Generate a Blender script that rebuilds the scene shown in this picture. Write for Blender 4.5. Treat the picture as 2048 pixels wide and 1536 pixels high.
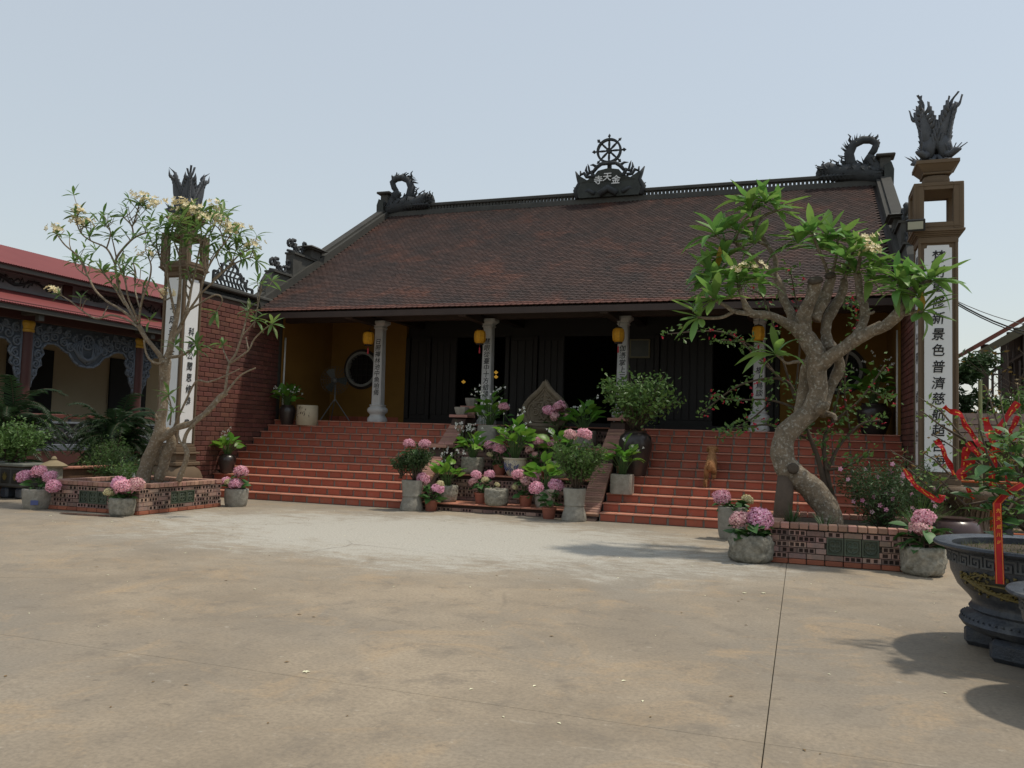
import bpy, math, random
from mathutils import Matrix, Vector, Euler, Quaternion, noise
PI = math.pi
S = bpy.context.scene
COL = S.collection
for o in list(bpy.data.objects): bpy.data.objects.remove(o)
rnd = random.Random(7)

# ------------------------------------------------------------------ camera
FPX, YAW, PITCH, ROLL, EYE = 1666.78, math.radians(19.236), math.radians(3.486), math.radians(1.675), 1.5
_f = Vector((-math.sin(YAW)*math.cos(PITCH), math.cos(YAW)*math.cos(PITCH), math.sin(PITCH)))
_r = Vector((math.cos(YAW), math.sin(YAW), 0)); _u = _r.cross(_f)
_r2 = math.cos(ROLL)*_r + math.sin(ROLL)*_u; _u2 = -math.sin(ROLL)*_r + math.cos(ROLL)*_u
CAMP = Vector((0, 0, EYE))
cam = bpy.data.objects.new('camera', bpy.data.cameras.new('camera')); COL.objects.link(cam)
cam.matrix_world = Matrix(((_r2.x, _u2.x, -_f.x, 0), (_r2.y, _u2.y, -_f.y, 0), (_r2.z, _u2.z, -_f.z, EYE), (0, 0, 0, 1)))
cam.data.sensor_width = 36; cam.data.lens = FPX/2048*36; cam.data.clip_end = 2000; cam.data.clip_start = .05
S.camera = cam
def ray(px, py): return ((px-1024)/FPX)*_r2 - ((py-768)/FPX)*_u2 + _f
def at(px, py, Y): d = ray(px, py); return CAMP + d*(Y/d.y)          # survey point -> world, at depth Y
def atx(px, py, X): d = ray(px, py); return CAMP + d*(X/d.x)

# ------------------------------------------------------------------ sky, sun, exposure
SUNV = Vector((.38, .19, 1.0)).normalized()
w = bpy.data.worlds.new('World'); S.world = w; w.use_nodes = True
nt = w.node_tree; bg = nt.nodes['Background']
sk = nt.nodes.new('ShaderNodeTexSky'); sk.sky_type = 'NISHITA'; sk.sun_disc = False
sk.sun_elevation = math.asin(SUNV.z); sk.sun_rotation = math.atan2(SUNV.x, SUNV.y)
sk.air_density = 1.6; sk.dust_density = 1.0; sk.ozone_density = 1.5; sk.altitude = 5
hs = nt.nodes.new('ShaderNodeHueSaturation'); hs.inputs['Saturation'].default_value = .95
hz = nt.nodes.new('ShaderNodeMix'); hz.data_type = 'RGBA'; hz.inputs[0].default_value = .52; hz.inputs[7].default_value = (7.9, 8.4, 8.75, 1)   # even milky haze over the blue
nt.links.new(sk.outputs[0], hs.inputs['Color']); nt.links.new(hs.outputs[0], hz.inputs[6]); nt.links.new(hz.outputs[2], bg.inputs[0])
bg.inputs[1].default_value = .1
sun = bpy.data.objects.new('sun', bpy.data.lights.new('sun', 'SUN')); COL.objects.link(sun)
sun.data.energy = 2.8; sun.data.angle = math.radians(2.6); sun.data.color = (1, .92, .79)
sun.rotation_euler = SUNV.to_track_quat('Z', 'Y').to_euler(); sun.location = (10, 5, 30)
S.view_settings.view_transform = 'Standard'; S.view_settings.look = 'None'
S.view_settings.gamma = 1; S.view_settings.exposure = 0
S.render.engine = 'CYCLES'; S.cycles.use_denoising = True; S.cycles.max_bounces = 6
S.cycles.transparent_max_bounces = 6; S.cycles.sample_clamp_indirect = 4

# ------------------------------------------------------------------ materials
MATS = {}
def mat(name, col, rough=.8, col2=None, scale=3., amt=.5, bump=0., bscale=None, rv=0., col3=None, scale3=.6, lo3=.5, hi3=.65,
        trans=0., emit=None, spec=.4, metal=0., coords='pos', detail=6., hv=0.):
    if name in MATS: return MATS[name]
    m = bpy.data.materials.new(name); m.use_nodes = True; N = m.node_tree.nodes; L = m.node_tree.links
    b = N['Principled BSDF']; b.inputs['Roughness'].default_value = rough; b.inputs['Metallic'].default_value = metal
    b.inputs['Specular IOR Level'].default_value = spec
    if coords == 'pos': g = N.new('ShaderNodeNewGeometry'); co = g.outputs['Position']
    else: g = N.new('ShaderNodeTexCoord'); co = g.outputs['Object']
    def noise_(sc, det=detail):
        n = N.new('ShaderNodeTexNoise'); n.inputs['Scale'].default_value = sc; n.inputs['Detail'].default_value = det
        n.inputs['Roughness'].default_value = .62; L.new(co, n.inputs['Vector']); return n.outputs['Fac']
    def ramp(fac, a, c):
        r = N.new('ShaderNodeMapRange'); r.inputs[1].default_value = a; r.inputs[2].default_value = c; L.new(fac, r.inputs[0]); return r.outputs[0]
    def mix(f, a, c):
        x = N.new('ShaderNodeMix'); x.data_type = 'RGBA'
        if isinstance(f, float): x.inputs[0].default_value = f
        else: L.new(f, x.inputs[0])
        for i, v in ((6, a), (7, c)):
            if isinstance(v, tuple): x.inputs[i].default_value = (*v, 1)
            else: L.new(v, x.inputs[i])
        return x.outputs[2]
    cur = col
    if col2: cur = mix(ramp(noise_(scale), .5-amt/2, .5+amt/2), col, col2)
    if col3: cur = mix(ramp(noise_(scale3, 4.), lo3, hi3), cur, col3)
    if rv or hv:
        oi = N.new('ShaderNodeObjectInfo')
        h = N.new('ShaderNodeHueSaturation')
        r = N.new('ShaderNodeMapRange'); r.inputs[3].default_value = 1-rv; r.inputs[4].default_value = 1+rv
        L.new(oi.outputs['Random'], r.inputs[0]); L.new(r.outputs[0], h.inputs['Value'])
        if hv:
            wn = N.new('ShaderNodeTexWhiteNoise'); wn.noise_dimensions = '1D'; L.new(oi.outputs['Random'], wn.inputs['W'])
            r2 = N.new('ShaderNodeMapRange'); r2.inputs[3].default_value = .5-hv; r2.inputs[4].default_value = .5+hv
            L.new(wn.outputs['Value'], r2.inputs[0]); L.new(r2.outputs[0], h.inputs['Hue'])
        if isinstance(cur, tuple): h.inputs['Color'].default_value = (*cur, 1)
        else: L.new(cur, h.inputs['Color'])
        cur = h.outputs[0]
    if isinstance(cur, tuple): b.inputs['Base Color'].default_value = (*cur, 1)
    else: L.new(cur, b.inputs['Base Color'])
    if bump:
        bp = N.new('ShaderNodeBump'); bp.inputs['Strength'].default_value = min(1, bump); bp.inputs['Distance'].default_value = .02
        L.new(noise_(bscale or scale*6), bp.inputs['Height']); L.new(bp.outputs[0], b.inputs['Normal'])
    if emit: b.inputs['Emission Color'].default_value = (*emit[0], 1); b.inputs['Emission Strength'].default_value = emit[1]
    if trans:
        t = N.new('ShaderNodeBsdfTranslucent'); ms = N.new('ShaderNodeMixShader'); ms.inputs[0].default_value = trans
        if isinstance(cur, tuple): t.inputs[0].default_value = (*cur, 1)
        else: L.new(cur, t.inputs[0])
        L.new(b.outputs[0], ms.inputs[1]); L.new(t.outputs[0], ms.inputs[2]); L.new(ms.outputs[0], N['Material Output'].inputs[0])
    MATS[name] = m; return m

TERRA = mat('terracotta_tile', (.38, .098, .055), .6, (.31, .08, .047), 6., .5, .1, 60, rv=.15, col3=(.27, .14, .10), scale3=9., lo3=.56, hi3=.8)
TERRAT = mat('terracotta_tread', (.50, .225, .15), .6, (.42, .165, .105), 6., .5, .1, 60, rv=.13, col3=(.40, .27, .20), scale3=7., lo3=.55, hi3=.85)  # paler than the risers: dusty, with sky light on the nosings painted in
MORTAR = mat('mortar', (.24, .215, .18), .9, (.155, .138, .118), 9., .5, .3, 40)
ROOFT = mat('roof_tile', (.060, .032, .025), .85, (.036, .024, .021), 1.1, .3, .2, 40, col3=(.108, .042, .026), scale3=.9, lo3=.52, hi3=.75)
ROOFE = mat('eave_tile', (.13, .046, .030), .85, (.07, .034, .027), 2.2, .4, .2, 40, rv=.22)
CEMENT = mat('dark_cement', (.085, .082, .072), .9, (.05, .05, .045), 2.5, .5, .35, 30)
CARVE = mat('black_stone_carving', (.055, .06, .062), .8, (.03, .033, .036), 6., .5, .4, 45)
CARVEG = mat('carved_crest', (.062, .068, .060), .85, (.036, .04, .037), 5., .5, .4, 45)
WOOD = mat('dark_wood', (.032, .021, .016), .6, (.02, .014, .011), 4., .5, .1, 40)
WOODB = mat('beam_wood', (.055, .036, .028), .65, (.036, .024, .02), 3., .5, .15, 40)
BLACKW = mat('black_wood', (.013, .0095, .008), .55, (.009, .007, .006), 4., .5)
YELLOW = mat('ochre_wall', (.235, .122, .022), .85, (.19, .095, .017), 1.5, .5, .1, 30)
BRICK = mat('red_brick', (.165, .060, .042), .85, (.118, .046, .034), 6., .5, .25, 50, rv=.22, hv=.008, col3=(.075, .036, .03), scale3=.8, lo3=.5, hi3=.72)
BRICKM = mat('brick_joint', (.075, .046, .036), .95, (.05, .034, .028), 8., .5, .3, 40)
PILLAR = mat('brown_render', (.155, .108, .066), .85, (.125, .086, .054), 2., .5, .2, 60)
WHITEP = mat('white_panel', (.80, .81, .80), .5, (.74, .75, .75), 1.2, .6)
INK = mat('black_lettering', (.012, .012, .013), .6)
STONE = mat('grey_stone', (.50, .50, .485), .8, (.37, .37, .36), 7., .5, .3, 60)
STONEP = mat('weathered_stone', (.36, .34, .29), .9, (.19, .175, .145), 9., .6, .8, 28, rv=.15, coords='obj')
STONEC = mat('coarse_stone', (.38, .355, .29), .95, (.13, .12, .092), 18., .5, 1., 22, rv=.1, coords='obj')
STONEB = mat('brown_stone', (.17, .135, .09), .9, (.10, .08, .056), 7., .5, .5, 35, coords='obj')
GOLD = mat('gold_paint', (.62, .36, .03), .45, (.42, .22, .02), 9., .5)
LANTERN = mat('lantern_cloth', (.80, .42, .025), .7, (.62, .27, .015), 14., .35, trans=.35)
RED = mat('red_ribbon', (.62, .012, .012), .4, (.40, .008, .012), 9., .5, trans=.25)
PINKBOW = mat('tassel_red', (.4, .03, .04), .7)
SOIL = mat('soil', (.05, .036, .025), .95, (.085, .065, .04), 14., .5, .8, 30)
CLAYP = mat('terracotta_pot', (.30, .105, .065), .8, (.22, .075, .05), 6., .5, .2, 40, rv=.12, coords='obj')
URN = mat('dark_glazed_urn', (.028, .022, .02), .3, (.045, .034, .03), 3., .5, coords='obj', spec=.5)
PORC = mat('cream_porcelain', (.56, .50, .39), .35, (.48, .42, .31), 4., .5, coords='obj')
BLUEP = mat('blue_painting', (.07, .09, .22), .4)
BARKR = mat('frangipani_bark', (.25, .195, .135), .9, (.10, .08, .056), 9., .4, 1., 30, col3=(.40, .37, .31), scale3=26., lo3=.52, hi3=.72, detail=9.)
BARKL = mat('pale_frangipani_bark', (.27, .205, .135), .9, (.15, .115, .078), 9., .4, .9, 30, col3=(.38, .34, .28), scale3=26., lo3=.52, hi3=.72, detail=9.)
TWIG = mat('twig_bark', (.10, .072, .05), .9, (.065, .048, .034), 12., .5)
LEAFR = mat('frangipani_leaf', (.20, .35, .08), .42, (.125, .25, .055), 3., .5, trans=.4, rv=.25, hv=.02)
LEAFL = mat('slender_leaf', (.19, .285, .08), .42, (.125, .21, .058), 3., .5, trans=.4, rv=.25, hv=.02)
LEAFH = mat('hydrangea_leaf', (.07, .165, .042), .5, (.042, .11, .03), 5., .5, trans=.22, rv=.25)
LEAFE = mat('water_plant_leaf', (.17, .35, .045), .4, (.11, .26, .035), 4., .5, trans=.42, rv=.22, hv=.02)
LEAFY = mat('yellowed_leaf', (.42, .26, .03), .5, trans=.3)
LEAFS = mat('shrub_leaf', (.12, .215, .05), .5, (.065, .13, .033), 6., .5, trans=.3)
LEAFD = mat('dark_shrub_leaf', (.065, .115, .036), .55, (.034, .068, .023), 5., .5, trans=.25)
LEAFB = mat('bright_shrub_leaf', (.20, .31, .06), .5, (.11, .20, .042), 6., .5, trans=.35)
LEAFP = mat('palm_leaf', (.034, .072, .026), .5, (.02, .046, .017), 3., .5, trans=.25)
LEAFO = mat('bronze_leaf', (.22, .11, .03), .5, (.12, .11, .03), 5., .5, trans=.3)
GRASS = mat('grass_blade', (.09, .15, .035), .6, (.13, .12, .05), 8., .5, trans=.25)
PINK = mat('pink_bloom', (.72, .24, .39), .7, (.92, .62, .70), 7., .22, trans=.25, coords='obj', rv=.12, hv=.02)
PALEP = mat('pale_pink_bloom', (.62, .24, .30), .7, (.84, .62, .56), 7., .25, trans=.2, coords='obj')
CREAM = mat('cream_bloom', (.55, .50, .22), .7, (.82, .76, .50), 7., .3, trans=.2, coords='obj')
PETALW = mat('white_petal', (.82, .82, .76), .6, trans=.2)
PETALY = mat('cream_yellow_petal', (.80, .64, .32), .6, (.84, .76, .54), 20., .5, trans=.2)
PETALR = mat('crimson_petal', (.42, .02, .045), .6, trans=.25)
REDROOF = mat('red_metal_roof', (.235, .062, .058), .6, (.20, .05, .048), 1., .5, rv=.0)
FRIEZE = mat('grey_frieze', (.27, .265, .275), .85, (.20, .20, .21), 2., .5, .2, 30)
CARVEB = mat('blue_grey_carving', (.175, .20, .235), .75, (.09, .105, .125), 5., .5, .4, 40)
MAROON = mat('maroon_paint', (.085, .032, .027), .55, (.068, .025, .022), 2., .5)
CREAMW = mat('cream_wall', (.52, .43, .28), .85, (.46, .37, .235), 1., .5)
DARKIN = mat('dark_interior', (.012, .011, .010), .8)
GREENT = mat('green_ceramic', (.05, .072, .05), .45, (.085, .095, .06), 8., .5, .3, 40, rv=.15)
VBRICK = mat('vent_brick', (.34, .20, .155), .85, (.20, .15, .128), 11., .4, .3, 60, rv=.38, hv=.018)
VBRICKH = mat('vent_brick_hole_shade', (.075, .045, .036), .9, (.045, .032, .028), 9., .5, rv=.4)  # darker brick colour for the hole faces, recess shade painted in
CAPB = mat('cap_brick', (.42, .225, .165), .85, (.29, .165, .125), 9., .5, .3, 50, rv=.25, hv=.012)
BLUEPOT = mat('slate_blue_pot', (.05, .06, .078), .4, (.028, .031, .036), 10., .5, .35, 50, coords='obj', col3=(.11, .115, .115), scale3=4., lo3=.56, hi3=.75)
BLUEPOTD = mat('dark_pot_panel', (.018, .019, .017), .5, (.03, .03, .024), 9., .5, coords='obj')
OLIVEG = mat('tarnished_gold', (.15, .115, .03), .5, (.11, .085, .025), 12., .5, .3, 40)
ORANGE = mat('orange_rail', (.45, .10, .02), .5)
DRIFT = mat('driftwood', (.15, .10, .06), .6, (.08, .055, .035), 5., .5, .8, 20, coords='obj')
JARP = mat('purple_glazed_jar', (.06, .036, .036), .28, (.085, .055, .05), 2., .5, coords='obj')
GREYM = mat('grey_metal', (.16, .16, .155), .5, metal=.3)
BLACKM = mat('black_metal', (.02, .02, .02), .5)
GLASSY = mat('lamp_glass', (.42, .42, .34), .25, spec=.6)
DOGF = mat('ginger_fur', (.44, .225, .095), .9, (.34, .16, .065), 18., .5, .8, 60, coords='obj')
CREAMD = mat('cream_drum', (.50, .43, .30), .6, (.40, .33, .22), 5., .5, coords='obj')
PROPW = mat('grey_post_wood', (.12, .085, .06), .9, (.08, .058, .042), 8., .5, .4, 30)
WATER = mat('puddle_water', (.10, .09, .075), .08, spec=.5)
WEDGE = mat('white_edge', (.62, .62, .60), .6)
CREAMTOP = mat('tan_cap', (.27, .21, .12), .85, (.2, .155, .09), 6., .5, .3, 40)
DIRT = mat('far_ground', (.16, .135, .10), .95, (.10, .10, .06), .4, .5)
BROWNTILE = mat('brown_roof', (.075, .045, .035), .85, (.05, .034, .028), 2., .5, .2, 30)
HILLG = mat('fallen_petal', (.75, .72, .5), .7)

_n = ROOFT.node_tree.nodes; _b = _n['Principled BSDF']; _src = _b.inputs['Base Color'].links[0].from_socket
_at = _n.new('ShaderNodeAttribute'); _at.attribute_name = 'tint'; _h = _n.new('ShaderNodeHueSaturation')
ROOFT.node_tree.links.new(_src, _h.inputs['Color']); ROOFT.node_tree.links.new(_at.outputs['Fac'], _h.inputs['Value']); ROOFT.node_tree.links.new(_h.outputs[0], _b.inputs['Base Color'])
# ------------------------------------------------------------------ mesh builder
WM = {}
I4 = Matrix.Identity(4)
class MB:
    def __init__(s): s.v = []; s.f = []; s.m = []; s.mi = 0
    def add(s, vs, fs):
        n = len(s.v); s.v += [tuple(x) for x in vs]
        for q in fs: s.f.append(tuple(i+n for i in q)); s.m.append(s.mi)
        return s
    def box(s, x0, x1, y0, y1, z0, z1, M=None):
        vs = [Vector((x, y, z)) for z in (z0, z1) for y in (y0, y1) for x in (x0, x1)]
        if M is not None: vs = [M @ q for q in vs]
        return s.add(vs, [(0, 2, 3, 1), (4, 5, 7, 6), (0, 1, 5, 4), (2, 6, 7, 3), (0, 4, 6, 2), (1, 3, 7, 5)])
    def bevbox(s, x0, x1, y0, y1, z0, z1, b=.01, M=None):
        ax = [(x0, x1), (y0, y1), (z0, z1)]; vs = []; idx = {}
        for cx in (0, 1):
            for cy in (0, 1):
                for cz in (0, 1):
                    c = [ax[0][cx], ax[1][cy], ax[2][cz]]; sg = [1-2*cx, 1-2*cy, 1-2*cz]
                    for k in range(3):
                        p = [c[i]+(sg[i]*b if i != k else 0) for i in range(3)]
                        idx[cx, cy, cz, k] = len(vs); vs.append(Vector(p) if M is None else M @ Vector(p))
        fs = []
        for k in range(3):
            i, j = [q for q in range(3) if q != k]
            for e in (0, 1):
                loop = []
                for a, c in ((0, 0), (1, 0), (1, 1), (0, 1)):
                    t = [0, 0, 0]; t[k] = e; t[i] = a; t[j] = c; loop.append(idx[(*t, k)])
                fs.append(tuple(loop))
            for a in (0, 1):
                for c in (0, 1):
                    t0 = [0, 0, 0]; t0[i] = a; t0[j] = c; t1 = list(t0); t1[k] = 1
                    fs.append((idx[(*t0, i)], idx[(*t0, j)], idx[(*t1, j)], idx[(*t1, i)]))
        for cx in (0, 1):
            for cy in (0, 1):
                for cz in (0, 1): fs.append(tuple(idx[cx, cy, cz, k] for k in range(3)))
        return s.add(vs, fs)
    def lathe(s, prof, c=(0, 0, 0), seg=24, sx=1., sy=1., wob=0., seed=0, cap=True, rot=0., expo=None):
        r_ = random.Random(seed); ph = [r_.uniform(0, 6.28) for _ in range(8)]; vs = []
        for (r, z) in prof:
            for k in range(seg):
                a = 2*PI*k/seg + rot; q = 1.
                if wob: q += wob*(math.sin(2*a+ph[0])+.7*math.sin(3*a+ph[1]+z*7)+.6*math.sin(5*a+ph[2]-z*9)+.4*math.sin(9*a+ph[3]+z*14))
                ca, sa = math.cos(a), math.sin(a)
                if expo: 
                    m = (abs(ca)**expo+abs(sa)**expo)**(-1/expo); q *= m
                vs.append((c[0]+r*q*ca*sx, c[1]+r*q*sa*sy, c[2]+z))
        fs = []
        for i in range(len(prof)-1):
            for k in range(seg):
                k2 = (k+1) % seg; fs.append((i*seg+k, i*seg+k2, (i+1)*seg+k2, (i+1)*seg+k))
        if cap:
            fs.append(tuple(reversed(range(seg)))); n = (len(prof)-1)*seg; fs.append(tuple(range(n, n+seg)))
        return s.add(vs, fs)
    def tube(s, pts, rad, seg=7, cap=True, flat=1.):
        P = [Vector(p) for p in pts]
        if not isinstance(rad, (list, tuple)): rad = [rad]*len(P)
        vs = []; n0 = None
        for i, p in enumerate(P):
            t = (P[min(i+1, len(P)-1)]-P[max(i-1, 0)])
            if t.length < 1e-9: t = Vector((0, 0, 1))
            t.normalize()
            if n0 is None: n0 = t.orthogonal().normalized()
            n0 = n0 - t*n0.dot(t)
            if n0.length < 1e-6: n0 = t.orthogonal()
            n0.normalize(); b = t.cross(n0)
            for k in range(seg):
                a = 2*PI*k/seg; vs.append(p+(n0*math.cos(a)+b*math.sin(a)*flat)*rad[i])
        fs = []
        for i in range(len(P)-1):
            for k in range(seg):
                k2 = (k+1) % seg; fs.append((i*seg+k, i*seg+k2, (i+1)*seg+k2, (i+1)*seg+k))
        if cap: fs.append(tuple(reversed(range(seg)))); n = (len(P)-1)*seg; fs.append(tuple(range(n, n+seg)))
        return s.add(vs, fs)
    def prism(s, poly, d0, d1, f):        # poly 2D, f(u,v,d)->3D
        n = len(poly); vs = [f(u, v, d0) for u, v in poly]+[f(u, v, d1) for u, v in poly]
        fs = [tuple(reversed(range(n))), tuple(range(n, 2*n))]+[(i, (i+1) % n, n+(i+1) % n, n+i) for i in range(n)]
        return s.add(vs, fs)
    def strip(s, a, b, wx, d):            # ribbon between lists a,b
        n = len(a); return s.add(list(a)+list(b), [(i, i+1, n+i+1, n+i) for i in range(n-1)])
    def mesh(s, name, mats, smooth=False, auto=None):
        me = bpy.data.meshes.new(name); me.from_pydata(s.v, [], s.f)
        for m in (mats if isinstance(mats, (list, tuple)) else [mats]): me.materials.append(m)
        if any(s.m): me.polygons.foreach_set('material_index', s.m)
        if smooth: me.polygons.foreach_set('use_smooth', [True]*len(s.f))
        if auto is not None:
            me.polygons.foreach_set('use_smooth', [True]*len(s.f)); me.set_sharp_from_angle(angle=math.radians(auto))
        me.update(); return me
    def build(s, name, mats, parent=None, local=False, smooth=False, auto=None, kind=None):
        return obj(name, s.mesh(name, mats, smooth, auto), parent, None, local, kind)
def obj(name, me, parent=None, M=None, local=False, kind=None):
    o = bpy.data.objects.new(name, me); COL.objects.link(o)
    if M is not None: o.matrix_basis = M
    if parent is not None:
        o.parent = parent
        if not local: o.matrix_parent_inverse = WM.get(parent.name, I4).inverted()
        WM[o.name] = (WM.get(parent.name, I4) if local else I4) @ (M if M is not None else I4)
    else: WM[o.name] = M if M is not None else I4
    if kind: o['kind'] = kind
    return o
def tag(o, label, cat, group=None):
    o['label'] = label; o['category'] = cat
    if group: o['group'] = group
    return o
def thing(name, label, cat, loc=(0, 0, 0), group=None, rotz=0.):
    o = bpy.data.objects.new(name, None); COL.objects.link(o); o.empty_display_size = .2
    M = Matrix.Translation(Vector(loc)) @ Matrix.Rotation(rotz, 4, 'Z'); o.matrix_basis = M; WM[o.name] = M
    return tag(o, label, cat, group)
def TR(loc, rot=(0, 0, 0), sc=(1, 1, 1)):
    if isinstance(sc, (int, float)): sc = (sc,)*3
    return Matrix.Translation(Vector(loc)) @ Euler(rot).to_matrix().to_4x4() @ Matrix.Diagonal((*sc, 1))
def frame(p, d, up=Vector((0, 0, 1)), s=1., roll=0.):     # local +Y along d, +Z near up
    y = Vector(d).normalized(); x = y.cross(up)
    if x.length < 1e-4: x = Vector((1, 0, 0))
    x.normalize(); z = x.cross(y)
    R = Matrix((x, y, z)).transposed()
    if roll: R = R @ Matrix.Rotation(roll, 3, 'Y')
    return Matrix.Translation(Vector(p)) @ R.to_4x4() @ Matrix.Scale(s, 4)
def many(name, mesh, mats4, parent, limit=300, local=False, key=None):
    """alike pieces: the ones that show largest as parts, the rest joined into one part"""
    if len(mats4) > limit:
        Wp = WM.get(parent.name, I4) if local else I4
        mats4 = sorted(mats4, key=key or (lambda M: ((Wp @ M.translation)-CAMP).length/max(.01, M.median_scale)))
    for M in mats4[:limit]: obj(name, mesh, parent, M, local)
    if len(mats4) > limit:
        mb = MB(); vs = [v.co.copy() for v in mesh.vertices]; fs = [tuple(p.vertices) for p in mesh.polygons]; mi = [p.material_index for p in mesh.polygons]
        for M in mats4[limit:]:
            n = len(mb.v); mb.v += [tuple(M @ v) for v in vs]; mb.f += [tuple(i+n for i in q) for q in fs]; mb.m += mi
        mb.build(name+'_cluster', list(mesh.materials), parent, local, smooth=mesh.polygons[0].use_smooth, kind='stuff')

# ---- lettering (characters as the photograph shows them)
_chars = {}
def prep_chars(strs, size=1., ofs=.0):
    made = []
    for c in sorted(set(''.join(strs))):
        cu = bpy.data.curves.new('t', 'FONT'); cu.body = c; cu.size = size; cu.align_x = 'CENTER'; cu.align_y = 'CENTER'
        cu.offset = ofs; cu.extrude = .012; cu.resolution_u = 3; cu.shear = .12
        o = bpy.data.objects.new('t', cu); COL.objects.link(o); made.append((c, o))
    dg = bpy.context.evaluated_depsgraph_get(); dg.update()
    for c, o in made:
        me = bpy.data.meshes.new_from_object(o.evaluated_get(dg)); 
        bold = MB(); vs = [v.co.copy() for v in me.vertices]; fs = [tuple(p.vertices) for p in me.polygons]       # brush-heavy strokes
        for k, (dx, dy) in enumerate(((-.014, 0), (.014, .004), (0, .016), (0, -.012))): bold.add([v+Vector((dx, dy, .0012*k)) for v in vs], fs)
        _chars[c] = bold.mesh('character', INK)
    for c, o in made: bpy.data.objects.remove(o)
R_PIL, R_PILS = '梵剎重修新景色普濟慈航超苦海', '佛門廣大'
COLT = ['日照禪林池中魚咱偈', '慧眼從臺中十方結緣', '伽憑掌上三千', '樹上鳥談']
L_FR, L_RT = '平成益衆生', '科開公聞思修恭意'
prep_chars([R_PIL, *COLT, L_FR, L_RT, '寺天金先生光明川成大'])
def letter(c, p, size, rz, parent, matr=None, sx=1., name='character'):
    me = _chars[c]
    if matr:
        me = me.copy(); me.materials.clear(); me.materials.append(matr)
    return obj(name, me, parent, TR(p, (PI/2, 0, rz), (size*sx, size, size*.35)))

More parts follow.
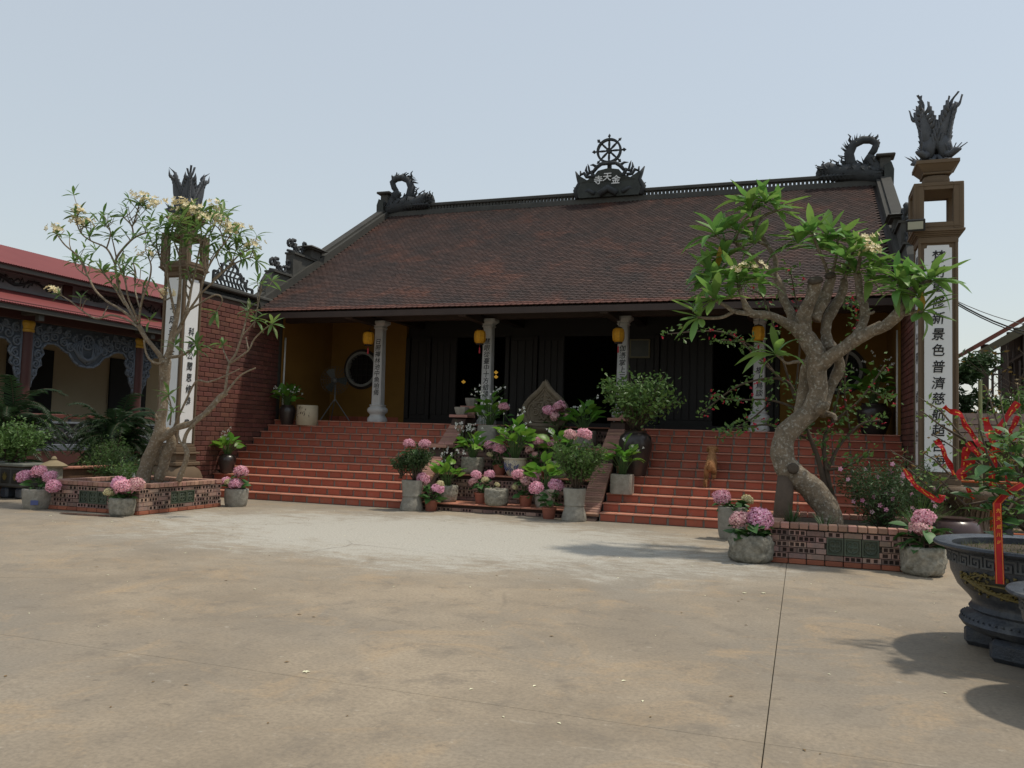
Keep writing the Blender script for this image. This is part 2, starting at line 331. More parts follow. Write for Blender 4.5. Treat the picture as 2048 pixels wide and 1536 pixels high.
# ================================================================== GROUND
def concrete():
    m = bpy.data.materials.new('courtyard_concrete'); m.use_nodes = True; N = m.node_tree.nodes; L = m.node_tree.links
    b = N['Principled BSDF']; b.inputs['Roughness'].default_value = .82; b.inputs['Specular IOR Level'].default_value = .3
    g = N.new('ShaderNodeNewGeometry'); pos = g.outputs['Position']
    def noise(sc, det=6., rgh=.6, stretch=None, dist=0.):
        n = N.new('ShaderNodeTexNoise'); n.inputs['Scale'].default_value = sc; n.inputs['Detail'].default_value = det
        n.inputs['Roughness'].default_value = rgh; n.inputs['Distortion'].default_value = dist
        v = pos
        if stretch:
            mp = N.new('ShaderNodeMapping'); mp.inputs['Scale'].default_value = stretch; mp.inputs['Rotation'].default_value = (0, 0, .5); L.new(pos, mp.inputs[0]); v = mp.outputs[0]
        L.new(v, n.inputs['Vector']); return n.outputs['Fac']
    def rng(f, a, c, lo=0., hi=1.):
        r = N.new('ShaderNodeMapRange'); r.inputs[1].default_value = a; r.inputs[2].default_value = c; r.inputs[3].default_value = lo; r.inputs[4].default_value = hi
        L.new(f, r.inputs[0]); return r.outputs[0]
    def math_(op, a, c):
        x = N.new('ShaderNodeMath'); x.operation = op
        for i, v in enumerate((a, c)):
            if isinstance(v, (int, float)): x.inputs[i].default_value = v
            else: L.new(v, x.inputs[i])
        return x.outputs[0]
    def mix(f, a, c):
        x = N.new('ShaderNodeMix'); x.data_type = 'RGBA'; L.new(f, x.inputs[0])
        for i, v in ((6, a), (7, c)):
            if isinstance(v, tuple): x.inputs[i].default_value = (*v, 1)
            else: L.new(v, x.inputs[i])
        return x.outputs[2]
    c = mix(rng(noise(.5, 8, .68), .38, .62), (.240, .196, .142), (.372, .302, .216))
    c = mix(rng(noise(.21, 5, .6, dist=.5), .46, .60, 0, .9), c, (.236, .208, .168))                 # greyer, trodden areas
    c = mix(rng(noise(1.1, 8, .72, dist=.8), .52, .68, 0, .8), c, (.40, .29, .175))      # rusty dust
    c = mix(rng(noise(2.7, 8, .75, dist=.3), .53, .66, 0, .7), c, (.19, .16, .124))     # smears
    # lime-washed patch in front of the steps: its own outline
    sx = N.new('ShaderNodeSeparateXYZ'); L.new(pos, sx.inputs[0])
    dx = math_('DIVIDE', math_('ADD', sx.outputs[0], 5.2), 5.6); dy = math_('DIVIDE', math_('SUBTRACT', sx.outputs[1], 11.2), 3.2)
    d = math_('SQRT', math_('ADD', math_('MULTIPLY', dx, dx), math_('MULTIPLY', dy, dy)), 0)
    e = math_('SUBTRACT', 1.0, math_('ADD', math_('MULTIPLY', d, .62), math_('MULTIPLY', noise(.8, 10, .74, dist=.6), .9)))
    c = mix(rng(e, -.25, .30, 0, .72), c, (.395, .36, .295))
    pr = math_('ADD', math_('MULTIPLY', e, .9), math_('MULTIPLY', noise(2.6, 10, .78, (1, 2.2, 1), .4), 1.0))
    c = mix(rng(pr, .50, .72, 0, .8), c, (.50, .48, .42))
    c = mix(rng(noise(11., 6, .7), .62, .72, 0, .6), c, (.48, .43, .35))            # pale specks
    c = mix(rng(noise(6., 7, .72), .60, .72, 0, .75), c, (.135, .112, .085))             # dark specks
    wv = N.new('ShaderNodeTexVoronoi'); wv.feature = 'DISTANCE_TO_EDGE'; wv.inputs['Scale'].default_value = .33; wv.inputs['Randomness'].default_value = 1
    mp = N.new('ShaderNodeMix'); mp.data_type = 'VECTOR'; mp.inputs[0].default_value = .22; nz = N.new('ShaderNodeTexNoise'); nz.inputs['Scale'].default_value = 1.6; nz.inputs['Detail'].default_value = 6; L.new(pos, nz.inputs['Vector']); L.new(pos, mp.inputs[4]); L.new(nz.outputs['Color'], mp.inputs[5]); L.new(mp.outputs[1], wv.inputs['Vector'])
    ck = math_('MULTIPLY', rng(wv.outputs['Distance'], .0, .006, 1, 0), rng(noise(.35, 2), .52, .6, 0, .55))
    c = mix(ck, c, (.12, .10, .078))                                                # hairline cracks
    c = mix(rng(noise(1.9, 3, .5, (.5, 2.2, 1), 2.2), .70, .735, 0, .35), c, (.42, .37, .29))  # scuff marks
    c = mix(rng(noise(38., 5, .7), .40, .66, 0, .5), c, (.155, .128, .096))
    L.new(c, b.inputs['Base Color'])
    bp = N.new('ShaderNodeBump'); bp.inputs['Strength'].default_value = .25; bp.inputs['Distance'].default_value = .01
    L.new(noise(30., 5), bp.inputs['Height']); L.new(bp.outputs[0], b.inputs['Normal'])
    return m
CONC = concrete()
g = MB(); g.box(-400, 400, -300, 500, -.6, -.3); g = g.build('ground', DIRT); g['kind'] = 'structure'
yard = MB(); yard.box(-24, 20, -8, 34, -.29, -.07); yard = yard.build('courtyard', mat('joint_dirt', (.09, .075, .058), .95)); yard['kind'] = 'structure'
XB = [-24, -16.9, -11.3, -5.72, -.165, 5.4, 11, 20]; YB = [-8, -.9, 4.45, 9.8, 15.2, 20.6, 34]
for i in range(len(XB)-1):
    for j in range(len(YB)-1):
        s = MB(); s.bevbox(XB[i]+.0025, XB[i+1]-.0025, YB[j]+.002, YB[j+1]-.002, -.068, 0, .0025); s.build('concrete_slab', CONC, yard)
# puddle by the left planter
pd = MB(); rr = random.Random(3); pp = [(-10.95+.62*math.cos(a)*(1+.25*math.sin(3*a+1)), 10.62+.12*math.sin(a)*(1+.3*math.sin(2*a))) for a in [2*PI*k/26 for k in range(26)]]
pd.add([(x, y, .005) for x, y in pp], [tuple(range(26))]); tag(pd.build('puddle', WATER), 'small dark puddle of water on the concrete courtyard', 'puddle')

# ================================================================== TEMPLE HALL
CX = -5.23; XW0, XW1 = -12.4, 1.94; YP = 17.45; ZP = 1.71
RY0, RZ0, RY1, RZ1 = 16.45, 4.22, 23.0, 8.22
temple = thing('temple_hall', 'long low temple hall with dark red tiled roof, ochre walls and raised platform', 'temple', (CX, 19.9, 0))
pl = MB(); pl.box(XW0+.15, XW1-.15, YP+.03, 29, .0, ZP-.024); pl.build('platform', MORTAR, temple)
fl = MB(); fl.box(XW0+.16, XW1-.16, YP+.34, 28.9, ZP-.022, ZP-.004); fl.build('platform_floor', mat('floor_tile', (.12, .04, .028), .5, (.09, .032, .024), 4., .5), temple)
# front yellow walls with round windows
YW = 19.9
def yellow(x0, x1, wx):
    n = 32; r = .46; cz = 3.15; m = MB()
    for dy, rev in ((0, 0), (.22, 1)):
        y = YW+dy; ring = [(wx+r*math.cos(2*PI*k/n), y, cz+r*math.sin(2*PI*k/n)) for k in range(n)]
        out = []
        for k in range(n):
            a = 2*PI*k/n; c, s_ = math.cos(a), math.sin(a)
            t = min(((x1-wx) if c > 0 else (wx-x0))/max(1e-6, abs(c)), ((4.9-cz) if s_ > 0 else (cz-ZP+.003))/max(1e-6, abs(s_)))
            out.append((wx+t*c, y, cz+t*s_))
        m.add(ring+out, [(k, n+k, n+(k+1) % n, (k+1) % n) for k in range(n)])
        for X, Z in ((x0, 4.9), (x1, 4.9), (x0, ZP-.003), (x1, ZP-.003)):
            ks = min(range(n), key=lambda k: (out[k][0]-X)**2+(out[k][2]-Z)**2)
            sgn = (1 if out[ks][0] != X else -1)
            for kk in (-1, 1):
                m.add([out[ks], out[(ks+kk) % n], (X, y, Z)], [(0, 1, 2)])
    m.build('ochre_wall', YELLOW, temple)
    wn = MB(); ring = []
    wn.lathe([(r-.05, -.09), (r+.015, -.09), (r+.015, .06), (r-.05, .06), (r-.05, -.09)], seg=40, cap=False)
    M = Matrix.Translation((wx, YW, cz)) @ Matrix.Rotation(PI/2, 4, 'X')
    fr = obj('round_window', wn.mesh('round_window', mat('window_ring', (.27, .27, .255), .7), auto=40), temple, M)
    pn = MB(); pn.lathe([(.01, -.10), (r-.05, -.10)], seg=32, cap=False); obj('backing', pn.mesh('backing', DARKIN, smooth=True), fr, M)
    bars = MB()
    for q in (-.3, -.15, 0, .15, .3):
        h = math.sqrt(max(.02, (r-.06)**2-q*q)); bars.box(q-.015, q+.015, -h, h, -.02, .0); bars.box(-h, h, q-.015, q+.015, -.045, -.022)
    obj('window_lattice', bars.mesh('window_lattice', BLACKW), fr, M)
    ob = MB(); ob.lathe([(r+.016, -.01), (r+.085, -.01), (r+.085, .025), (r+.016, .025)], seg=40, cap=False)
    obj('window_surround', ob.mesh('window_surround', WOOD), fr, M)
yellow(XW0+.14, -9.95, CX-6.02); yellow(-.5, XW1-.14, CX+6.02)
for x in (XW0+.14, XW1-.14-.05):
    m = MB(); m.box(x, x+.05, YP+.2, YW-.002, ZP-.002, 4.9); m.build('side_lining', YELLOW, temple)
# skirting tiles along the yellow wall
sk_m = MB(); sk_m.bevbox(0, .29, 0, .015, 0, .16, .003); sk_m = sk_m.mesh('skirting_tile', TERRA)
for a, c in ((XW0+.2, -10.0), (-.45, XW1-.3)):
    x = a
    while x < c-.2: obj('skirting_tile', sk_m, temple, TR((x, YW-.018, ZP))); x += .3
# doors: dark timber screen
sc_ = MB(); sc_.box(-9.95, -.5, YW+.12, YW+.18, 4.0, 4.95); sc_.box(-9.95, -.5, YW-.02, YW+.14, ZP-.003, ZP+.13); sc_.build('door_lintel', BLACKW, temple)
xs = [-9.95, -9.4, -7.75, -7.1, -6.35, -4.1, -3.35, -2.6, -1.05, -.5]
for x in (-9.95, -9.35, -7.15, -6.4, -4.1, -3.35, -1.1, -.6):
    m = MB(); m.bevbox(x, x+.12, YW-.03, YW+.17, ZP+.131, 4.0, .012); m.build('door_post', BLACKW, temple)
def leaf_door(x0, x1, y=YW+.04):
    m = MB(); m.box(x0, x1, y, y+.035, ZP+.135, 3.99)
    d = obj('door_leaf', m.mesh('door_leaf', BLACKW), temple)
    p = MB(); n = max(2, int((x1-x0)/.16)); wd = (x1-x0)/n
    for k in range(n): p.bevbox(x0+k*wd+.01, x0+(k+1)*wd-.01, y-.02, y-.001, ZP+.25, 3.9, .006)
    obj('door_board', p.mesh('door_board', BLACKW), d)
for a, c in ((-9.82, -9.36), (-7.02, -6.41), (-3.97, -3.36), (-3.22, -1.98), (-.97, -.61), (-9.22, -8.5), (-6.27, -5.6)): leaf_door(a, c)
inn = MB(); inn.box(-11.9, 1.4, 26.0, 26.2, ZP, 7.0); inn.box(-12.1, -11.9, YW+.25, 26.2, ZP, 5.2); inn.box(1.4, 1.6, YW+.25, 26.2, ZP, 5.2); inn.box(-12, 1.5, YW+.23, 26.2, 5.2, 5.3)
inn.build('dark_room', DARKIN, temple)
# painting on the door boards right of the third column
pt = MB(); p0, p1 = at(1259, 678, YW-.03), at(1300, 716, YW-.03)
pt.bevbox(p0.x, p1.x, YW-.03, YW-.005, p1.z, p0.z, .01)
pic = pt.build('framed_picture', mat('picture_frame', (.16, .14, .08), .5)); tag(pic, 'dull green framed picture hanging on dark doors behind a stone column', 'picture')
pi_ = MB(); pi_.box(p0.x+.04, p1.x-.04, YW-.036, YW-.031, p1.z+.04, p0.z-.04); pi_.build('picture_print', mat('picture_print', (.045, .05, .045), .4, (.07, .075, .06), 6., .5), pic)
# inside lamps
LAMPG = mat('lotus_lamp_glow', (.6, .35, .05), .4, emit=((1, .55, .08), .28))
for i, (px, py) in enumerate(((927, 764), (992, 745), (992, 754))):
    p = at(px, py, 22.5); m = MB(); m.lathe([(.01, -.045), (.05, -.015), (.065, .015), (.025, .035), (.01, .06)], seg=12)
    o = obj('altar_lamp', m.mesh('altar_lamp', LAMPG, smooth=True), None, TR(p)); tag(o, ['small golden altar lamp glowing alone in the dark doorway', 'upper golden altar lamp glowing behind the second column', 'lower golden altar lamp glowing behind the second column'][i], 'lamp')
    st = MB(); st.tube([(0, 0, -.045), (0, 0, ZP-p.z+.0)], .008); st.build('lamp_stem', BLACKM, o, local=True)
# ---- columns
COLX = [CX-4.36, CX-1.57, CX+1.56, CX+4.40]; YC = 17.78
def stone_column(x, k):
    prof = [(.205, 0), (.21, .06), (.198, .10), (.17, .13), (.155, .17), (.17, .20), (.205, .235), (.215, .285), (.20, .33), (.165, .355), (.155, .375), (.17, .385), (.17, .41), (.14, .415)]
    b = MB(); b.lathe(prof, seg=24, cap=True, expo=4)
    def sq(zr):                                            # square shaft with chamfered corners, tapering
        m = MB(); n = 8; vs = []
        for h, z in zr:
            c_ = h*.2
            vs += [(h, -h+c_, z), (h, h-c_, z), (h-c_, h, z), (-h+c_, h, z), (-h, h-c_, z), (-h, -h+c_, z), (-h+c_, -h, z), (h-c_, -h, z)]
        m.add(vs, [(i*n+q, i*n+(q+1) % n, (i+1)*n+(q+1) % n, (i+1)*n+q) for i in range(len(zr)-1) for q in range(n)]+[tuple(reversed(range(n))), tuple(range((len(zr)-1)*n, len(zr)*n))]); return m
    c = obj('column', sq([(.122, .40), (.106, 2.2), (.106, 2.24)]).mesh('column', STONE), temple, TR((x, YC, ZP)))
    obj('column_base', b.mesh('column_base', STONE, auto=50), c, TR((x, YC, ZP)))
    h = sq([(.106, 2.225), (.13, 2.24), (.13, 2.265), (.115, 2.285), (.14, 2.32), (.19, 2.36), (.19, 2.415)]); obj('column_capital', h.mesh('column_capital', STONE), c, TR((x, YC, ZP)))
    s = COLT[k]; z0 = [3.62, 3.60, 3.42, 2.95][k]; dz = [.152, .150, .155, .155][k]
    for i, ch in enumerate(s):
        z = z0-dz*i; rr_ = .122-(z-ZP-.4)/1.8*.016
        letter(ch, (x, YC-rr_-.001, z), .15, 0, c)
    if k == 0:
        q = MB(); q.bevbox(-.06, .06, -.008, .004, -.06, .06, .004); obj('carved_square', q.mesh('carved_square', STONE), c, TR((x, YC-.121, ZP+.55)))
for k, x in enumerate(COLX): stone_column(x, k)
# ---- beams, rafters, soffit
bm = MB(); bm.bevbox(XW0+.12, XW1-.12, YC-.1, YC+.1, ZP+2.418, 4.52, .01); bm.build('front_beam', WOODB, temple)
bm = MB(); bm.bevbox(XW0+.1, XW1-.1, RY0-.02, RY0+.05, RZ0-.17, RZ0-.035, .006); bm.build('eave_fascia', WOODB, temple)
for x in COLX:
    m = MB(); m.bevbox(x-.24, x-.06, RY0+.051, YC+.3, 4.02, 4.19, .01); m.build('beam_end', WOODB, temple)
    m = MB(); m.bevbox(x-.10, x+.10, YC+.101, YW+.1, 4.22, 4.5, .01); m.build('cross_beam', WOOD, temple)
al = math.atan2(RZ1-RZ0, RY1-RY0); U = Vector((0, math.cos(al), math.sin(al))); NR = Vector((0, -math.sin(al), math.cos(al))); SL = math.hypot(RY1-RY0, RZ1-RZ0)
sf = MB()
A0, A1 = Vector((0, RY0, RZ0)), Vector((0, RY1, RZ1))
def slab(mb, x0, x1, a, b, n0, n1):
    vs = []
    for x in (x0, x1):
        for p, n in ((a, n0), (b, n0), (b, n1), (a, n1)): vs.append(Vector((x, 0, 0))+p+NR*n)
    mb.add(vs, [(0, 1, 2, 3), (7, 6, 5, 4), (0, 4, 5, 1), (1, 5, 6, 2), (2, 6, 7, 3), (3, 7, 4, 0)])
slab(sf, XW0+.1, XW1-.1, A0+U*.03, A1, -.075, -.03); roof = sf.build('roof', WOOD, temple)
bk = MB(); bk.add([(XW0, RY1, RZ1), (XW1, RY1, RZ1), (XW1, 2*RY1-RY0, RZ0), (XW0, 2*RY1-RY0, RZ0), (XW0, RY1, RZ1-.12), (XW1, RY1, RZ1-.12), (XW1, 2*RY1-RY0, RZ0-.12), (XW0, 2*RY1-RY0, RZ0-.12)], [(0, 1, 2, 3), (7, 6, 5, 4), (0, 3, 7, 4), (1, 5, 6, 2), (3, 2, 6, 7)])
bk.build('rear_roof_slope', BROWNTILE, roof)
x = XW0+.35
while x < XW1-.2:
    m = MB(); slab(m, x, x+.09, A0+U*.1, A0+U*3.6, -.17, -.076); m.build('rafter', WOOD, roof); x += .62
# tiles
TW, TE = .128, .098
def tile_mesh(name, mt):
    m = MB(); n = 5; top = []; hw = TW*.48; L_ = TE*1.55; th = .016
    out = [(-hw, L_), (-hw, .028), (-hw*.55, .006), (0, 0), (hw*.55, .006), (hw, .028), (hw, L_)]
    f = lambda u, v, d: Vector((u, v, d + .020*(1-v/L_)))
    m.prism(out, 0, th, f); return m.mesh(name, mt)
ROWS = int(SL/TE); NT = int((XW1-XW0-.5)/TW)
tm = tile_mesh('roof_tile', ROOFT); te = tile_mesh('eave_tile', ROOFE)
Rm = Matrix((Vector((1, 0, 0)), U, NR)).transposed()
tv = [v.co.copy() for v in tm.vertices]; tf = [tuple(p.vertices) for p in tm.polygons][1:]
big = MB(); rr = random.Random(11)
for r in range(ROWS):
    sag = .05*math.sin(PI*r/ROWS)
    for k in range(NT+1):
        xo = XW0+.25+(k+(.5 if r % 2 else 0))*TW
        if xo > XW1-.28: continue
        p = Vector((xo+rr.uniform(-.004, .004), 0, 0))+A0+U*(r*TE-.02+rr.uniform(-.004, .004))+NR*(-sag*.6-.005)
        if r < 2:
            obj('eave_tile', te, roof, Matrix.Translation(p) @ (Rm @ Matrix.Rotation(rr.uniform(-.03, .03), 3, 'Z')).to_4x4())
        else:
            Rq = Rm @ Matrix.Rotation(rr.uniform(-.035, .035), 3, 'Z') @ Matrix.Rotation(rr.uniform(-.03, .03), 3, 'Y')
            n = len(big.v); big.v += [tuple(p+Rq @ v) for v in tv]; big.f += [tuple(i+n for i in q) for q in tf]; big.m += [0]*len(tf)
ro = big.build('roof_tiles', ROOFT, roof, kind='stuff'); at_ = ro.data.attributes.new('tint', 'FLOAT', 'FACE'); nfp = len(tf); ntile = len(big.f)//nfp; tv_ = [rr.gauss(1, .15) if rr.random() > .02 else rr.choice((1.6, .55)) for _ in range(ntile)]; at_.data.foreach_set('value', [v for v in tv_ for _ in range(nfp)])
# ridge with pierced band
rd = MB(); rd.bevbox(XW0+.1, XW1-.1, RY1-.13, RY1+.13, RZ1-.08, RZ1+.10, .02); rd.bevbox(XW0+.1, XW1-.1, RY1-.10, RY1+.10, RZ1+.215, RZ1+.31, .015)
ridge = rd.build('ridge', CEMENT, temple)
mm = MB(); mm.bevbox(-.037, .037, -.05, .05, 0, .121, .006); mm = mm.mesh('ridge_baluster', CEMENT); x = XW0+.3
ms = []
while x < XW1-.3: ms.append(TR((x, RY1, RZ1+.098))); x += .105
for M in ms: obj('ridge_baluster', mm, ridge, M)
# gable verges, gable walls and stepped corner parapets
for xs_, sg in ((XW0, 1), (XW1, -1)):
    m = MB(); x0, x1 = sorted((xs_-sg*.12, xs_+sg*.19)); slab(m, x0, x1, A0+U*.25, A1+U*.1, -.12, .17); x0, x1 = sorted((xs_-sg*.15, xs_+sg*.09)); slab(m, x0, x1, A0+U*.25, A1+U*.1, .171, .225); m.build('roof_verge', mat('verge_cement', (.062, .059, .05), .9, (.036, .035, .031), 2.5, .5, .35, 30), temple)
    gw = MB(); f = lambda u, v, d: Vector((d, u, v))
    gw.prism([(17.5, 0), (28.5, 0), (28.5, 4.3), (23, 8.0), (17.5, 4.62)], min(xs_-.1*1, xs_+.1), max(xs_-.1, xs_+.1), f); gw.build('gable_wall', CEMENT, temple)
    sp = MB(); sp.prism([(16.95, 4.45), (19.3, 4.45), (19.3, 5.95), (18.02, 5.95), (18.02, 5.33), (17.2, 5.33), (17.02, 5.1), (16.93, 4.8)], xs_-sg*.125-.0, xs_+sg*.10, f)
    sp.box(xs_-.15, xs_+.15, 18.0, 19.32, 5.951, 6.0); sp.box(xs_-.15, xs_+.15, 17.18, 18.0, 5.331, 5.375)
    par = sp.build('stepped_parapet', CEMENT, temple)
    pc = MB(); pc.box(xs_-.17, xs_+.17, 18.72, 19.15, 6.001, 6.22); pc.box(xs_-.24, xs_+.24, 18.62, 19.25, 6.221, 6.26)
    pc.add([(xs_-.3, 18.5, 6.26), (xs_+.3, 18.5, 6.26), (xs_+.3, 19.35, 6.26), (xs_-.3, 19.35, 6.26), (xs_-.12, 18.8, 6.36), (xs_+.12, 18.8, 6.36), (xs_+.12, 19.1, 6.36), (xs_-.12, 19.1, 6.36)], [(3, 2, 1, 0), (4, 5, 6, 7), (0, 1, 5, 4), (1, 2, 6, 5), (2, 3, 7, 6), (3, 0, 4, 7)])
    pc.build('parapet_cap', CEMENT, par)
    rr = random.Random(5)
    for (ya, za) in ((17.62, 5.375), (18.32, 6.0)):
        sw = MB()
        for q in range(5):
            cy, cz = ya-.34+q*.16, za+.12+.10*math.sin(q*1.4+1)+.04*q
            sw.tube([(xs_, cy+(.13-.012*t)*math.cos(t*.8+q), cz+(.13-.012*t)*math.sin(t*.8+q)) for t in range(9)], [.05-.003*t for t in range(9)], 6)
        sw.tube([(xs_, ya-.42, za+.02), (xs_, ya-.1, za+.05), (xs_, ya+.36, za+.03)], .04, 6); sw.build('cloud_finial', CARVE, par, smooth=True)
def feather(mb, base, tip, w, d, n=6, curl=.0, thick=.03):
    B, T = Vector(base), Vector(tip); ax = (T-B); L_ = ax.length; ax.normalize(); side = ax.cross(Vector(d)).normalized(); nn = Vector(d).normalized()
    prev = None; pts = []
    for i in range(n+1):
        t = i/n; c = B+ax*L_*t+side*curl*L_*math.sin(t*PI*1.3)*.35; ww = w*(math.sin(PI*min(1, t*.9+.12))**.7)*(1-t*.75); pts.append((c, ww))
    vs = []
    for c, ww in pts: vs += [c-side*ww, c+nn*thick, c+side*ww, c-nn*thick]
    fs = []
    for i in range(n):
        for k in range(4): fs.append((i*4+k, i*4+(k+1) % 4, i*4+4+(k+1) % 4, i*4+4+k))
    mb.add(vs, fs)
# ---- ridge-end dragons
def dragon(sg, xe):
    """head faces the middle of the ridge; local u runs from the ridge end inward"""
    zb = RZ1+.12; P = lambda u, v, d=0.: Vector((xe+sg*u, RY1+d, zb+v))
    d = MB(); d.tube([P(.15, .05), P(.5, .16), P(.85, .22), P(1.1, .2), P(1.3, .26), P(1.48, .36), P(1.6, .32), P(1.68, .22)], [.22, .26, .27, .24, .22, .2, .15, .09], 9)
    d.tube([P(.25, .05), P(.3, .3), P(.42, .55), P(.52, .62)], [.17, .17, .15, .12], 8)
    d.tube([P(.7, .2), P(.9, .5), P(.93, .75), P(.82, .98), P(.6, 1.08), P(.4, 1.06), P(.27, .95), P(.33, .78), P(.42, .66)], [.15, .14, .125, .11, .105, .10, .10, .09, .08], 8)
    for (u, v, du, dv) in ((.84, .99, .12, .28), (.3, 1.03, -.06, .17), (.98, .42, .22, .3), (1.02, .36, .30, .22), (1.08, .30, .27, .32), (1.34, .42, .06, .22), (1.52, .44, .07, .16), (.6, .35, .16, .2)):
        d.tube([P(u, v), P(u+du*.5+.03, v+dv*.45), P(u+du*.65-.02, v+dv*.75), P(u+du, v+dv)], [.05, .036, .024, .008], 6)
    for k in range(16):
        u = .15+.09*k; d.tube([P(u, .12+.06*math.sin(k)), P(u+.05, .28+.05*math.sin(k*2)), P(u+.12, .30)], [.045, .03, .008], 5)
        d.tube([P(u, .04, -.12), P(u+.07, .14, -.2), P(u+.15, .1, -.22)], [.07, .05, .012], 5)
    d.lathe([(.03, 0), (.11, .03), (.13, .10), (.09, .17), (.02, .2)], P(1.62, .14), 10)
    r4 = random.Random(17)
    loop = [(.72, .25), (.88, .48), (.95, .72), (.86, .95), (.66, 1.08), (.44, 1.08), (.3, .98), (.32, .8)]
    for k in range(46):
        i = k % 7; a, b = loop[i], loop[i+1]; t_ = r4.random(); u, v = a[0]+(b[0]-a[0])*t_, a[1]+(b[1]-a[1])*t_; cu, cv = .62, .72; du, dv = u-cu, v-cv; q = (du*du+dv*dv)**.5+.01
        feather(d, P(u, v, r4.uniform(-.06, .06)), P(u+du/q*.19+.06, v+dv/q*.17, r4.uniform(-.1, .1)), .035, (0, 1, 0), 4, curl=.5, thick=.02)
    for k in range(90):
        u = r4.uniform(.05, 1.62); v = r4.uniform(.0, .36); feather(d, P(u, v, r4.uniform(-.24, .1)), P(u+r4.uniform(.02, .2), v+r4.uniform(.06, .24), r4.uniform(-.3, .1)), .045, (0, 1, 0), 4, curl=r4.uniform(-.6, .6), thick=.03)
    d.build('ridge_dragon', CARVE, temple, smooth=True)
    s = MB(); s.bevbox(min(P(-.06, 0).x, P(.2, 0).x), max(P(-.06, 0).x, P(.2, 0).x), RY1-.14, RY1+.14, zb, zb+.55, .02); s.bevbox(min(P(-.16, 0).x, P(.3, 0).x), max(P(-.16, 0).x, P(.3, 0).x), RY1-.24, RY1+.24, zb+.551, zb+.62, .02)
    s.build('ridge_end_post', CEMENT, temple)
    w_ = MB(); f = lambda u, v, dd: Vector((xe-sg*.06-sg*u*.55, RY1-.25+dd, RZ1-.2+v))
    w_.prism([(0, 0), (.1, .1), (.12, .5), (0, .7), (-.3, .62), (-.3, 0)], 0, .3, f); w_.build('ridge_end_scroll', CARVEG, temple)
dragon(1, XW0-.06); dragon(-1, XW1+.1)
# ---- crest with dharma wheel
cz = RZ1+.1; cr = MB(); f = lambda u, v, d: Vector((CX+u, RY1-.2+d-.10*math.cos(u*1.6), cz+v))
cr.prism([(-.86, 0), (.86, 0), (.93, .22), (.84, .42), (.92, .62), (.86, .66), (.62, .50), (.42, .60), (.3, .74), (0, .79), (-.3, .74), (-.42, .60), (-.62, .50), (-.86, .66), (-.92, .62), (-.84, .42), (-.93, .22)], 0, .2, f)
crest = cr.build('ridge_crest', CARVEG, temple)
q = MB()
for s in (-1, 1):
    for (pts, rad) in (([(.9, .02), (.98, .25), (.86, .45), (.9, .62), (1.0, .82)], [.09, .08, .07, .07, .015]), ([(.42, .55), (.5, .75), (.62, .70), (.68, .82), (.66, .95)], [.06, .06, .05, .04, .01]), ([(.5, .6), (.66, .62), (.74, .74), (.84, .7), (.85, .82)], [.05] * 4+[.02]), ([(0, .93), (.2, .93), (.33, .85), (.44, .72)], [.05, .055, .06, .05]), ([(.33, .85), (.45, .93), (.56, .95)], [.05, .035, .008]), ([(.56, .72), (.6, .9), (.63, 1.0)], [.035, .03, .006]), ([(.96, .3), (1.05, .36)], [.04, .008]), ([(.25, .06), (.0, .22), (-.2, .1)], [.1, .1, .05]), ([(.4, .1), (.6, .22), (.8, .1)], [.06, .07, .05])):
        q.tube([f(u*s, v, .02 if u < .5 else .08) for u, v in pts], rad, 7)
q.box(CX-.05, CX+.05, RY1-.2, RY1-.06, cz+.74, cz+1.0)
q.build('crest_scrolls', CARVE, crest, smooth=True)
wc = Vector((CX-.02, RY1-.14, cz+1.34)); wl = MB(); n = 28
wl.lathe([(.30, -.05), (.36, -.05), (.36, .05), (.30, .05), (.30, -.05)], seg=32, cap=False)
wl.lathe([(.02, -.06), (.08, -.06), (.08, .06), (.02, .06)], seg=12)
for k in range(8):
    a = k*PI/4; d = Vector((math.cos(a), math.sin(a), 0)); wl.tube([d*.05, d*.16, d*.22, d*.31], [.022, .035, .035, .022], 6)
    wl.tube([d*.35, d*.40, d*.43, d*.50], [.022, .03, .065, .006], 5, flat=.6)
obj('dharma_wheel', wl.mesh('dharma_wheel', CARVE), crest, Matrix.Translation(wc) @ Matrix.Rotation(PI/2, 4, 'X'))
PLW = mat('white_lettering', (.75, .75, .72), .6)
for i, (ch, dx, dz, ry) in enumerate((('寺', -.26, -.06, .25), ('天', .0, .02, 0), ('金', .25, -.08, -.25))):
    letter(ch, (CX-.03+dx, RY1-.315, cz+.50+dz), .26, 0, crest, PLW)
# gutter drain and white conduits at both ends of the porch
for x in (XW0+.22, XW1-.2):
    m = MB(); m.tube([(x, YP+.22, ZP), (x, YP+.22, 3.75)], .022, 8); m.build('white_conduit', WEDGE, temple, smooth=True)

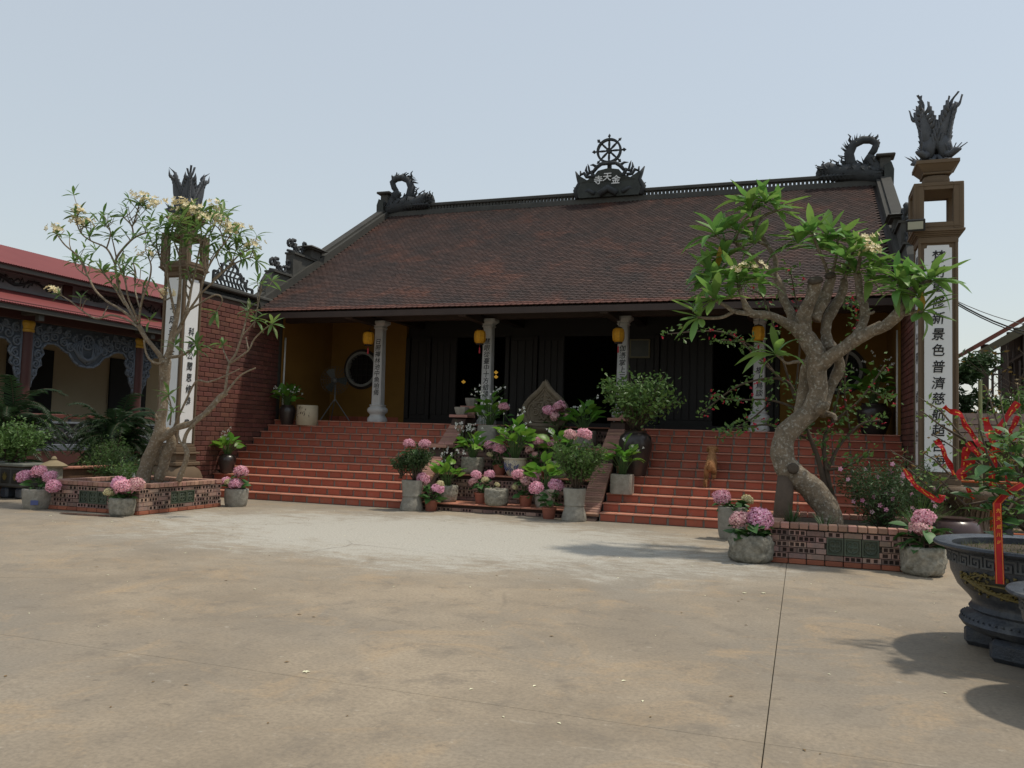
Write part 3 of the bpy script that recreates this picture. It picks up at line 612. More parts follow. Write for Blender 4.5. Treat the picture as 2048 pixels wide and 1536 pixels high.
# ================================================================== STAIRS
R_, T_, Y0S = .158, .27, 14.75
noz = MB(); noz.add([(-.146, 0, 0), (.146, 0, 0), (-.146, -.018, -.007), (.146, -.018, -.007), (-.146, -.022, -.020), (.146, -.022, -.020), (-.146, -.006, -.030), (.146, -.006, -.030), (-.146, .27, 0), (.146, .27, 0), (-.146, .27, -.024), (.146, .27, -.024)],
    [(0, 1, 9, 8), (2, 3, 1, 0), (4, 5, 3, 2), (6, 7, 5, 4), (10, 11, 7, 6), (0, 8, 10, 6, 4, 2), (1, 3, 5, 7, 11, 9)])
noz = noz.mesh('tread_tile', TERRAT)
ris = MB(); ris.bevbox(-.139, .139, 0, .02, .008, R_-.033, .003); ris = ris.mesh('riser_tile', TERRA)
def stairs(x0, x1, label, side):
    t = thing('tiled_stairs', label, 'stairs', ((x0+x1)/2, Y0S, 0))
    core = MB()
    for i in range(1, 12):
        z = i*R_ if i < 11 else ZP
        core.box(x0, x1, Y0S+(i-1)*T_+.012, 17.8, (i-1)*R_+(0 if i == 1 else .0002)-.02*(i == 1), z-.0245)
    core.build('stair_core', MORTAR, t)
    n = int((x1-x0)/.302); pitch = (x1-x0)/n; rr = random.Random(int(x0*10))
    for i in range(1, 12):
        z = i*R_ if i < 11 else ZP; y = Y0S+(i-1)*T_
        off = rr.uniform(-.02, .02); hs_ = 1. if i < 11 else (ZP-10*R_)/R_
        for k in range(n):
            xc = x0+(k+.5)*pitch
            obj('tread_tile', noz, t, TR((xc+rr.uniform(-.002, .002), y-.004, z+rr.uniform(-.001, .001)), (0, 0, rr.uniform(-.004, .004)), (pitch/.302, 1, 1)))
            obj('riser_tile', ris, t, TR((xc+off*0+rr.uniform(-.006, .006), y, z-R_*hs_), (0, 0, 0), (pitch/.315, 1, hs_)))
    return t
stairs(XW0+.16, -7.36, 'wide flight of red terracotta tiled steps below the ceramic drum stool', -1)
stairs(-3.42, XW1-.16, 'wide flight of red terracotta tiled steps with a dog climbing it', 1)

# ================================================================== TERRACED PLANTER between the flights
def hole_brick(L, H, D, nh, name, matr=VBRICK, hole=VBRICKH):
    """brick with its face towards -Y and square holes sunk into it; centred on x, base at z=0"""
    m = MB(); m.box(-L/2, L/2, .03, D, 0, H)
    if nh == 0: m.v = []; m.f = []; m.m = []; m.bevbox(-L/2, L/2, 0, D, 0, H, .004); return m.mesh(name, [matr, hole])
    m.v = []; m.f = []; m.m = []
    hw = H*.72; gap = (L-nh*hw)/(nh+1); xs = [-L/2]
    for k in range(nh): a = -L/2+gap*(k+1)+hw*k; xs += [a, a+hw]
    xs.append(L/2); zs = [0, (H-hw)/2, (H+hw)/2, H]
    for j in range(3):
        for i in range(len(xs)-1):
            a, b, c, d = xs[i], xs[i+1], zs[j], zs[j+1]
            if j == 1 and i % 2 == 1:
                e = .022; m.mi = 1; m.add([(a, e, c), (b, e, c), (b, e, d), (a, e, d), (a, 0, c), (b, 0, c), (b, 0, d), (a, 0, d)], [(0, 1, 2, 3), (4, 5, 1, 0), (5, 6, 2, 1), (6, 7, 3, 2), (7, 4, 0, 3)]); m.mi = 0
            else: m.add([(a, 0, c), (b, 0, c), (b, 0, d), (a, 0, d)], [(0, 1, 2, 3)])
    m.add([(-L/2, 0, 0), (L/2, 0, 0), (L/2, 0, H), (-L/2, 0, H), (-L/2, D, 0), (L/2, D, 0), (L/2, D, H), (-L/2, D, H)], [(3, 2, 6, 7), (0, 4, 5, 1), (0, 3, 7, 4), (1, 5, 6, 2), (4, 7, 6, 5)])
    return m.mesh(name, [matr, hole])
BH, BL = .062, .205
VB = [hole_brick(BL, BH, .09, 3, 'brick'), hole_brick(BL, BH, .09, 2, 'brick'), hole_brick(BL, BH, .09, 3, 'brick'), hole_brick(BL, BH, .09, 0, 'brick')]
HALF = [hole_brick(BL/2-.006, BH, .09, 1, 'brick'), hole_brick(BL/2-.006, BH, .09, 1, 'brick'), hole_brick(BL/2-.006, BH, .09, 0, 'brick')]
CAPM = MB(); CAPM.bevbox(-.05, .05, -.02, .15, 0, .07, .006); CAPM = CAPM.mesh('cap_brick', CAPB)
FOOTM = MB(); FOOTM.bevbox(-.10, .10, -.012, .09, 0, .06, .006); FOOTM = FOOTM.mesh('foot_brick', mat('orange_brick', (.33, .115, .06), .85, (.24, .08, .05), 7., .5, .3, 50, rv=.25))
def course_wall(parent, p0, d, length, z0, courses, seed=0, hole=None, gap=.009):
    """courses of bricks along direction d (unit xy), facing to the right-hand side of d's normal (-Y when d=+X)"""
    rr = random.Random(seed); ang = math.atan2(d[1], d[0]); pitch = BL+gap
    for c in range(courses):
        z = z0+c*(BH+gap); x = -(pitch/2 if c % 2 else 0)
        while x < length-.02:
            a, b = max(0, x), min(length, x+BL)
            if b-a > .06:
                if not (hole and hole[2] <= c < hole[3] and b > hole[0]+.001 and a < hole[1]-.001):
                    me = rr.choice(VB) if b-a > BL*.7 else rr.choice(HALF); L0 = BL if b-a > BL*.7 else BL/2-.006
                    xc = (a+b)/2; obj('brick', me, parent, TR((p0[0]+d[0]*xc, p0[1]+d[1]*xc, z), (0, 0, ang), ((b-a)/L0, 1, 1)) @ Matrix.Translation((0, rr.uniform(-.002, .003), 0)))
                elif a < hole[0]-.05 or b > hole[1]+.05:
                    a2, b2 = (a, hole[0]) if a < hole[0]-.05 else (hole[1], b)
                    xc = (a2+b2)/2; obj('brick', rr.choice(HALF), parent, TR((p0[0]+d[0]*xc, p0[1]+d[1]*xc, z), (0, 0, ang), ((b2-a2)/(BL/2-.006), 1, 1)))
            x += pitch
terr = thing('terraced_planter', 'stepped brick terrace with sloping side walls between the two stair flights', 'planter', (CX, 14.9, 0))
TX0, TX1 = -6.98, -3.76
LED = [(14.85, .155), (15.62, .68), (16.42, 1.27), (17.3, 1.71)]
for i, (y, z) in enumerate(LED):
    m = MB(); m.box(TX0-.02, TX1+.02, y+.085, 17.9, (0 if i == 0 else LED[i-1][1]-.02), z-.026); m.build('terrace_core', BRICKM, terr)
    zb = 0.005 if i == 0 else LED[i-1][1]+.004; nc = max(1, int((z-.03-zb)/(BH+.009))); 
    course_wall(terr, (TX0, y, 0), (1, 0), TX1-TX0, zb, nc, seed=20+i)
    n = 11; pw = (TX1-TX0)/n
    lt = MB(); lt.bevbox(-pw/2+.004, pw/2-.004, -.02, .74 if i < 3 else .5, -.024, 0, .003); lt = lt.mesh('ledge_tile', TERRAT)
    for k in range(n): obj('ledge_tile', lt, terr, TR((TX0+(k+.5)*pw, y, z)))
# cheek walls: piers with flat caps joined by sloping copings
COPEB = MB(); COPEB.bevbox(-.175, .175, 0, .055, -.03, .03, .005); COPEB = COPEB.mesh('coping_brick', CAPB)
def cheek(x0, x1):
    xm = (x0+x1)/2; prof = [(14.62, 0), (17.9, 0), (17.9, 2.05), (17.62, 2.05), (17.45, 1.84), (17.05, 1.82), (16.95, 1.6), (16.35, 1.2), (15.95, 1.18), (15.85, .92), (14.66, .02)]
    m = MB(); m.prism(prof, x0+.03, x1-.03, lambda u, v, d: Vector((d, u, v))); m.build('cheek_wall', BRICKM, terr)
    for (ya, za, yb, zb) in ((14.72, .1, 15.86, .99), (16.36, 1.24, 16.98, 1.66), (17.46, 1.88, 17.66, 2.06)):
        L_ = math.hypot(yb-ya, zb-za); n = max(2, int(L_/.062)); a = math.atan2(zb-za, yb-ya)
        for k in range(n):
            t = k/n; obj('coping_brick', COPEB, terr, TR((xm, ya+(yb-ya)*t, za+(zb-za)*t), (a, 0, 0)))
    for (ya, yb, z) in ((15.88, 16.38, 1.19), (17.0, 17.48, 1.85), (17.62, 17.92, 2.07)):
        n = max(3, int((yb-ya)/.062)); 
        for k in range(n): obj('coping_brick', COPEB, terr, TR((xm, ya+(yb-ya)*k/n, z+.03), (0, 0, 0), (1.25, 1, 1)))
cheek(-7.36, -6.98); cheek(-3.78, -3.42)

# ================================================================== BRICK FLANK WALLS
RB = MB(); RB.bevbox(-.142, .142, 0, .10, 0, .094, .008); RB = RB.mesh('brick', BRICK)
def flank_wall(xs, sg, label):
    """sg=+1: seen face looks to +X"""
    t = thing('brick_wall', label, 'wall', (xs, 16.0, 0))
    y0, y1, zt = 14.56, 17.52, 4.36
    c = MB(); c.box(min(xs, xs+sg*.13)-(0 if sg > 0 else 0), max(xs, xs+sg*.13), y0+.02, y1, 0, zt); c.build('wall_core', BRICKM, t)
    ms = []; rr = random.Random(9); z = .0; k = 0; xf = xs+sg*.15; d = Matrix.Rotation(PI/2 if sg > 0 else -PI/2, 4, 'Z')
    while z < zt-.09:
        y = y0-(.15 if k % 2 else 0)
        while y < y1-.03:
            a, b = max(y, y0), min(y+.284, y1)
            st = max(0, 1+int((((a+b)/2)-Y0S)/T_))*R_
            if b-a > .05 and z+.094 > st-.02:
                ms.append(Matrix.Translation((xf-sg*rr.uniform(0, .006), (a+b)/2, z)) @ d @ Matrix.Diagonal(((b-a)/.284, 1, 1, 1)))
            y += .296
        z += .107; k += 1
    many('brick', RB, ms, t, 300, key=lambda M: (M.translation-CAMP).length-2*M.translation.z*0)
    cp = MB(); cp.bevbox(xs-.18, xs+.22, y0-.02, y1-.25, zt+.18, zt+.26, .02); cp.bevbox(xs-.12, xs+.17, y0, y1-.25, zt+.002, zt+.06, .01); cope = cp.build('wall_coping', CEMENT, t)
    fm = MB(); fm.bevbox(-.035, .035, -.05, .05, 0, .12, .012); fm = fm.mesh('coping_baluster', CARVE); y = y0+.06
    while y < y1-.3: obj('coping_baluster', fm, cope, TR((xs+.02, y, zt+.06), (.5, 0, 0))); y += .105
    fr = MB(); zc = zt+.26; bar = lambda a, b, r=.028: fr.tube([(xs, a[0], zc+a[1]), (xs, b[0], zc+b[1])], r, 4)
    prof = [(15.15, 0), (15.15, .34), (15.3, .34), (15.3, .2), (15.42, .2), (15.42, .5), (15.55, .62), (15.7, .7), (15.85, .62), (15.98, .52), (15.98, .42), (16.12, .4), (16.12, .26), (16.3, .26), (16.3, .14), (16.55, .14), (16.55, 0), (16.9, 0)]
    for a, b in zip(prof, prof[1:]): bar(a, b, .035)
    for q in range(9):
        yy = 15.25+q*.13; top = .3+.35*math.exp(-((yy-15.7)/.35)**2)
        fr.tube([(xs, yy+.06*math.cos(u*.9), zc+.06+top*u/9) for u in range(9)], .026, 5)
    for q in range(5): bar((15.2+.04*q, .12*q+.06), (16.25-.1*q, .12*q+.06), .024)
    fr.build('fretwork_crest', CARVE, t)
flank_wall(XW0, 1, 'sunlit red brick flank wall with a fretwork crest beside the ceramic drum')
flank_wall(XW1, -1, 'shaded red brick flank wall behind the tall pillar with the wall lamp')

# ================================================================== TALL PILLARS
def phoenix(parent, cx, cy, z):
    """four birds back to back, tails swept up and out"""
    b = MB(); rr = random.Random(4)
    for q in range(4):
        a = q*PI/2+PI/4; o = Vector((math.cos(a), math.sin(a), 0)); s = Vector((-o.y, o.x, 0)); C = Vector((cx, cy, z))
        # body and crouched head
        b.tube([C+o*.04+Vector((0, 0, .42)), C+o*.13+Vector((0, 0, .34)), C+o*.17+Vector((0, 0, .22)), C+o*.14+Vector((0, 0, .08))], [.09, .12, .11, .06], 8)
        b.tube([C+o*.16+Vector((0, 0, .16)), C+o*.27+Vector((0, 0, .10)), C+o*.36+Vector((0, 0, .14)), C+o*.44+Vector((0, 0, .13))], [.07, .06, .055, .015], 7)
        for k in range(5): feather(b, C+o*(.24+.02*k)+Vector((0, 0, .12)), C+o*(.26+.05*k)+s*(.06*(k-2))+Vector((0, 0, .25)), .025, s, 3, thick=.012)
        for k in range(3): b.tube([C+o*.1+s*(k-1)*.08+Vector((0, 0, .1)), C+o*.2+s*(k-1)*.1+Vector((0, 0, .0)), C+o*.28+s*(k-1)*.12+Vector((0, 0, .02))], [.04, .035, .012], 5)
        # tail: overlapping curled plumes on both edges of a leaning fan
        spine = lambda t: C+o*(.07+.25*t**1.2)+Vector((0, 0, .22+.66*t))
        b.tube([spine(t/6) for t in range(7)], [.12, .15, .155, .135, .10, .06, .012], 8, flat=.55)
        for k in range(8):
            t = .05+.11*k
            for sd in (-1, 1):
                feather(b, spine(t)+s*sd*.03, spine(t)+s*sd*(.235-.016*k)+Vector((0, 0, .15))+o*.02, .06, o, 5, curl=.5*sd, thick=.03)
            feather(b, spine(t), spine(t)+o*(.20-.014*k)+Vector((0, 0, .12)), .05, s, 5, curl=-.5, thick=.03)
        for k, (du, dv, ds) in enumerate(((.05, .22, 0), (.12, .15, .07), (-.05, .16, -.07))): feather(b, spine(.88), spine(1)+o*du+s*ds+Vector((0, 0, dv-.05)), .045, s, 6, curl=.5*(-1)**k, thick=.022)
    return b.build('phoenix_finial', mat('dark_phoenix', (.115, .122, .135), .75, (.06, .065, .074), 6., .5, .35, 40), parent, smooth=True)
def pillar(cx, cy, label, front, side, fz, sz, zf, zs):
    """front: text on the -Y face; side: text on the face towards the hall's middle (sign fz)"""
    t = thing('tall_pillar', label, 'pillar', (cx, cy, 0)); hw = .275; M = lambda m, n, p=t, **k: m.build(n, k.pop('mt', PILLAR), p, **k)
    m = MB(); m.lathe([(.45, 0), (.47, .12), (.47, .3), (.43, .42), (.36, .52), (.34, .54)], (cx, cy, .12), 24, expo=5); m.bevbox(cx-.5, cx+.5, cy-.5, cy+.5, 0, .12, .02); M(m, 'pillar_base', auto=40)
    m = MB(); m.bevbox(cx-.37, cx+.37, cy-.37, cy+.37, .66, .74, .015); m.bevbox(cx-.31, cx+.31, cy-.31, cy+.31, .74, .9, .01); m.bevbox(cx-.36, cx+.36, cy-.36, cy+.36, .9, .94, .01); m.bevbox(cx-.3, cx+.3, cy-.3, cy+.3, .94, 1.04, .01); M(m, 'pillar_pedestal')
    m = MB(); m.bevbox(cx-hw+.03, cx+hw-.03, cy-hw+.03, cy+hw-.03, 1.04, 4.64, .01)
    for sx in (-1, 1):
        for sy in (-1, 1): m.bevbox(cx+sx*hw-.045 if sx > 0 else cx-hw, cx+hw if sx > 0 else cx-hw+.045, cy+hw-.045 if sy > 0 else cy-hw, cy+hw if sy > 0 else cy-hw+.045, 1.045, 4.7, .012)
    m.bevbox(cx-hw-.003, cx+hw+.003, cy-hw-.003, cy+hw+.003, 1.045, 1.1, .006); m.bevbox(cx-hw-.003, cx+hw+.003, cy-hw-.003, cy+hw+.003, 4.61, 4.702, .006)
    sh = M(m, 'pillar_shaft')
    for (dx, dy, nm) in ((0, -1, 0), (fz, 0, 1), (-fz, 0, 2), (0, 1, 3)):
        p = MB(); w2 = .19; p.prism([(-w2, 1.13), (w2, 1.13), (w2, 4.53), (w2-.035, 4.535), (w2-.04, 4.575), (-w2+.04, 4.575), (-w2+.035, 4.535), (-w2, 4.53)], 0, .014, lambda u, v, d: Vector((cx+(u if dy else dx*(hw-.03+d)), cy+(u if dx else dy*(hw-.03+d)), v)))
        pn = p.build('lettered_panel', WHITEP, sh)
        if nm == 0:
            for ch, z in zip(front, zf): letter(ch, (cx-.005, cy-hw+.010, z), .20, 0, pn, sx=.92)
        if nm == 1:
            for ch, z in zip(side, zs): letter(ch, (cx+fz*(hw-.010), cy, z), .19, fz*PI/2, pn, sx=.92)
    m = MB(); m.lathe([(.29, 4.70), (.30, 4.72), (.33, 4.74), (.355, 4.78), (.355, 4.81)], (cx, cy, 0), 4, rot=PI/4); m = MB()
    for h, z0, z1 in ((.29, 4.703, 4.725), (.315, 4.725, 4.75), (.335, 4.75, 4.775), (.36, 4.775, 4.81)): m.bevbox(cx-h, cx+h, cy-h, cy+h, z0, z1, .004)
    M(m, 'pillar_cornice')
    m = MB(); B = .345; h = .20; z0, z1 = 4.811, 5.53
    for sx in (-1, 1):
        for sy in (-1, 1): m.bevbox(*sorted((cx+sx*h, cx+sx*B)), *sorted((cy+sy*h, cy+sy*B)), z0, z1, .01)
    for a, b_ in ((z0, 4.915), (5.42, z1)):
        m.box(cx-h-.001, cx+h+.001, cy-B+.002, cy+B-.002, a+.002, b_); m.box(cx-B+.002, cx-h, cy-h-.001, cy+h+.001, a+.003, b_-.001); m.box(cx+h, cx+B-.002, cy-h-.001, cy+h+.001, a+.003, b_-.001)
    bx = M(m, 'lantern_box')
    fm = MB()
    for s_ in (-1, 1):
        y = cy+s_*(B+.001); g_ = B-.045
        for a in ((-g_, -g_+.014, z0+.05, z1-.05), (g_-.014, g_, z0+.05, z1-.05)): fm.box(cx+a[0], cx+a[1], y-.006, y+.006, a[2], a[3]); fm.box(cx+s_*(B+.001)-.006, cx+s_*(B+.001)+.006, cy+a[0], cy+a[1], a[2], a[3])
        for a in ((z0+.036, z0+.05), (z1-.05, z1-.036)): fm.box(cx-g_, cx+g_, y-.006, y+.006, *a); fm.box(cx+s_*(B+.001)-.006, cx+s_*(B+.001)+.006, cy-g_, cy+g_, *a)
    fm.build('box_moulding', PILLAR, bx)
    m = MB(); m.lathe([(.165, 0), (.19, .03), (.195, .09), (.18, .15), (.15, .17)], (cx, cy, 5.531), 20, expo=4); m.bevbox(cx-.2, cx+.2, cy-.2, cy+.2, 5.702, 5.74, .008); M(m, 'pillar_neck', auto=40)
    m = MB(); m.add([(cx+a*q, cy+b_*q, z) for q, z in ((.2, 5.742), (.28, 5.84), (.3, 5.85), (.3, 5.9)) for a, b_ in ((-1, -1), (1, -1), (1, 1), (-1, 1))], [(0, 3, 2, 1), (12, 13, 14, 15)]+[(i*4+k, i*4+(k+1) % 4, i*4+4+(k+1) % 4, i*4+4+k) for i in range(3) for k in range(4)]); M(m, 'finial_tray')
    phoenix(t, cx, cy, 5.9); return t
ZF = [at(1866, y, 13.95).z for y in (515, 545, 574, 606, 638, 670, 702, 735, 768, 799, 831, 862, 893, 923)]
ZL = [atx(375, y, -12.1).z for y in (663, 690, 711, 733, 756, 779, 803, 848)]
ZLF = [at(335, y, 13.95).z for y in (618, 640, 663, 688, 709)]
pillar(1.94, 14.225, 'tall brown pillar with fourteen black characters and a wall lamp below its open box', R_PIL, '聞思修大光明川成生先', -1, 0, ZF, [4.35-.3*i for i in range(10)])
pillar(XW0, 14.225, 'tall brown pillar with white lettered panels half hidden by the flowering bare-limbed tree', L_FR, L_RT, 1, 0, ZLF, ZL)
# flood lamp on the right pillar
p0 = at(1831, 450, 13.78); fl_ = thing('flood_lamp', 'black rectangular flood lamp fixed to the pillar below its open box', 'lamp', p0)
M_ = TR(p0, (.35, 0, -.12)); m = MB(); m.bevbox(-.135, .135, -.03, .045, -.095, .085, .01); obj('lamp_housing', m.mesh('lamp_housing', BLACKM), fl_, M_)
m = MB(); m.box(-.105, .105, -.034, -.031, -.06, .055); obj('lamp_glass', m.mesh('lamp_glass', GLASSY), fl_, M_)
m = MB(); m.tube([(0, .04, 0), (0, .16, .02), (.02, .2, .1)], .014, 6); obj('lamp_bracket', m.mesh('lamp_bracket', GREYM), fl_, M_)

# ================================================================== HANGING LANTERNS
def lantern(x, y, z, label):
    t = thing('hanging_lantern', label, 'lantern', (x, y, z-.17), 'yellow cloth lanterns along the porch')
    for n, prof, mt, sg in (('lantern_shade', [(.075, -.15), (.115, -.12), (.125, -.06), (.125, .07), (.115, .125), (.075, .15)], LANTERN, 8), ('lantern_base', [(.085, -.175), (.09, -.16), (.085, -.148)], BLACKW, 12), ('lantern_lid', [(.085, .148), (.07, .17), (.02, .185)], BLACKW, 12)):
        m = MB(); m.lathe(prof, (0, 0, .17), sg, rot=PI/8); m.build(n, mt, t, local=True)
    m = MB()
    for k in range(8): a = k*PI/4+PI/8; m.tube([(math.cos(a)*.079, math.sin(a)*.079, .02), (math.cos(a)*.1265, math.sin(a)*.1265, .11), (math.cos(a)*.1265, math.sin(a)*.1265, .24), (math.cos(a)*.079, math.sin(a)*.079, .32)], .004, 4)
    m.build('lantern_rib', GOLD, t, local=True)
    m = MB(); m.tube([(0, 0, .35), (.01, .1, .47), (0, .2, .60)], .005, 5); m.build('hook', BLACKM, t, local=True)
    m = MB(); m.tube([(0, 0, 0), (0, 0, -.06)], .004, 4); m.lathe([(.012, -.2), (.02, -.19), (.014, -.1), (.018, -.08), (.006, -.06)], (0, 0, 0), 8)
    m.build('tassel', PINKBOW, t, local=True)
for i, x in enumerate(COLX): lantern([-9.59, -6.79, -3.66, -.83][i]+.0, 17.2, 3.655, 'yellow cloth lantern hanging beside the stone column that ' + ['begins with the character for sun', 'has ten and direction characters', 'half hides the framed picture', 'stands behind the red-flowered bush'][i])

# ================================================================== SIDE HALL on the left
XS = -19.2; hall = thing('side_hall', 'long side hall with red metal roofs, carved grey arches and maroon columns', 'building', (-20.5, 18, 0))
YA, YZ = 6.0, 27.0
m = MB(); m.box(-27, -18.75, YA, YZ, 0, .70); m.build('hall_plinth', MAROON, hall)
m = MB(); m.box(-21.55, -21.35, YA, YZ, .70, 5.0); wall_h = m.build('hall_wall', CREAMW, hall)
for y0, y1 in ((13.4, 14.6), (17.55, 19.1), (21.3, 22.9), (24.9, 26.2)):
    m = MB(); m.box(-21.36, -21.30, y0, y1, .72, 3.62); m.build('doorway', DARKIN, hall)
def corrug(x0, z0, x1, z1, name):
    m = MB(); n = int((YZ-YA)/.075); vs = []
    for k in range(n*2+1):
        y = YA+k*(YZ-YA)/(n*2); h = .022 if k % 2 else 0
        vs += [(x0, y, z0+h), (x1, y, z1+h)]
    m.add(vs, [(2*k, 2*k+1, 2*k+3, 2*k+2) for k in range(n*2)]); N0 = len(m.v)
    m.add([(x0, YA, z0-.02), (x1, YA, z1-.02), (x1, YZ, z1-.02), (x0, YZ, z0-.02)], [(3, 2, 1, 0)])
    return m.build(name, REDROOF, hall)
corrug(-18.3, 4.37, -20.05, 4.95, 'lower_roof'); corrug(-19.25, 5.50, -23.0, 6.79, 'upper_roof')
m = MB(); m.add([(-23, YA, 6.80), (-23, YZ, 6.80), (-26.8, YZ, 5.5), (-26.8, YA, 5.5)], [(0, 1, 2, 3)]); m.build('rear_roof', REDROOF, hall)
m = MB(); m.bevbox(-18.42, -18.34, YA, YZ, 4.22, 4.36, .01); m.bevbox(-19.36, -19.29, YA, YZ, 5.36, 5.49, .01); m.build('eave_board', mat('grey_eave', (.075, .07, .06), .7), hall)
m = MB(); m.bevbox(XS-.12, XS+.12, YA, YZ, 4.11, 4.42, .01); m.build('hall_beam', MAROON, hall)
m = MB(); m.box(-20.2, -20.06, YA, YZ, 4.9, 5.6); fz_ = m.build('frieze', FRIEZE, hall)
m = MB(); m.bevbox(-20.06, -20.02, YA, YZ, 4.97, 5.03, .008); m.bevbox(-20.06, -20.02, YA, YZ, 5.42, 5.46, .008); m.build('frieze_moulding', FRIEZE, hall)
m = MB(); m.box(-21.4, -18.45, YA, YZ, 4.43, 4.46); m.build('veranda_ceiling', MAROON, hall)
HC = [12.42, 16.32, 20.22, 24.12]
rr = random.Random(21)
for j, y in enumerate(HC[:3]):
    m = MB(); m.bevbox(-20.055, -19.99, y-.15+1.95-.0, y+.15+1.95, 5.03, 5.42, .01); m.build('frieze_post', MAROON, fz_)
    d = MB(); yy = y+2.15
    d.tube([(-20.05, y-1.65+.16*k, 5.23+.09*math.sin(k*.9)) for k in range(20)], [.02+.045*math.sin(PI*k/19) for k in range(20)], 6, flat=.6)
    for k in range(26): yq = y-1.6+.125*k; d.tube([(-20.04, yq, 5.2+.1*math.sin(k)), (-20.03, yq+.07, 5.29+.08*math.sin(k*1.7)), (-20.04, yq+.16, 5.25+.1*math.sin(k*2.3))], [.022, .018, .006], 5)
    d.build('frieze_dragon', CARVE, fz_, smooth=True)
for y in HC:
    m = MB(); m.lathe([(.155, 0), (.155, 3.22)], (XS, y, .70), 20); c = m.build('hall_column', MAROON, hall, auto=40)
    g_ = MB(); g_.lathe([(.158, -.2), (.185, -.19), (.185, -.13), (.165, -.11), (.18, -.06), (.2, .02), (.19, .07), (.16, .1)], (XS, y, 4.01), 20); g_.build('gold_capital', GOLD, c, auto=40)
    b_ = MB(); b_.box(XS+.0, XS+.78, y-.30, y-.16, 4.22, 4.34); b_.bevbox(XS+.62, XS+.76, y-.31, y-.15, 4.06, 4.22, .01); b_.build('bracket_beam', mat('grey_eave', (.1, .1, .1)), c)
def spiral(mb, c, r, turns, sg, f, rad=.03, seg=5):
    n = int(turns*9); mb.tube([f(c[0]+sg*(r*(1-.8*k/n))*math.cos(k/n*turns*2*PI+1.2), c[1]+(r*(1-.8*k/n))*math.sin(k/n*turns*2*PI+1.2)) for k in range(n+1)], [rad*(1-.5*k/n) for k in range(n+1)], seg)
for j in range(3):
    ya, yb = HC[j]+.17, HC[j+1]-.17; ym = (ya+yb)/2; H = (yb-ya)/2; zt = 4.10
    half = [(1.0, -1.72), (.985, -1.55), (.93, -1.40), (.90, -1.20), (.83, -1.10), (.86, -.95), (.80, -.80), (.84, -.66), (.76, -.52), (.62, -.50), (.52, -.56), (.44, -.66), (.34, -.72), (.26, -.90), (.15, -1.02), (0, -1.05)]
    poly = [(-H, zt), (H, zt)]+[(u*H, zt+v) for u, v in half]+[(-u*H, zt+v) for u, v in reversed(half[:-1])]
    p = MB(); p.prism(poly, XS-.03, XS+.03, lambda u, v, d: Vector((d, ym+u, v))); pan = p.build('carved_arch', mat('arch_ground', (.075, .088, .105), .8, (.045, .053, .064), 5., .5, .3, 40), hall)
    f = lambda u, v: Vector((XS+.045, ym+u, zt+v)); r_ = MB(); rr = random.Random(30+j)
    for s in (-1, 1):
        for (u, v, q) in ((.95, -1.35, .10), (.93, -1.1, .13), (.9, -.85, .13), (.93, -.55, .14), (.78, -.36, .15), (.62, -.3, .14), (.45, -.42, .14), (.33, -.55, .13), (.9, -.2, .13), (.72, -.14, .10), (.55, -.12, .10), (.38, -.2, .12), (.25, -.3, .10)):
            spiral(r_, (u*H*s, v), q, 1.6, s*rr.choice((-1, 1)), f, .034)
        for k in range(5): r_.tube([f(s*(.16+.07*k), -.28-.03*k), f(s*(.2+.09*k), -.55), f(s*(.17+.07*k), -.8+.05*k), f(s*.06*k, -.98+.03*k)], [.03, .035, .03, .015], 5)
        for q in range(60): u, v = s*rr.uniform(.05, .98)*H, rr.uniform(-.5, -.08); r_.tube([f(u, v), f(u+rr.uniform(-.07, .07), v+rr.uniform(-.07, .07))], [.03, .012], 4)
    for a, b_ in zip(poly[1:], poly[2:]+poly[:1]): r_.tube([Vector((XS+.03, ym+a[0], a[1])), Vector((XS+.03, ym+b_[0], b_[1]))], .035, 5)
    r_.tube([f(.2*math.cos(k*PI/10), -.34+.2*math.sin(k*PI/10)) for k in range(21)], .03, 6); r_.tube([f(.06*math.cos(k*PI/5), -.34+.06*math.sin(k*PI/5)) for k in range(11)], .02, 5)
    for k in range(8): r_.tube([f(.06*math.cos(k*PI/4), -.34+.06*math.sin(k*PI/4)), f(.2*math.cos(k*PI/4), -.34+.2*math.sin(k*PI/4))], .016, 4)
    r_.tube([f(-.26, -.62), f(-.16, -.8), f(0, -.86), f(.16, -.8), f(.26, -.62)], [.03, .05, .06, .05, .03], 6)
    r_.build('arch_relief', CARVEB, pan, smooth=True)
    bl = MB(); bl.box(XS-.04, XS+.02, ya, yb, .82, 1.5); bal = bl.build('balustrade', mat('balustrade_ground', (.04, .042, .046), .8), hall)
    rl = MB(); rl.bevbox(XS-.09, XS+.09, ya, yb, 1.58, 1.70, .015); rl.build('handrail', mat('red_rail', (.13, .042, .034), .5), bal)
    rl = MB(); rl.bevbox(XS-.07, XS+.07, ya, yb, 1.44, 1.50, .01); rl.bevbox(XS-.08, XS+.10, ya, yb, .70, .88, .015)
    for k in range(6): rl.box(XS-.03, XS+.03, ya+.1+k*.62, ya+.14+k*.62, 1.5, 1.58)
    rl.build('balustrade_frame', CARVEB, bal)
    rb = MB()
    for k in range(90):
        y_, z_ = rr.uniform(ya+.08, yb-.08), rr.uniform(.92, 1.4)
        rb.tube([(XS+.03, y_, z_), (XS+.06, y_+rr.uniform(-.12, .12), z_+rr.uniform(-.08, .08)), (XS+.03, y_+rr.uniform(-.2, .2), z_+rr.uniform(-.12, .12))], [.03, .035, .012], 5)
    rb.build('balustrade_carving', mat('carving_highlight', (.17, .18, .195), .75, (.07, .08, .09), 7., .5), bal, smooth=True)

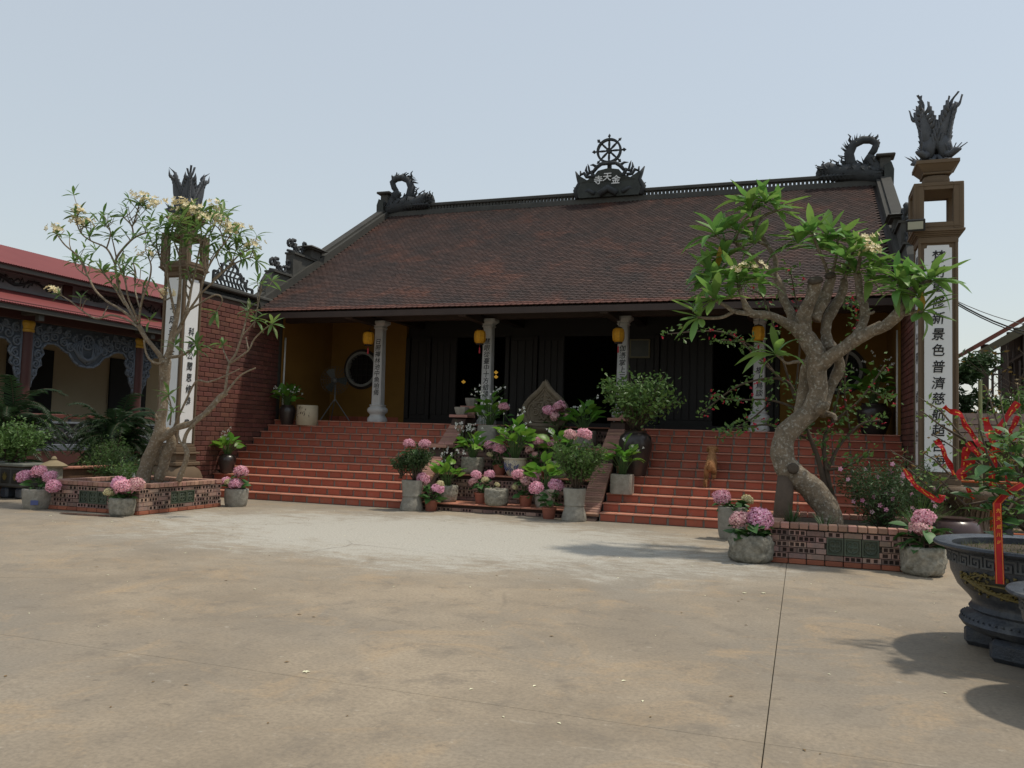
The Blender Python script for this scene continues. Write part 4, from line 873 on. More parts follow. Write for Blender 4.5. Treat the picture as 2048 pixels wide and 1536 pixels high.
# ================================================================== BRICK PLANTERS
def vent_tile_mesh():
    m = MB(); h = .095
    m.box(-h, h, .02, .05, 0, .21)
    for a in ((-h, h, 0, .018), (-h, h, .192, .21), (-h, -h+.018, .018, .192), (h-.018, h, .018, .192)): m.box(a[0], a[1], -.004, .02, a[2], a[3])
    c = (0, .105)
    for k in range(4):
        a = k*PI/2+PI/4; cc = (.036*math.cos(a), .105+.036*math.sin(a)); m.tube([(cc[0]+.033*math.cos(t*PI/5), .012, cc[1]+.033*math.sin(t*PI/5)) for t in range(11)], .009, 5)
    m.tube([(.07*math.cos(t*PI/8), .012, .105+.07*math.sin(t*PI/8)) for t in range(17)], .008, 5)
    return m.mesh('vent_tile', GREENT)
VTM = vent_tile_mesh()
def planter(x0, x1, y0, y1, label, seed):
    t = thing('brick_planter', label, 'planter', ((x0+x1)/2, (y0+y1)/2, 0))
    c = MB()
    for a in ((x0+.08, x1-.08, y0+.08, y0+.14), (x0+.08, x1-.08, y1-.14, y1-.08), (x0+.08, x0+.14, y0+.14, y1-.14), (x1-.14, x1-.08, y0+.14, y1-.14)): c.box(*a, 0, .43)
    c.build('planter_core', MORTAR, t)
    so = MB(); so.box(x0+.141, x1-.141, y0+.141, y1-.141, 0, .37); so.build('planter_soil', SOIL, t)
    runs = [((x0, y0), (1, 0), x1-x0), ((x1, y0), (0, 1), y1-y0), ((x1, y1), (-1, 0), x1-x0), ((x0, y1), (0, -1), y1-y0)]
    for k, (p, d, L_) in enumerate(runs):
        if k == 2: continue
        n = 3; w3 = .2*n; a = L_/2-w3/2
        course_wall(t, (*p, 0), d, L_, .072, 5, seed+k, hole=(a, a+w3, 1, 4)) 
        ang = math.atan2(d[1], d[0])
        for q in range(n): xc = a+(q+.5)*.2; obj('vent_tile', VTM, t, TR((p[0]+d[0]*xc, p[1]+d[1]*xc, .072+.071), (0, 0, ang)))
        nf = int(L_/.21)
        for q in range(nf): xc = (q+.5)*L_/nf; obj('foot_brick', FOOTM, t, TR((p[0]+d[0]*xc, p[1]+d[1]*xc, .006), (0, 0, ang), (L_/nf/.21, 1, 1)))
    for k, (p, d, L_) in enumerate(runs):
        ang = math.atan2(d[1], d[0]); nf = int(L_/.107); rr = random.Random(seed+k+50)
        for q in range(nf):
            xc = (q+.5)*L_/nf
            if k % 2 and (xc < .17 or xc > L_-.17): continue
            obj('cap_brick', CAPM, t, TR((p[0]+d[0]*xc, p[1]+d[1]*xc, .434+rr.uniform(0, .004)), (0, 0, ang)))
    return t
planter(-12.2, -10.25, 11.0, 13.05, 'square brick planter holding the flowering bare-limbed tree', 60)
planter(-.36, 1.55, 11.05, 13.0, 'square brick planter holding the thick twisted tree with large leaves', 80)

# low brick fence before the side hall
fn = thing('low_brick_fence', 'low brick fence with terracotta coping in front of the side hall', 'fence', (-14.6, 14.5, 0))
m = MB(); m.box(-14.8, -14.62, 9.0, 17.5, 0, .5); m.build('fence_core', mat('fence_brick', (.20, .10, .055), .9, (.12, .07, .045), 9., .5, .4, 40), fn)
m = MB(); m.bevbox(-.14, .14, -.145, .145, 0, .05, .012); m = m.mesh('coping_tile', TERRAT); y = 9.15
while y < 17.4: obj('coping_tile', m, fn, TR((-14.7, y, .503))); y += .295
for y in (12.2, 14.6, 15.0): 
    for q in range(3): obj('vent_tile', VTM, fn, TR((-14.615, y+.2*q, .2), (0, 0, PI/2)))
# small stone lantern post
p = at(104, 985, 12.4); t = thing('stone_post', 'short round granite post with a conical tan cap', 'post', (p.x, 12.4, 0))
m = MB(); m.lathe([(.17, 0), (.165, .62)], seg=18); m.build('post_shaft', STONEC, t, local=True, auto=40)
m = MB(); m.lathe([(.24, .622), (.25, .65), (.17, .70), (.07, .745), (.05, .75), (.055, .78), (.03, .82), (.005, .83)], seg=18); m.build('post_cap', CREAMTOP, t, local=True, auto=40)

# ================================================================== PLANT PIECES
def leaf_mesh(name, mt, L, W, droop=.25, fold=.25, n=5, shape=.9, wav=0.):
    vs = []; fs = []
    for i in range(n+1):
        t = i/n; w_ = W*(math.sin(PI*(t**shape*.96+.02))**.85 if i < n else 0.02); y = L*(t-.12*droop*t*t); z = -droop*L*t*t+wav*math.sin(t*7)*L*.05
        vs += [(-w_, y, z+fold*w_), (0, y, z), (w_, y, z+fold*w_)]
    for i in range(n):
        a = 3*i; fs += [(a, a+1, a+4, a+3), (a+1, a+2, a+5, a+4)]
    m = MB(); m.add(vs, fs); return m.mesh(name, mt, smooth=True)
LR = [leaf_mesh('leaf', LEAFR, 1, .135, d, .35, 7, 1.2, w_) for d, w_ in ((.08, .3), (.3, .5), (.6, -.4))]
LRY = leaf_mesh('leaf', LEAFY, 1, .15, .6, .3, 5, 1.15)
LLm = [leaf_mesh('leaf', LEAFL, 1, .11, d, .3, 5, 1.1) for d in (.1, .3, .55)]
LH = [leaf_mesh('leaf', LEAFH, 1, .34, d, .22, 5, .85) for d in (.15, .4)]
LE = [leaf_mesh('leaf', LEAFE, 1, .30, d, .25, 5, .8) for d in (.12, .35)]
def bloom_mesh(name, mt, n=150, seed=0):
    rr = random.Random(seed); m = MB(); m.mi = 1; m.lathe([(.02, -.65), (.4, -.55), (.66, -.25), (.72, .1), (.6, .45), (.3, .66), (.02, .74)], seg=14); m.mi = 0
    for k in range(n):
        z = 1-1.75*(k+.5)/n; r = math.sqrt(1-z*z); a = k*2.39996; d = Vector((r*math.cos(a), r*math.sin(a), z*.88))
        lump = 1+.05*math.sin(3*a*.13+seed)+.04*math.sin(7*z+seed*2); M = frame(d*rr.uniform(.82, 1.0)*lump, d.orthogonal()+Vector((rr.gauss(0, .3), rr.gauss(0, .3), rr.gauss(0, .3))), d+Vector((rr.gauss(0, .35), rr.gauss(0, .35), rr.gauss(0, .35))), 1.)
        s = rr.uniform(.13, .20); ro = rr.uniform(0, 1.5)
        for q in range(4):
            b = ro+q*PI/2; e = Vector((math.cos(b), math.sin(b), 0)); f_ = Vector((-e.y, e.x, 0))
            m.add([M @ Vector((0, 0, 0)), M @ (e*s*.6+f_*s*.5+Vector((0, 0, .06))), M @ (e*s*1.1+Vector((0, 0, .015))), M @ (e*s*.6-f_*s*.5+Vector((0, 0, -.01)))], [(0, 3, 2, 1)])
    return m.mesh(name, [mt, mat('bloom_gap_shade', (.20, .07, .09), .9)])  # inner ball coloured dark, painting shade into the gaps between florets
BLM = {'p': [bloom_mesh('bloom', PINK, seed=1), bloom_mesh('bloom', PINK, seed=2)], 'l': [bloom_mesh('bloom', PALEP, seed=3)], 'c': [bloom_mesh('bloom', CREAM, seed=4)]}
def scatter_leaves(mb, pts, size, rr, aspect=.42, up=.3, jitter=1.):
    for p in pts:
        d = Vector((rr.gauss(0, 1), rr.gauss(0, 1), rr.gauss(0, .7)+up)).normalized(); s = size*rr.uniform(.65, 1.25)
        n = d.cross(Vector((rr.gauss(0, 1), rr.gauss(0, 1), rr.gauss(0, 1)))).normalized(); side = n*aspect*s*.5; q = d.cross(n).normalized()*s*.08
        mb.add([p, p+d*s*.5+side+q, p+d*s, p+d*s*.5-side+q], [(0, 1, 2, 3)])
def shrub(name, label, base, h, spread, nst, nleaf, lsize, mt, seed, cat='shrub', cards=None, flowers=None, group=None, lean=(0, 0), up=.3, aspect=.42, twig=TWIG, r0=.012, dens=1., zmin=.25, parent=None):
    rr = random.Random(seed); base = Vector(base)
    t = parent or thing(name, label, cat, base, group)
    st = MB(); pts = []; fl_pts = []
    for k in range(nst):
        a = rr.uniform(0, 2*PI); rad = spread*math.sqrt(rr.random()); hh = h*rr.uniform(.65, 1.0)*(1-.25*(rad/max(.01, spread))**2)
        tip = base+Vector((math.cos(a)*rad+lean[0], math.sin(a)*rad+lean[1], hh)); mid = base.lerp(tip, .5)+Vector((rr.gauss(0, .06)*spread, rr.gauss(0, .06)*spread, hh*.06))
        b0 = base+Vector((rr.gauss(0, .03), rr.gauss(0, .03), 0)); path = [b0, b0.lerp(mid, .5)+Vector((rr.gauss(0, .02), rr.gauss(0, .02), 0)), mid, mid.lerp(tip, .5), tip]
        st.tube(path, [r0, r0*.85, r0*.65, r0*.45, r0*.2], 5)
        per = int(nleaf/nst)
        for q in range(per):
            u = zmin+(1-zmin)*rr.random()**.7; i = min(3, int(u*4)); p = path[i].lerp(path[i+1], u*4-i)
            pts.append(p+Vector((rr.gauss(0, 1), rr.gauss(0, 1), rr.gauss(0, 1)))*spread*.11)
        fl_pts.append(tip)
    st.build('stem', twig, t, smooth=True)
    lf = MB(); scatter_leaves(lf, pts, lsize, rr, aspect, up); lf.build('foliage', mt, t, kind='stuff')
    if flowers:
        fm_, n, s = flowers; f_ = MB()
        for k in range(n):
            p = rr.choice(pts)+Vector((rr.gauss(0, .03), -abs(rr.gauss(0, .04)), abs(rr.gauss(0, .03))))
            for q in range(5):
                b = q*2*PI/5; d = Vector((math.cos(b), -.4, math.sin(b))); e = Vector((-math.sin(b), 0, math.cos(b)))
                f_.add([p, p+d*s*.6+e*s*.35, p+d*s, p+d*s*.6-e*s*.35], [(0, 1, 2, 3)])
        f_.build('flowers', fm_, t, kind='stuff')
    return t
# ---- pots (local coordinates, origin at the base)
def pot_part(t, kind, R, H, seed):
    m = MB()
    if kind == 'stone': prof = [(R*.80, 0), (R*.9, H*.12), (R*.97, H*.45), (R, H*.8), (R, H*.97), (R*.97, H), (R*.80, H), (R*.78, H*.8)]; mt = STONEP; wob = .012
    elif kind == 'coarse': prof = [(R*.82, 0), (R*.93, H*.15), (R, H*.5), (R*.99, H*.9), (R*.95, H), (R*.78, H*1.0), (R*.76, H*.8)]; mt = STONEC; wob = .014
    elif kind == 'rock': prof = [(R*.8, 0), (R*.98, H*.12), (R*1.0, H*.4), (R*1.02, H*.7), (R*1.0, H*.93), (R*.9, H), (R*.74, H), (R*.72, H*.8)]; mt = STONEC; wob = .03
    elif kind == 'mortar': prof = [(R*.92, 0), (R*.95, H*.03), (R*.90, H*.15), (R*.95, H*.5), (R*1.02, H*.96), (R*1.0, H), (R*.84, H), (R*.8, H*.82)]; mt = STONEP; wob = .008
    elif kind == 'clay': prof = [(R*.72, 0), (R*.74, H*.02), (R*.93, H*.82), (R*1.0, H*.83), (R*1.02, H*.98), (R*1., H), (R*.88, H), (R*.85, H*.85)]; mt = CLAYP; wob = 0
    elif kind == 'porc': prof = [(R*.55, 0), (R*.58, H*.03), (R*.72, H*.15), (R*.9, H*.4), (R*.97, H*.7), (R*.96, H*.9), (R*1.05, H*.93), (R*1.05, H), (R*.92, H), (R*.9, H*.85)]; mt = PORC; wob = 0
    elif kind == 'urn': prof = [(R*.62, 0), (R*.66, H*.03), (R*.86, H*.35), (R*.99, H*.62), (R, H*.74), (R*.9, H*.88), (R*.66, H*.95), (R*.66, H*.97), (R*.72, H), (R*.6, H), (R*.58, H*.93)]; mt = URN; wob = 0
    elif kind == 'block': 
        m.lathe([(R*.97, 0), (R, H*.1), (R, H*.9), (R*.97, H), (R*.78, H), (R*.76, H*.8)], seg=28, wob=.006, seed=seed, expo=6); return m.build('pot', STONEP, t, local=True, auto=50)
    if kind in ('rock', 'coarse', 'stone', 'mortar'):
        p2 = []
        for (r0, z0), (r1, z1) in zip(prof, prof[1:]):
            n_ = max(1, int(abs(z1-z0)/.025)); p2 += [(r0+(r1-r0)*i/n_, z0+(z1-z0)*i/n_) for i in range(n_)]
        m.lathe(p2+[prof[-1]], seg=44, wob=wob, seed=seed); am = {'rock': .028, 'coarse': .014, 'stone': .006, 'mortar': .004}[kind]; o_ = Vector((seed*3.1, 0, 0))
        for j, v in enumerate(m.v): v = Vector(v); m.v[j] = tuple(v+noise.noise_vector(v*14+o_)*am+noise.noise_vector(v*34+o_)*am*.5)
    else: m.lathe(prof, seg=28, wob=wob, seed=seed)
    return m.build('pot', mt, t, local=True, smooth=kind != 'block', auto=None if kind in ('rock', 'coarse') else 45)
def soil_part(t, R, z): m = MB(); m.lathe([(.01, .0), (R, .0)], (0, 0, z), 18, cap=False); m.build('pot_soil', SOIL, t, local=True)
def hyd_part(t, z, blooms, n=14, spread=.2, seed=0, size=.12, ls=.17):
    """blooms: (dx,dz,r,kind[,dy])"""
    rr = random.Random(seed); stems = MB()
    for b in blooms:
        dx, dz, r, k = b[:4]; dy = b[4] if len(b) > 4 else rr.uniform(-.08, .04)
        stems.tube([(0, 0, z-.03), (dx*.5, dy*.5, z+dz*.5), (dx, dy, z+dz-r*.5)], [.008, .007, .006], 5)
        obj('bloom', rr.choice(BLM[k]), t, TR((dx, dy, z+dz), (rr.uniform(-.5, .5), rr.uniform(-.4, .4), rr.uniform(0, 6)), (r, r, r*rr.uniform(.82, .98))), local=True)
    top = max(.12, max([b[1] for b in blooms] or [.2]))*.75
    stems.build('stem', mat('green_stem', (.06, .11, .03), .6), t, local=True)
    for k in range(n):
        a = k*2.4+rr.uniform(-.3, .3); el = rr.uniform(-.25, .6); zz = z+rr.uniform(.02, top); rad = spread*rr.uniform(.1, .7)
        d = Vector((math.cos(a), math.sin(a), el)); obj('leaf', rr.choice(LH), t, frame((math.cos(a)*rad, math.sin(a)*rad, zz), d, s=ls*rr.uniform(.7, 1.2), roll=rr.uniform(-.6, .6)), local=True)
def echi_part(t, z, n=16, hgt=.42, spread=.3, seed=0, ls=.2, flowers=0, fh=.3):
    """broad upright leaves on long stalks, with airy white-flowered stems"""
    rr = random.Random(seed); st = MB()
    for k in range(n):
        a = k*2.4+rr.uniform(-.4, .4); q = math.sqrt((k+.5)/n); rad = spread*q*.75; hh = hgt*(1.1-.5*q)*rr.uniform(.65, 1.15); tip = Vector((math.cos(a)*rad, math.sin(a)*rad, z+hh))
        st.tube([(math.cos(a)*.03, math.sin(a)*.03, z-.02), (math.cos(a)*rad*.5, math.sin(a)*rad*.5, z+hh*.6), tip], [.008, .006, .005], 4)
        d = Vector((math.cos(a)*(.35+.6*q)+rr.gauss(0, .25), math.sin(a)*(.35+.6*q)+rr.gauss(0, .25), 1.05-.75*q+rr.uniform(-.35, .35))); obj('leaf', rr.choice(LE), t, frame(tip, d, s=ls*rr.uniform(.65, 1.2), roll=rr.uniform(-.9, .9)), local=True)
    st.build('stalk', mat('green_stem', (.06, .11, .03), .6), t, local=True)
    if flowers:
        fs = MB(); ft = MB()
        for k in range(flowers):
            a = rr.uniform(0, 2*PI); rad = spread*rr.uniform(.5, 1.3); hh = hgt+fh*rr.uniform(-.4, 1.0); tip = Vector((math.cos(a)*rad, math.sin(a)*rad, z+hh)); mid = Vector((math.cos(a)*rad*.4, math.sin(a)*rad*.4, z+hh*.8))
            ft.tube([(0, 0, z), mid, tip], [.004, .0035, .0025], 4)
            for q in range(rr.choice((1, 2, 3))):
                p = mid.lerp(tip, rr.uniform(.4, 1))+Vector((rr.gauss(0, .02), rr.gauss(0, .02), rr.gauss(0, .02))); s = rr.uniform(.018, .028); n0 = rr.uniform(0, 2)
                for j in range(3):
                    b = n0+j*2*PI/3; d = Vector((math.cos(b), -.35, math.sin(b))); e = Vector((-math.sin(b), 0, math.cos(b))); fs.add([p, p+d*s*.6+e*s*.5, p+d*s*1.1, p+d*s*.6-e*s*.5], [(0, 1, 2, 3)])
        fs.build('flowers', PETALW, t, local=True, kind='stuff'); ft.build('flower_stem', mat('green_stem', (.06, .11, .03)), t, local=True)
def potted(label, p, kind, R, H, seed, blooms=None, echi=None, name='potted_plant', cat='potted plant', nl=14, sp=.2, group=None, soil=True, ls=.17):
    nl = int(nl*1.7); blooms = [(b[0]*1.1, b[1]*1.05+.05, b[2]*1.12, *b[3:]) for b in blooms] if blooms else None
    if echi: echi = {**echi, 'n': int(echi['n']*1.9), 'ls': echi['ls']*1.08, 'hgt': echi['hgt']*1.1}
    t = thing(name, label, cat, p, group); pot_part(t, kind, R, H, seed)
    if soil: soil_part(t, R*.82, H*.88)
    if blooms: hyd_part(t, H*.88, blooms, nl, sp, seed, ls=ls)
    if echi: echi_part(t, H*.88, seed=seed, **echi)
    return t
def G(px, py, z=0.): d = ray(px, py); return CAMP + d*((z-EYE)/d.z)
def onY(px, Y, z): p = at(px, 900, Y); return Vector((p.x, Y, z))

# ---- courtyard hydrangeas
potted('hydrangea with four deep pink heads in a grey pot with a blue stamp', (-12.38, 10.95, 0), 'stone', .245, .34, 1, [(-.24, .18, .115, 'p'), (-.02, .26, .12, 'p'), (.2, .2, .11, 'p'), (.40, .06, .11, 'p', -.1)], sp=.24)
st_ = MB(); st_.bevbox(-.06, .06, 0, .004, -.04, .04, .001); o = bpy.data.objects['potted_plant']
obj('stamp', st_.mesh('stamp', BLUEP), o, TR((.16, -.205, .12), (0, 0, .55)), local=True)
potted('hydrangea with three pink heads and one cream head in a mossy rough pot', (-10.46, 10.86, 0), 'coarse', .20, .29, 2, [(-.1, .2, .12, 'p', .02), (.08, .15, .14, 'p', -.08), (.2, .2, .13, 'l', .03), (-.2, .06, .085, 'c', -.06)], sp=.2)
potted('hydrangea stacked in three pink heads in the pot by the first step', (-10.1, 13.3, 0), 'stone', .22, .33, 3, [(.08, .3, .125, 'p', -.02), (.07, .08, .115, 'p', -.14), (-.18, .12, .085, 'p', -.08), (-.07, .10, .075, 'c', -.14)], sp=.2)
potted('hydrangea with a pale and a bright pink head in a round stone pot', (-.60, 11.0, 0), 'rock', .26, .33, 4, [(-.12, .17, .125, 'l', -.05), (.1, .19, .145, 'p', -.08)], nl=22, sp=.26, ls=.2)
potted('hydrangea with a purple-pink and a cream head in a tall pot behind the round one', (-1.0, 13.3, 0), 'stone', .22, .5, 5, [(-.14, .14, .125, 'p', -.05), (.2, .12, .085, 'c')], nl=18, sp=.24)
potted('hydrangea with one pink head and one fading head in a rugged rock pot', (1.36, 10.98, 0), 'rock', .25, .33, 6, [(.0, .3, .12, 'p', .0), (-.04, .18, .11, 'l', -.08)], nl=22, sp=.26, ls=.21)

# ---- stacked stone mortars with clipped shrubs at the foot of the terrace
def stacked(x, y, label, seed):
    t = thing('stacked_stone_pot', label, 'potted plant', (x, y, 0)); m = MB(); m.lathe([(.215, 0), (.225, .03), (.21, .12), (.175, .24), (.17, .275)], seg=24, wob=.008, seed=seed); m.build('lower_stone', STONEP, t, local=True, auto=45)
    m = MB(); m.lathe([(.185, .277), (.18, .31), (.19, .42), (.205, .56), (.2, .58), (.165, .58), (.16, .5)], seg=24, wob=.006, seed=seed+1); m.build('upper_stone', STONEP, t, local=True, auto=45); soil_part(t, .165, .53)
    return t
t = stacked(-7.04, 14.55, 'two stacked stone mortars under a clipped dark azalea', 1)
shrub('', '', (-7.0, 14.6, .53), .78, .34, 22, 2600, .055, LEAFD, 41, parent=t, zmin=.4, aspect=.45, r0=.014); shrub('', '', (-7.28, 14.55, .60), .5, .26, 10, 900, .055, LEAFD, 42, parent=t, zmin=.4, r0=.01)
hyd_part(t, .95, [(-.05, .33, .115, 'p', -.1), (.25, .32, .12, 'p', -.05)], 12, .25, 71)
t = stacked(-3.83, 14.55, 'two stacked stone mortars under a bright green feathery shrub', 3)
shrub('', '', (-3.8, 14.55, .53), 1.0, .52, 26, 2800, .08, LEAFS, 43, parent=t, zmin=.3, aspect=.32, r0=.012)
hyd_part(t, 1.05, [(-.12, .48, .125, 'l', .05), (.16, .50, .14, 'p', .0)], 10, .25, 72)
def front_hyd(px, Y, z, label, seed, bl, kind='clay', R=.135, H=.21, nl=12, sp=.18, **k): return potted(label, onY(px, Y, z), kind, R, H, seed, bl, nl=nl, sp=sp, **k)
Z1, Z2, Z3 = LED[0][1]+.001, LED[1][1]+.001, LED[2][1]+.001
front_hyd(866, 14.66, 0, 'two-headed pink hydrangea in a terracotta pot on the ground beside the dark azalea', 11, [(-.17, .36, .125, 'p'), (.16, .2, .11, 'p', -.1), (.19, .28, .07, 'c')], nl=16, sp=.22)
front_hyd(1101, 14.62, 0, 'two-headed pink hydrangea in a terracotta pot on the ground beside the feathery shrub', 12, [(-.22, .30, .125, 'p'), (.1, .36, .13, 'p')], nl=16, sp=.22)
potted('large-leaved water plant in a rough stone pot on the lowest ledge', onY(896, 15.15, Z1), 'coarse', .22, .32, 13, echi=dict(n=15, hgt=.42, spread=.34, ls=.22, flowers=7))
front_hyd(965, 15.15, Z1, 'hydrangea with two pink and three paler small heads beside the empty trough', 14, [(-.08, .3, .095, 'p'), (.14, .31, .095, 'p', .02), (-.12, .18, .085, 'l', -.1), (.1, .22, .07, 'c', -.1), (.32, .14, .05, 'c')], nl=16)
t = thing('stone_trough', 'empty rough round stone trough on the lowest ledge', 'trough', onY(996, 14.98, Z1)); pot_part(t, 'coarse', .235, .31, 15); soil_part(t, .18, .2)
front_hyd(1054, 15.1, Z1, 'hydrangea with three pink heads and a cream bud beside the empty trough', 16, [(-.14, .34, .11, 'p'), (.16, .32, .11, 'p'), (.02, .24, .09, 'l', -.1), (-.18, .12, .055, 'c', -.08)], nl=18, sp=.24)
potted('broad-leaved water plant in a grey stone pot behind a terracotta-potted hydrangea', onY(1092, 15.2, Z1), 'stone', .2, .34, 17, echi=dict(n=16, hgt=.5, spread=.36, ls=.25))
potted('broad-leaved water plant in a pitted stone pot on the middle ledge', onY(946, 15.9, Z2), 'coarse', .235, .34, 18, echi=dict(n=17, hgt=.40, spread=.3, ls=.22, flowers=3))
front_hyd(1000, 15.95, Z2, 'hydrangea with three pink heads and a lime bud beside the painted porcelain pot', 19, [(-.2, .34, .115, 'p'), (.02, .3, .12, 'p', -.1), (.1, .5, .1, 'p'), (-.18, .16, .06, 'c', -.06)], nl=14, sp=.2)
t = potted('cream porcelain pot painted with blue flowers holding a tall leafy water plant', onY(1031, 15.82, Z2), 'porc', .235, .36, 20, echi=dict(n=22, hgt=.62, spread=.42, ls=.25, flowers=16, fh=.42))
bp_ = MB(); rr = random.Random(8)
for a0 in (-2.3, -1.75, -1.1):
    for k in range(60):
        a = a0+rr.gauss(0, .15); z = .18+rr.gauss(0, .05); r = .235*(.90+.05*min(1, z/.25))+.004; a2 = a+rr.uniform(-.11, .11); z2 = z+rr.uniform(-.04, .04)
        pq = [(0, .55), (.054, .72), (.144, .9), (.252, .97), (.324, .96)]
        def rr2(zz):
            for (z0_, r0_), (z1_, r1_) in zip(pq, pq[1:]):
                if zz <= z1_: return .235*(r0_+(r1_-r0_)*max(0, zz-z0_)/(z1_-z0_))+.003
            return .235*.965
        bp_.tube([(rr2(z)*math.cos(a), rr2(z)*math.sin(a), z), (rr2(z2)*math.cos(a2), rr2(z2)*math.sin(a2), z2)], [.007, .003], 4)
bp_.build('blue_flower_painting', BLUEP, t, local=True, kind='stuff')
front_hyd(1080, 15.9, Z2, 'hydrangea with pink and faded heads half hidden behind the water plants of the middle ledge', 21, [(-.03, .46, .1, 'p'), (.22, .42, .085, 'p'), (-.17, .28, .085, 'l', -.1), (-.06, .2, .06, 'l', -.12)], nl=14)
potted('yellow-green water plant in a small white pot on the middle ledge', onY(1117, 15.85, Z2), 'stone', .18, .33, 22, echi=dict(n=14, hgt=.5, spread=.34, ls=.24, flowers=8, fh=.2))
potted('leafy water plant with many small white flowers in a grey pot on the top ledge', onY(978, 16.75, Z3), 'block', .22, .42, 23, echi=dict(n=18, hgt=.5, spread=.36, ls=.24, flowers=24, fh=.4))
potted('water plant with bright leaves in a square grey pot below the big bush', onY(1166, 16.75, Z3), 'block', .24, .36, 24, echi=dict(n=18, hgt=.45, spread=.38, ls=.23, flowers=6))
front_hyd(1112, 16.75, Z3, 'hydrangea with two pink and two faded heads in front of the leaf-shaped stele', 25, [(-.16, .5, .11, 'p', -.05), (.06, .58, .13, 'p'), (-.02, .38, .09, 'l', -.1), (.22, .38, .085, 'l', -.05)], nl=18, sp=.25)
front_hyd(1005, 16.6, Z3, 'hydrangea with a single pink head among the white flowers of the top ledge', 26, [(.0, .55, .11, 'p')], nl=10)
# white flower sprays beside the left cheek wall
for k, (px, Y, z, h, n) in enumerate(((880, 15.75, Z2-.2, .75, 9), (928, 16.5, Z3-.1, .7, 10), (965, 17.0, Z3, 1.0, 13), (1125, 17.1, Z3, 1.1, 6))):
    p = onY(px, Y, z if k != 0 else Z1)
    t = thing('flower_spray', ['airy white flower spray growing against the lower cheek wall', 'airy white flower spray growing against the upper cheek wall', 'tall airy white flower spray in front of the second stone column', 'thin white flower spray between the stele and the big bush'][k], 'flowers', p); m = MB(); fs = MB(); rr = random.Random(60+k); h0 = h+(.5 if k == 0 else 0)
    lv = []
    for q in range(n):
        a = rr.uniform(0, 6.28); tip = Vector((math.cos(a)*.28*rr.random()**.5, math.sin(a)*.2, h0*rr.uniform(.5, 1))); m.tube([(0, 0, 0), tip*.5+Vector((0, 0, .05)), tip], [.005, .004, .0025], 4)
        for j in range(3):
            c = tip*rr.uniform(.75, 1)+Vector((rr.gauss(0, .03),)*3); s = rr.uniform(.02, .032); lv.append(c*.9)
            for jj in range(3): b = jj*2.1+rr.random(); d = Vector((math.cos(b), -.4, math.sin(b))); e = Vector((-math.sin(b), 0, math.cos(b))); fs.add([c, c+d*s*.6+e*s*.5, c+d*s*1.1, c+d*s*.6-e*s*.5], [(0, 1, 2, 3)])
    m.build('stem', mat('green_stem', (.06, .11, .03)), t, local=True); fs.build('flowers', PETALW, t, local=True, kind='stuff'); lf = MB(); scatter_leaves(lf, lv, .05, rr, .3); lf.build('foliage', LEAFS, t, local=True, kind='stuff')
# leaf-shaped stele on a round base
t = thing('leaf_stele', 'brown stone stele shaped like a pointed leaf with carved scrolls on a round base', 'stele', (-5.14, 16.95, Z3))
pol = [(.30, .50), (.44, .56), (.52, .70), (.53, .85), (.47, 1.0), (.34, 1.15), (.18, 1.28), (.07, 1.40), (0, 1.52)]
pol = [(u*.98, v-.10) for u, v in pol]; out = pol+[(-u, v) for u, v in reversed(pol[:-1])]
m = MB(); m.prism(out, -.08, .08, lambda u, v, d: Vector((u, d, v))); sl = m.build('stele_slab', STONEB, t, local=True)
m = MB(); inn_ = [(u*.70, (v-.85)*.70+.83) for u, v in out]
for a, b_ in zip(inn_, inn_[1:]+inn_[:1]): m.tube([(a[0], -.085, a[1]), (b_[0], -.085, b_[1])], .022, 5)
for a, b_ in zip(out, out[1:]+out[:1]): m.tube([(a[0]*.90, -.075, (a[1]-.85)*.9+.845), (b_[0]*.90, -.075, (b_[1]-.85)*.9+.845)], .062, 8)
for s in (-1, 1):
    f = lambda u, v: Vector((u, -.09, v))
    for (u, v, q) in ((.2, .72, .08), (.1, .62, .06), (.24, .88, .06), (.08, .86, .07)): spiral(m, (s*u, v), q, 1.6, s, f, .024)
    m.tube([f(s*.03, 1.08), f(s*.09, 1.05), f(s*.06, .99), f(s*.14, .97), f(s*.13, .92), f(s*.22, .92), f(s*.25, .84)], .024, 5)
    m.tube([f(0, .95), f(s*.06, .84), f(s*.02, .75), f(s*.1, .68), f(0, .56)], .026, 5)
m.build('stele_carving', STONEB, sl, local=True)
m = MB(); m.lathe([(.26, 0), (.28, .04), (.23, .10), (.20, .2), (.25, .30), (.30, .34), (.31, .385), (.27, .395)], seg=26); m.build('stele_base', STONEB, t, local=True, auto=40)
# little pots on the pier caps
for i, (x, y, z, R, H) in enumerate(((-7.17, 17.2, 1.912, .15, .17), (-7.17, 17.77, 2.132, .14, .18), (-7.2, 16.1, 1.25, .0, 0))):
    if R:
        t = thing('small_stone_pot', ['small grey stone pot on a lower pier cap of the cheek wall', 'small grey stone pot on the highest pier cap of the cheek wall'][i], 'pot', (x, y, z)); m = MB(); m.lathe([(R*.72, 0), (R*.9, H*.4), (R, H*.9), (R, H), (R*.85, H), (R*.8, H*.8)], seg=16, expo=4); m.build('pot', STONEP, t, local=True, auto=45); soil_part(t, R*.82, H*.85)
# black urn with a leafy bush, square stone pot
t = potted('tall black glazed urn with a twiggy green bush on the steps', (-3.02, 15.96, 5*R_), 'urn', .32, .86, 31)
shrub('', '', (-3.02, 15.96, 5*R_+.8), 1.25, .85, 46, 2000, .105, LEAFS, 32, parent=t, zmin=.35, aspect=.5, r0=.009, up=.0)
potted('square pale stone pot with upright water plant on the step below the black urn', (-3.13, 15.32, 3*R_), 'block', .20, .36, 33, echi=dict(n=18, hgt=.52, spread=.32, ls=.22, flowers=3))
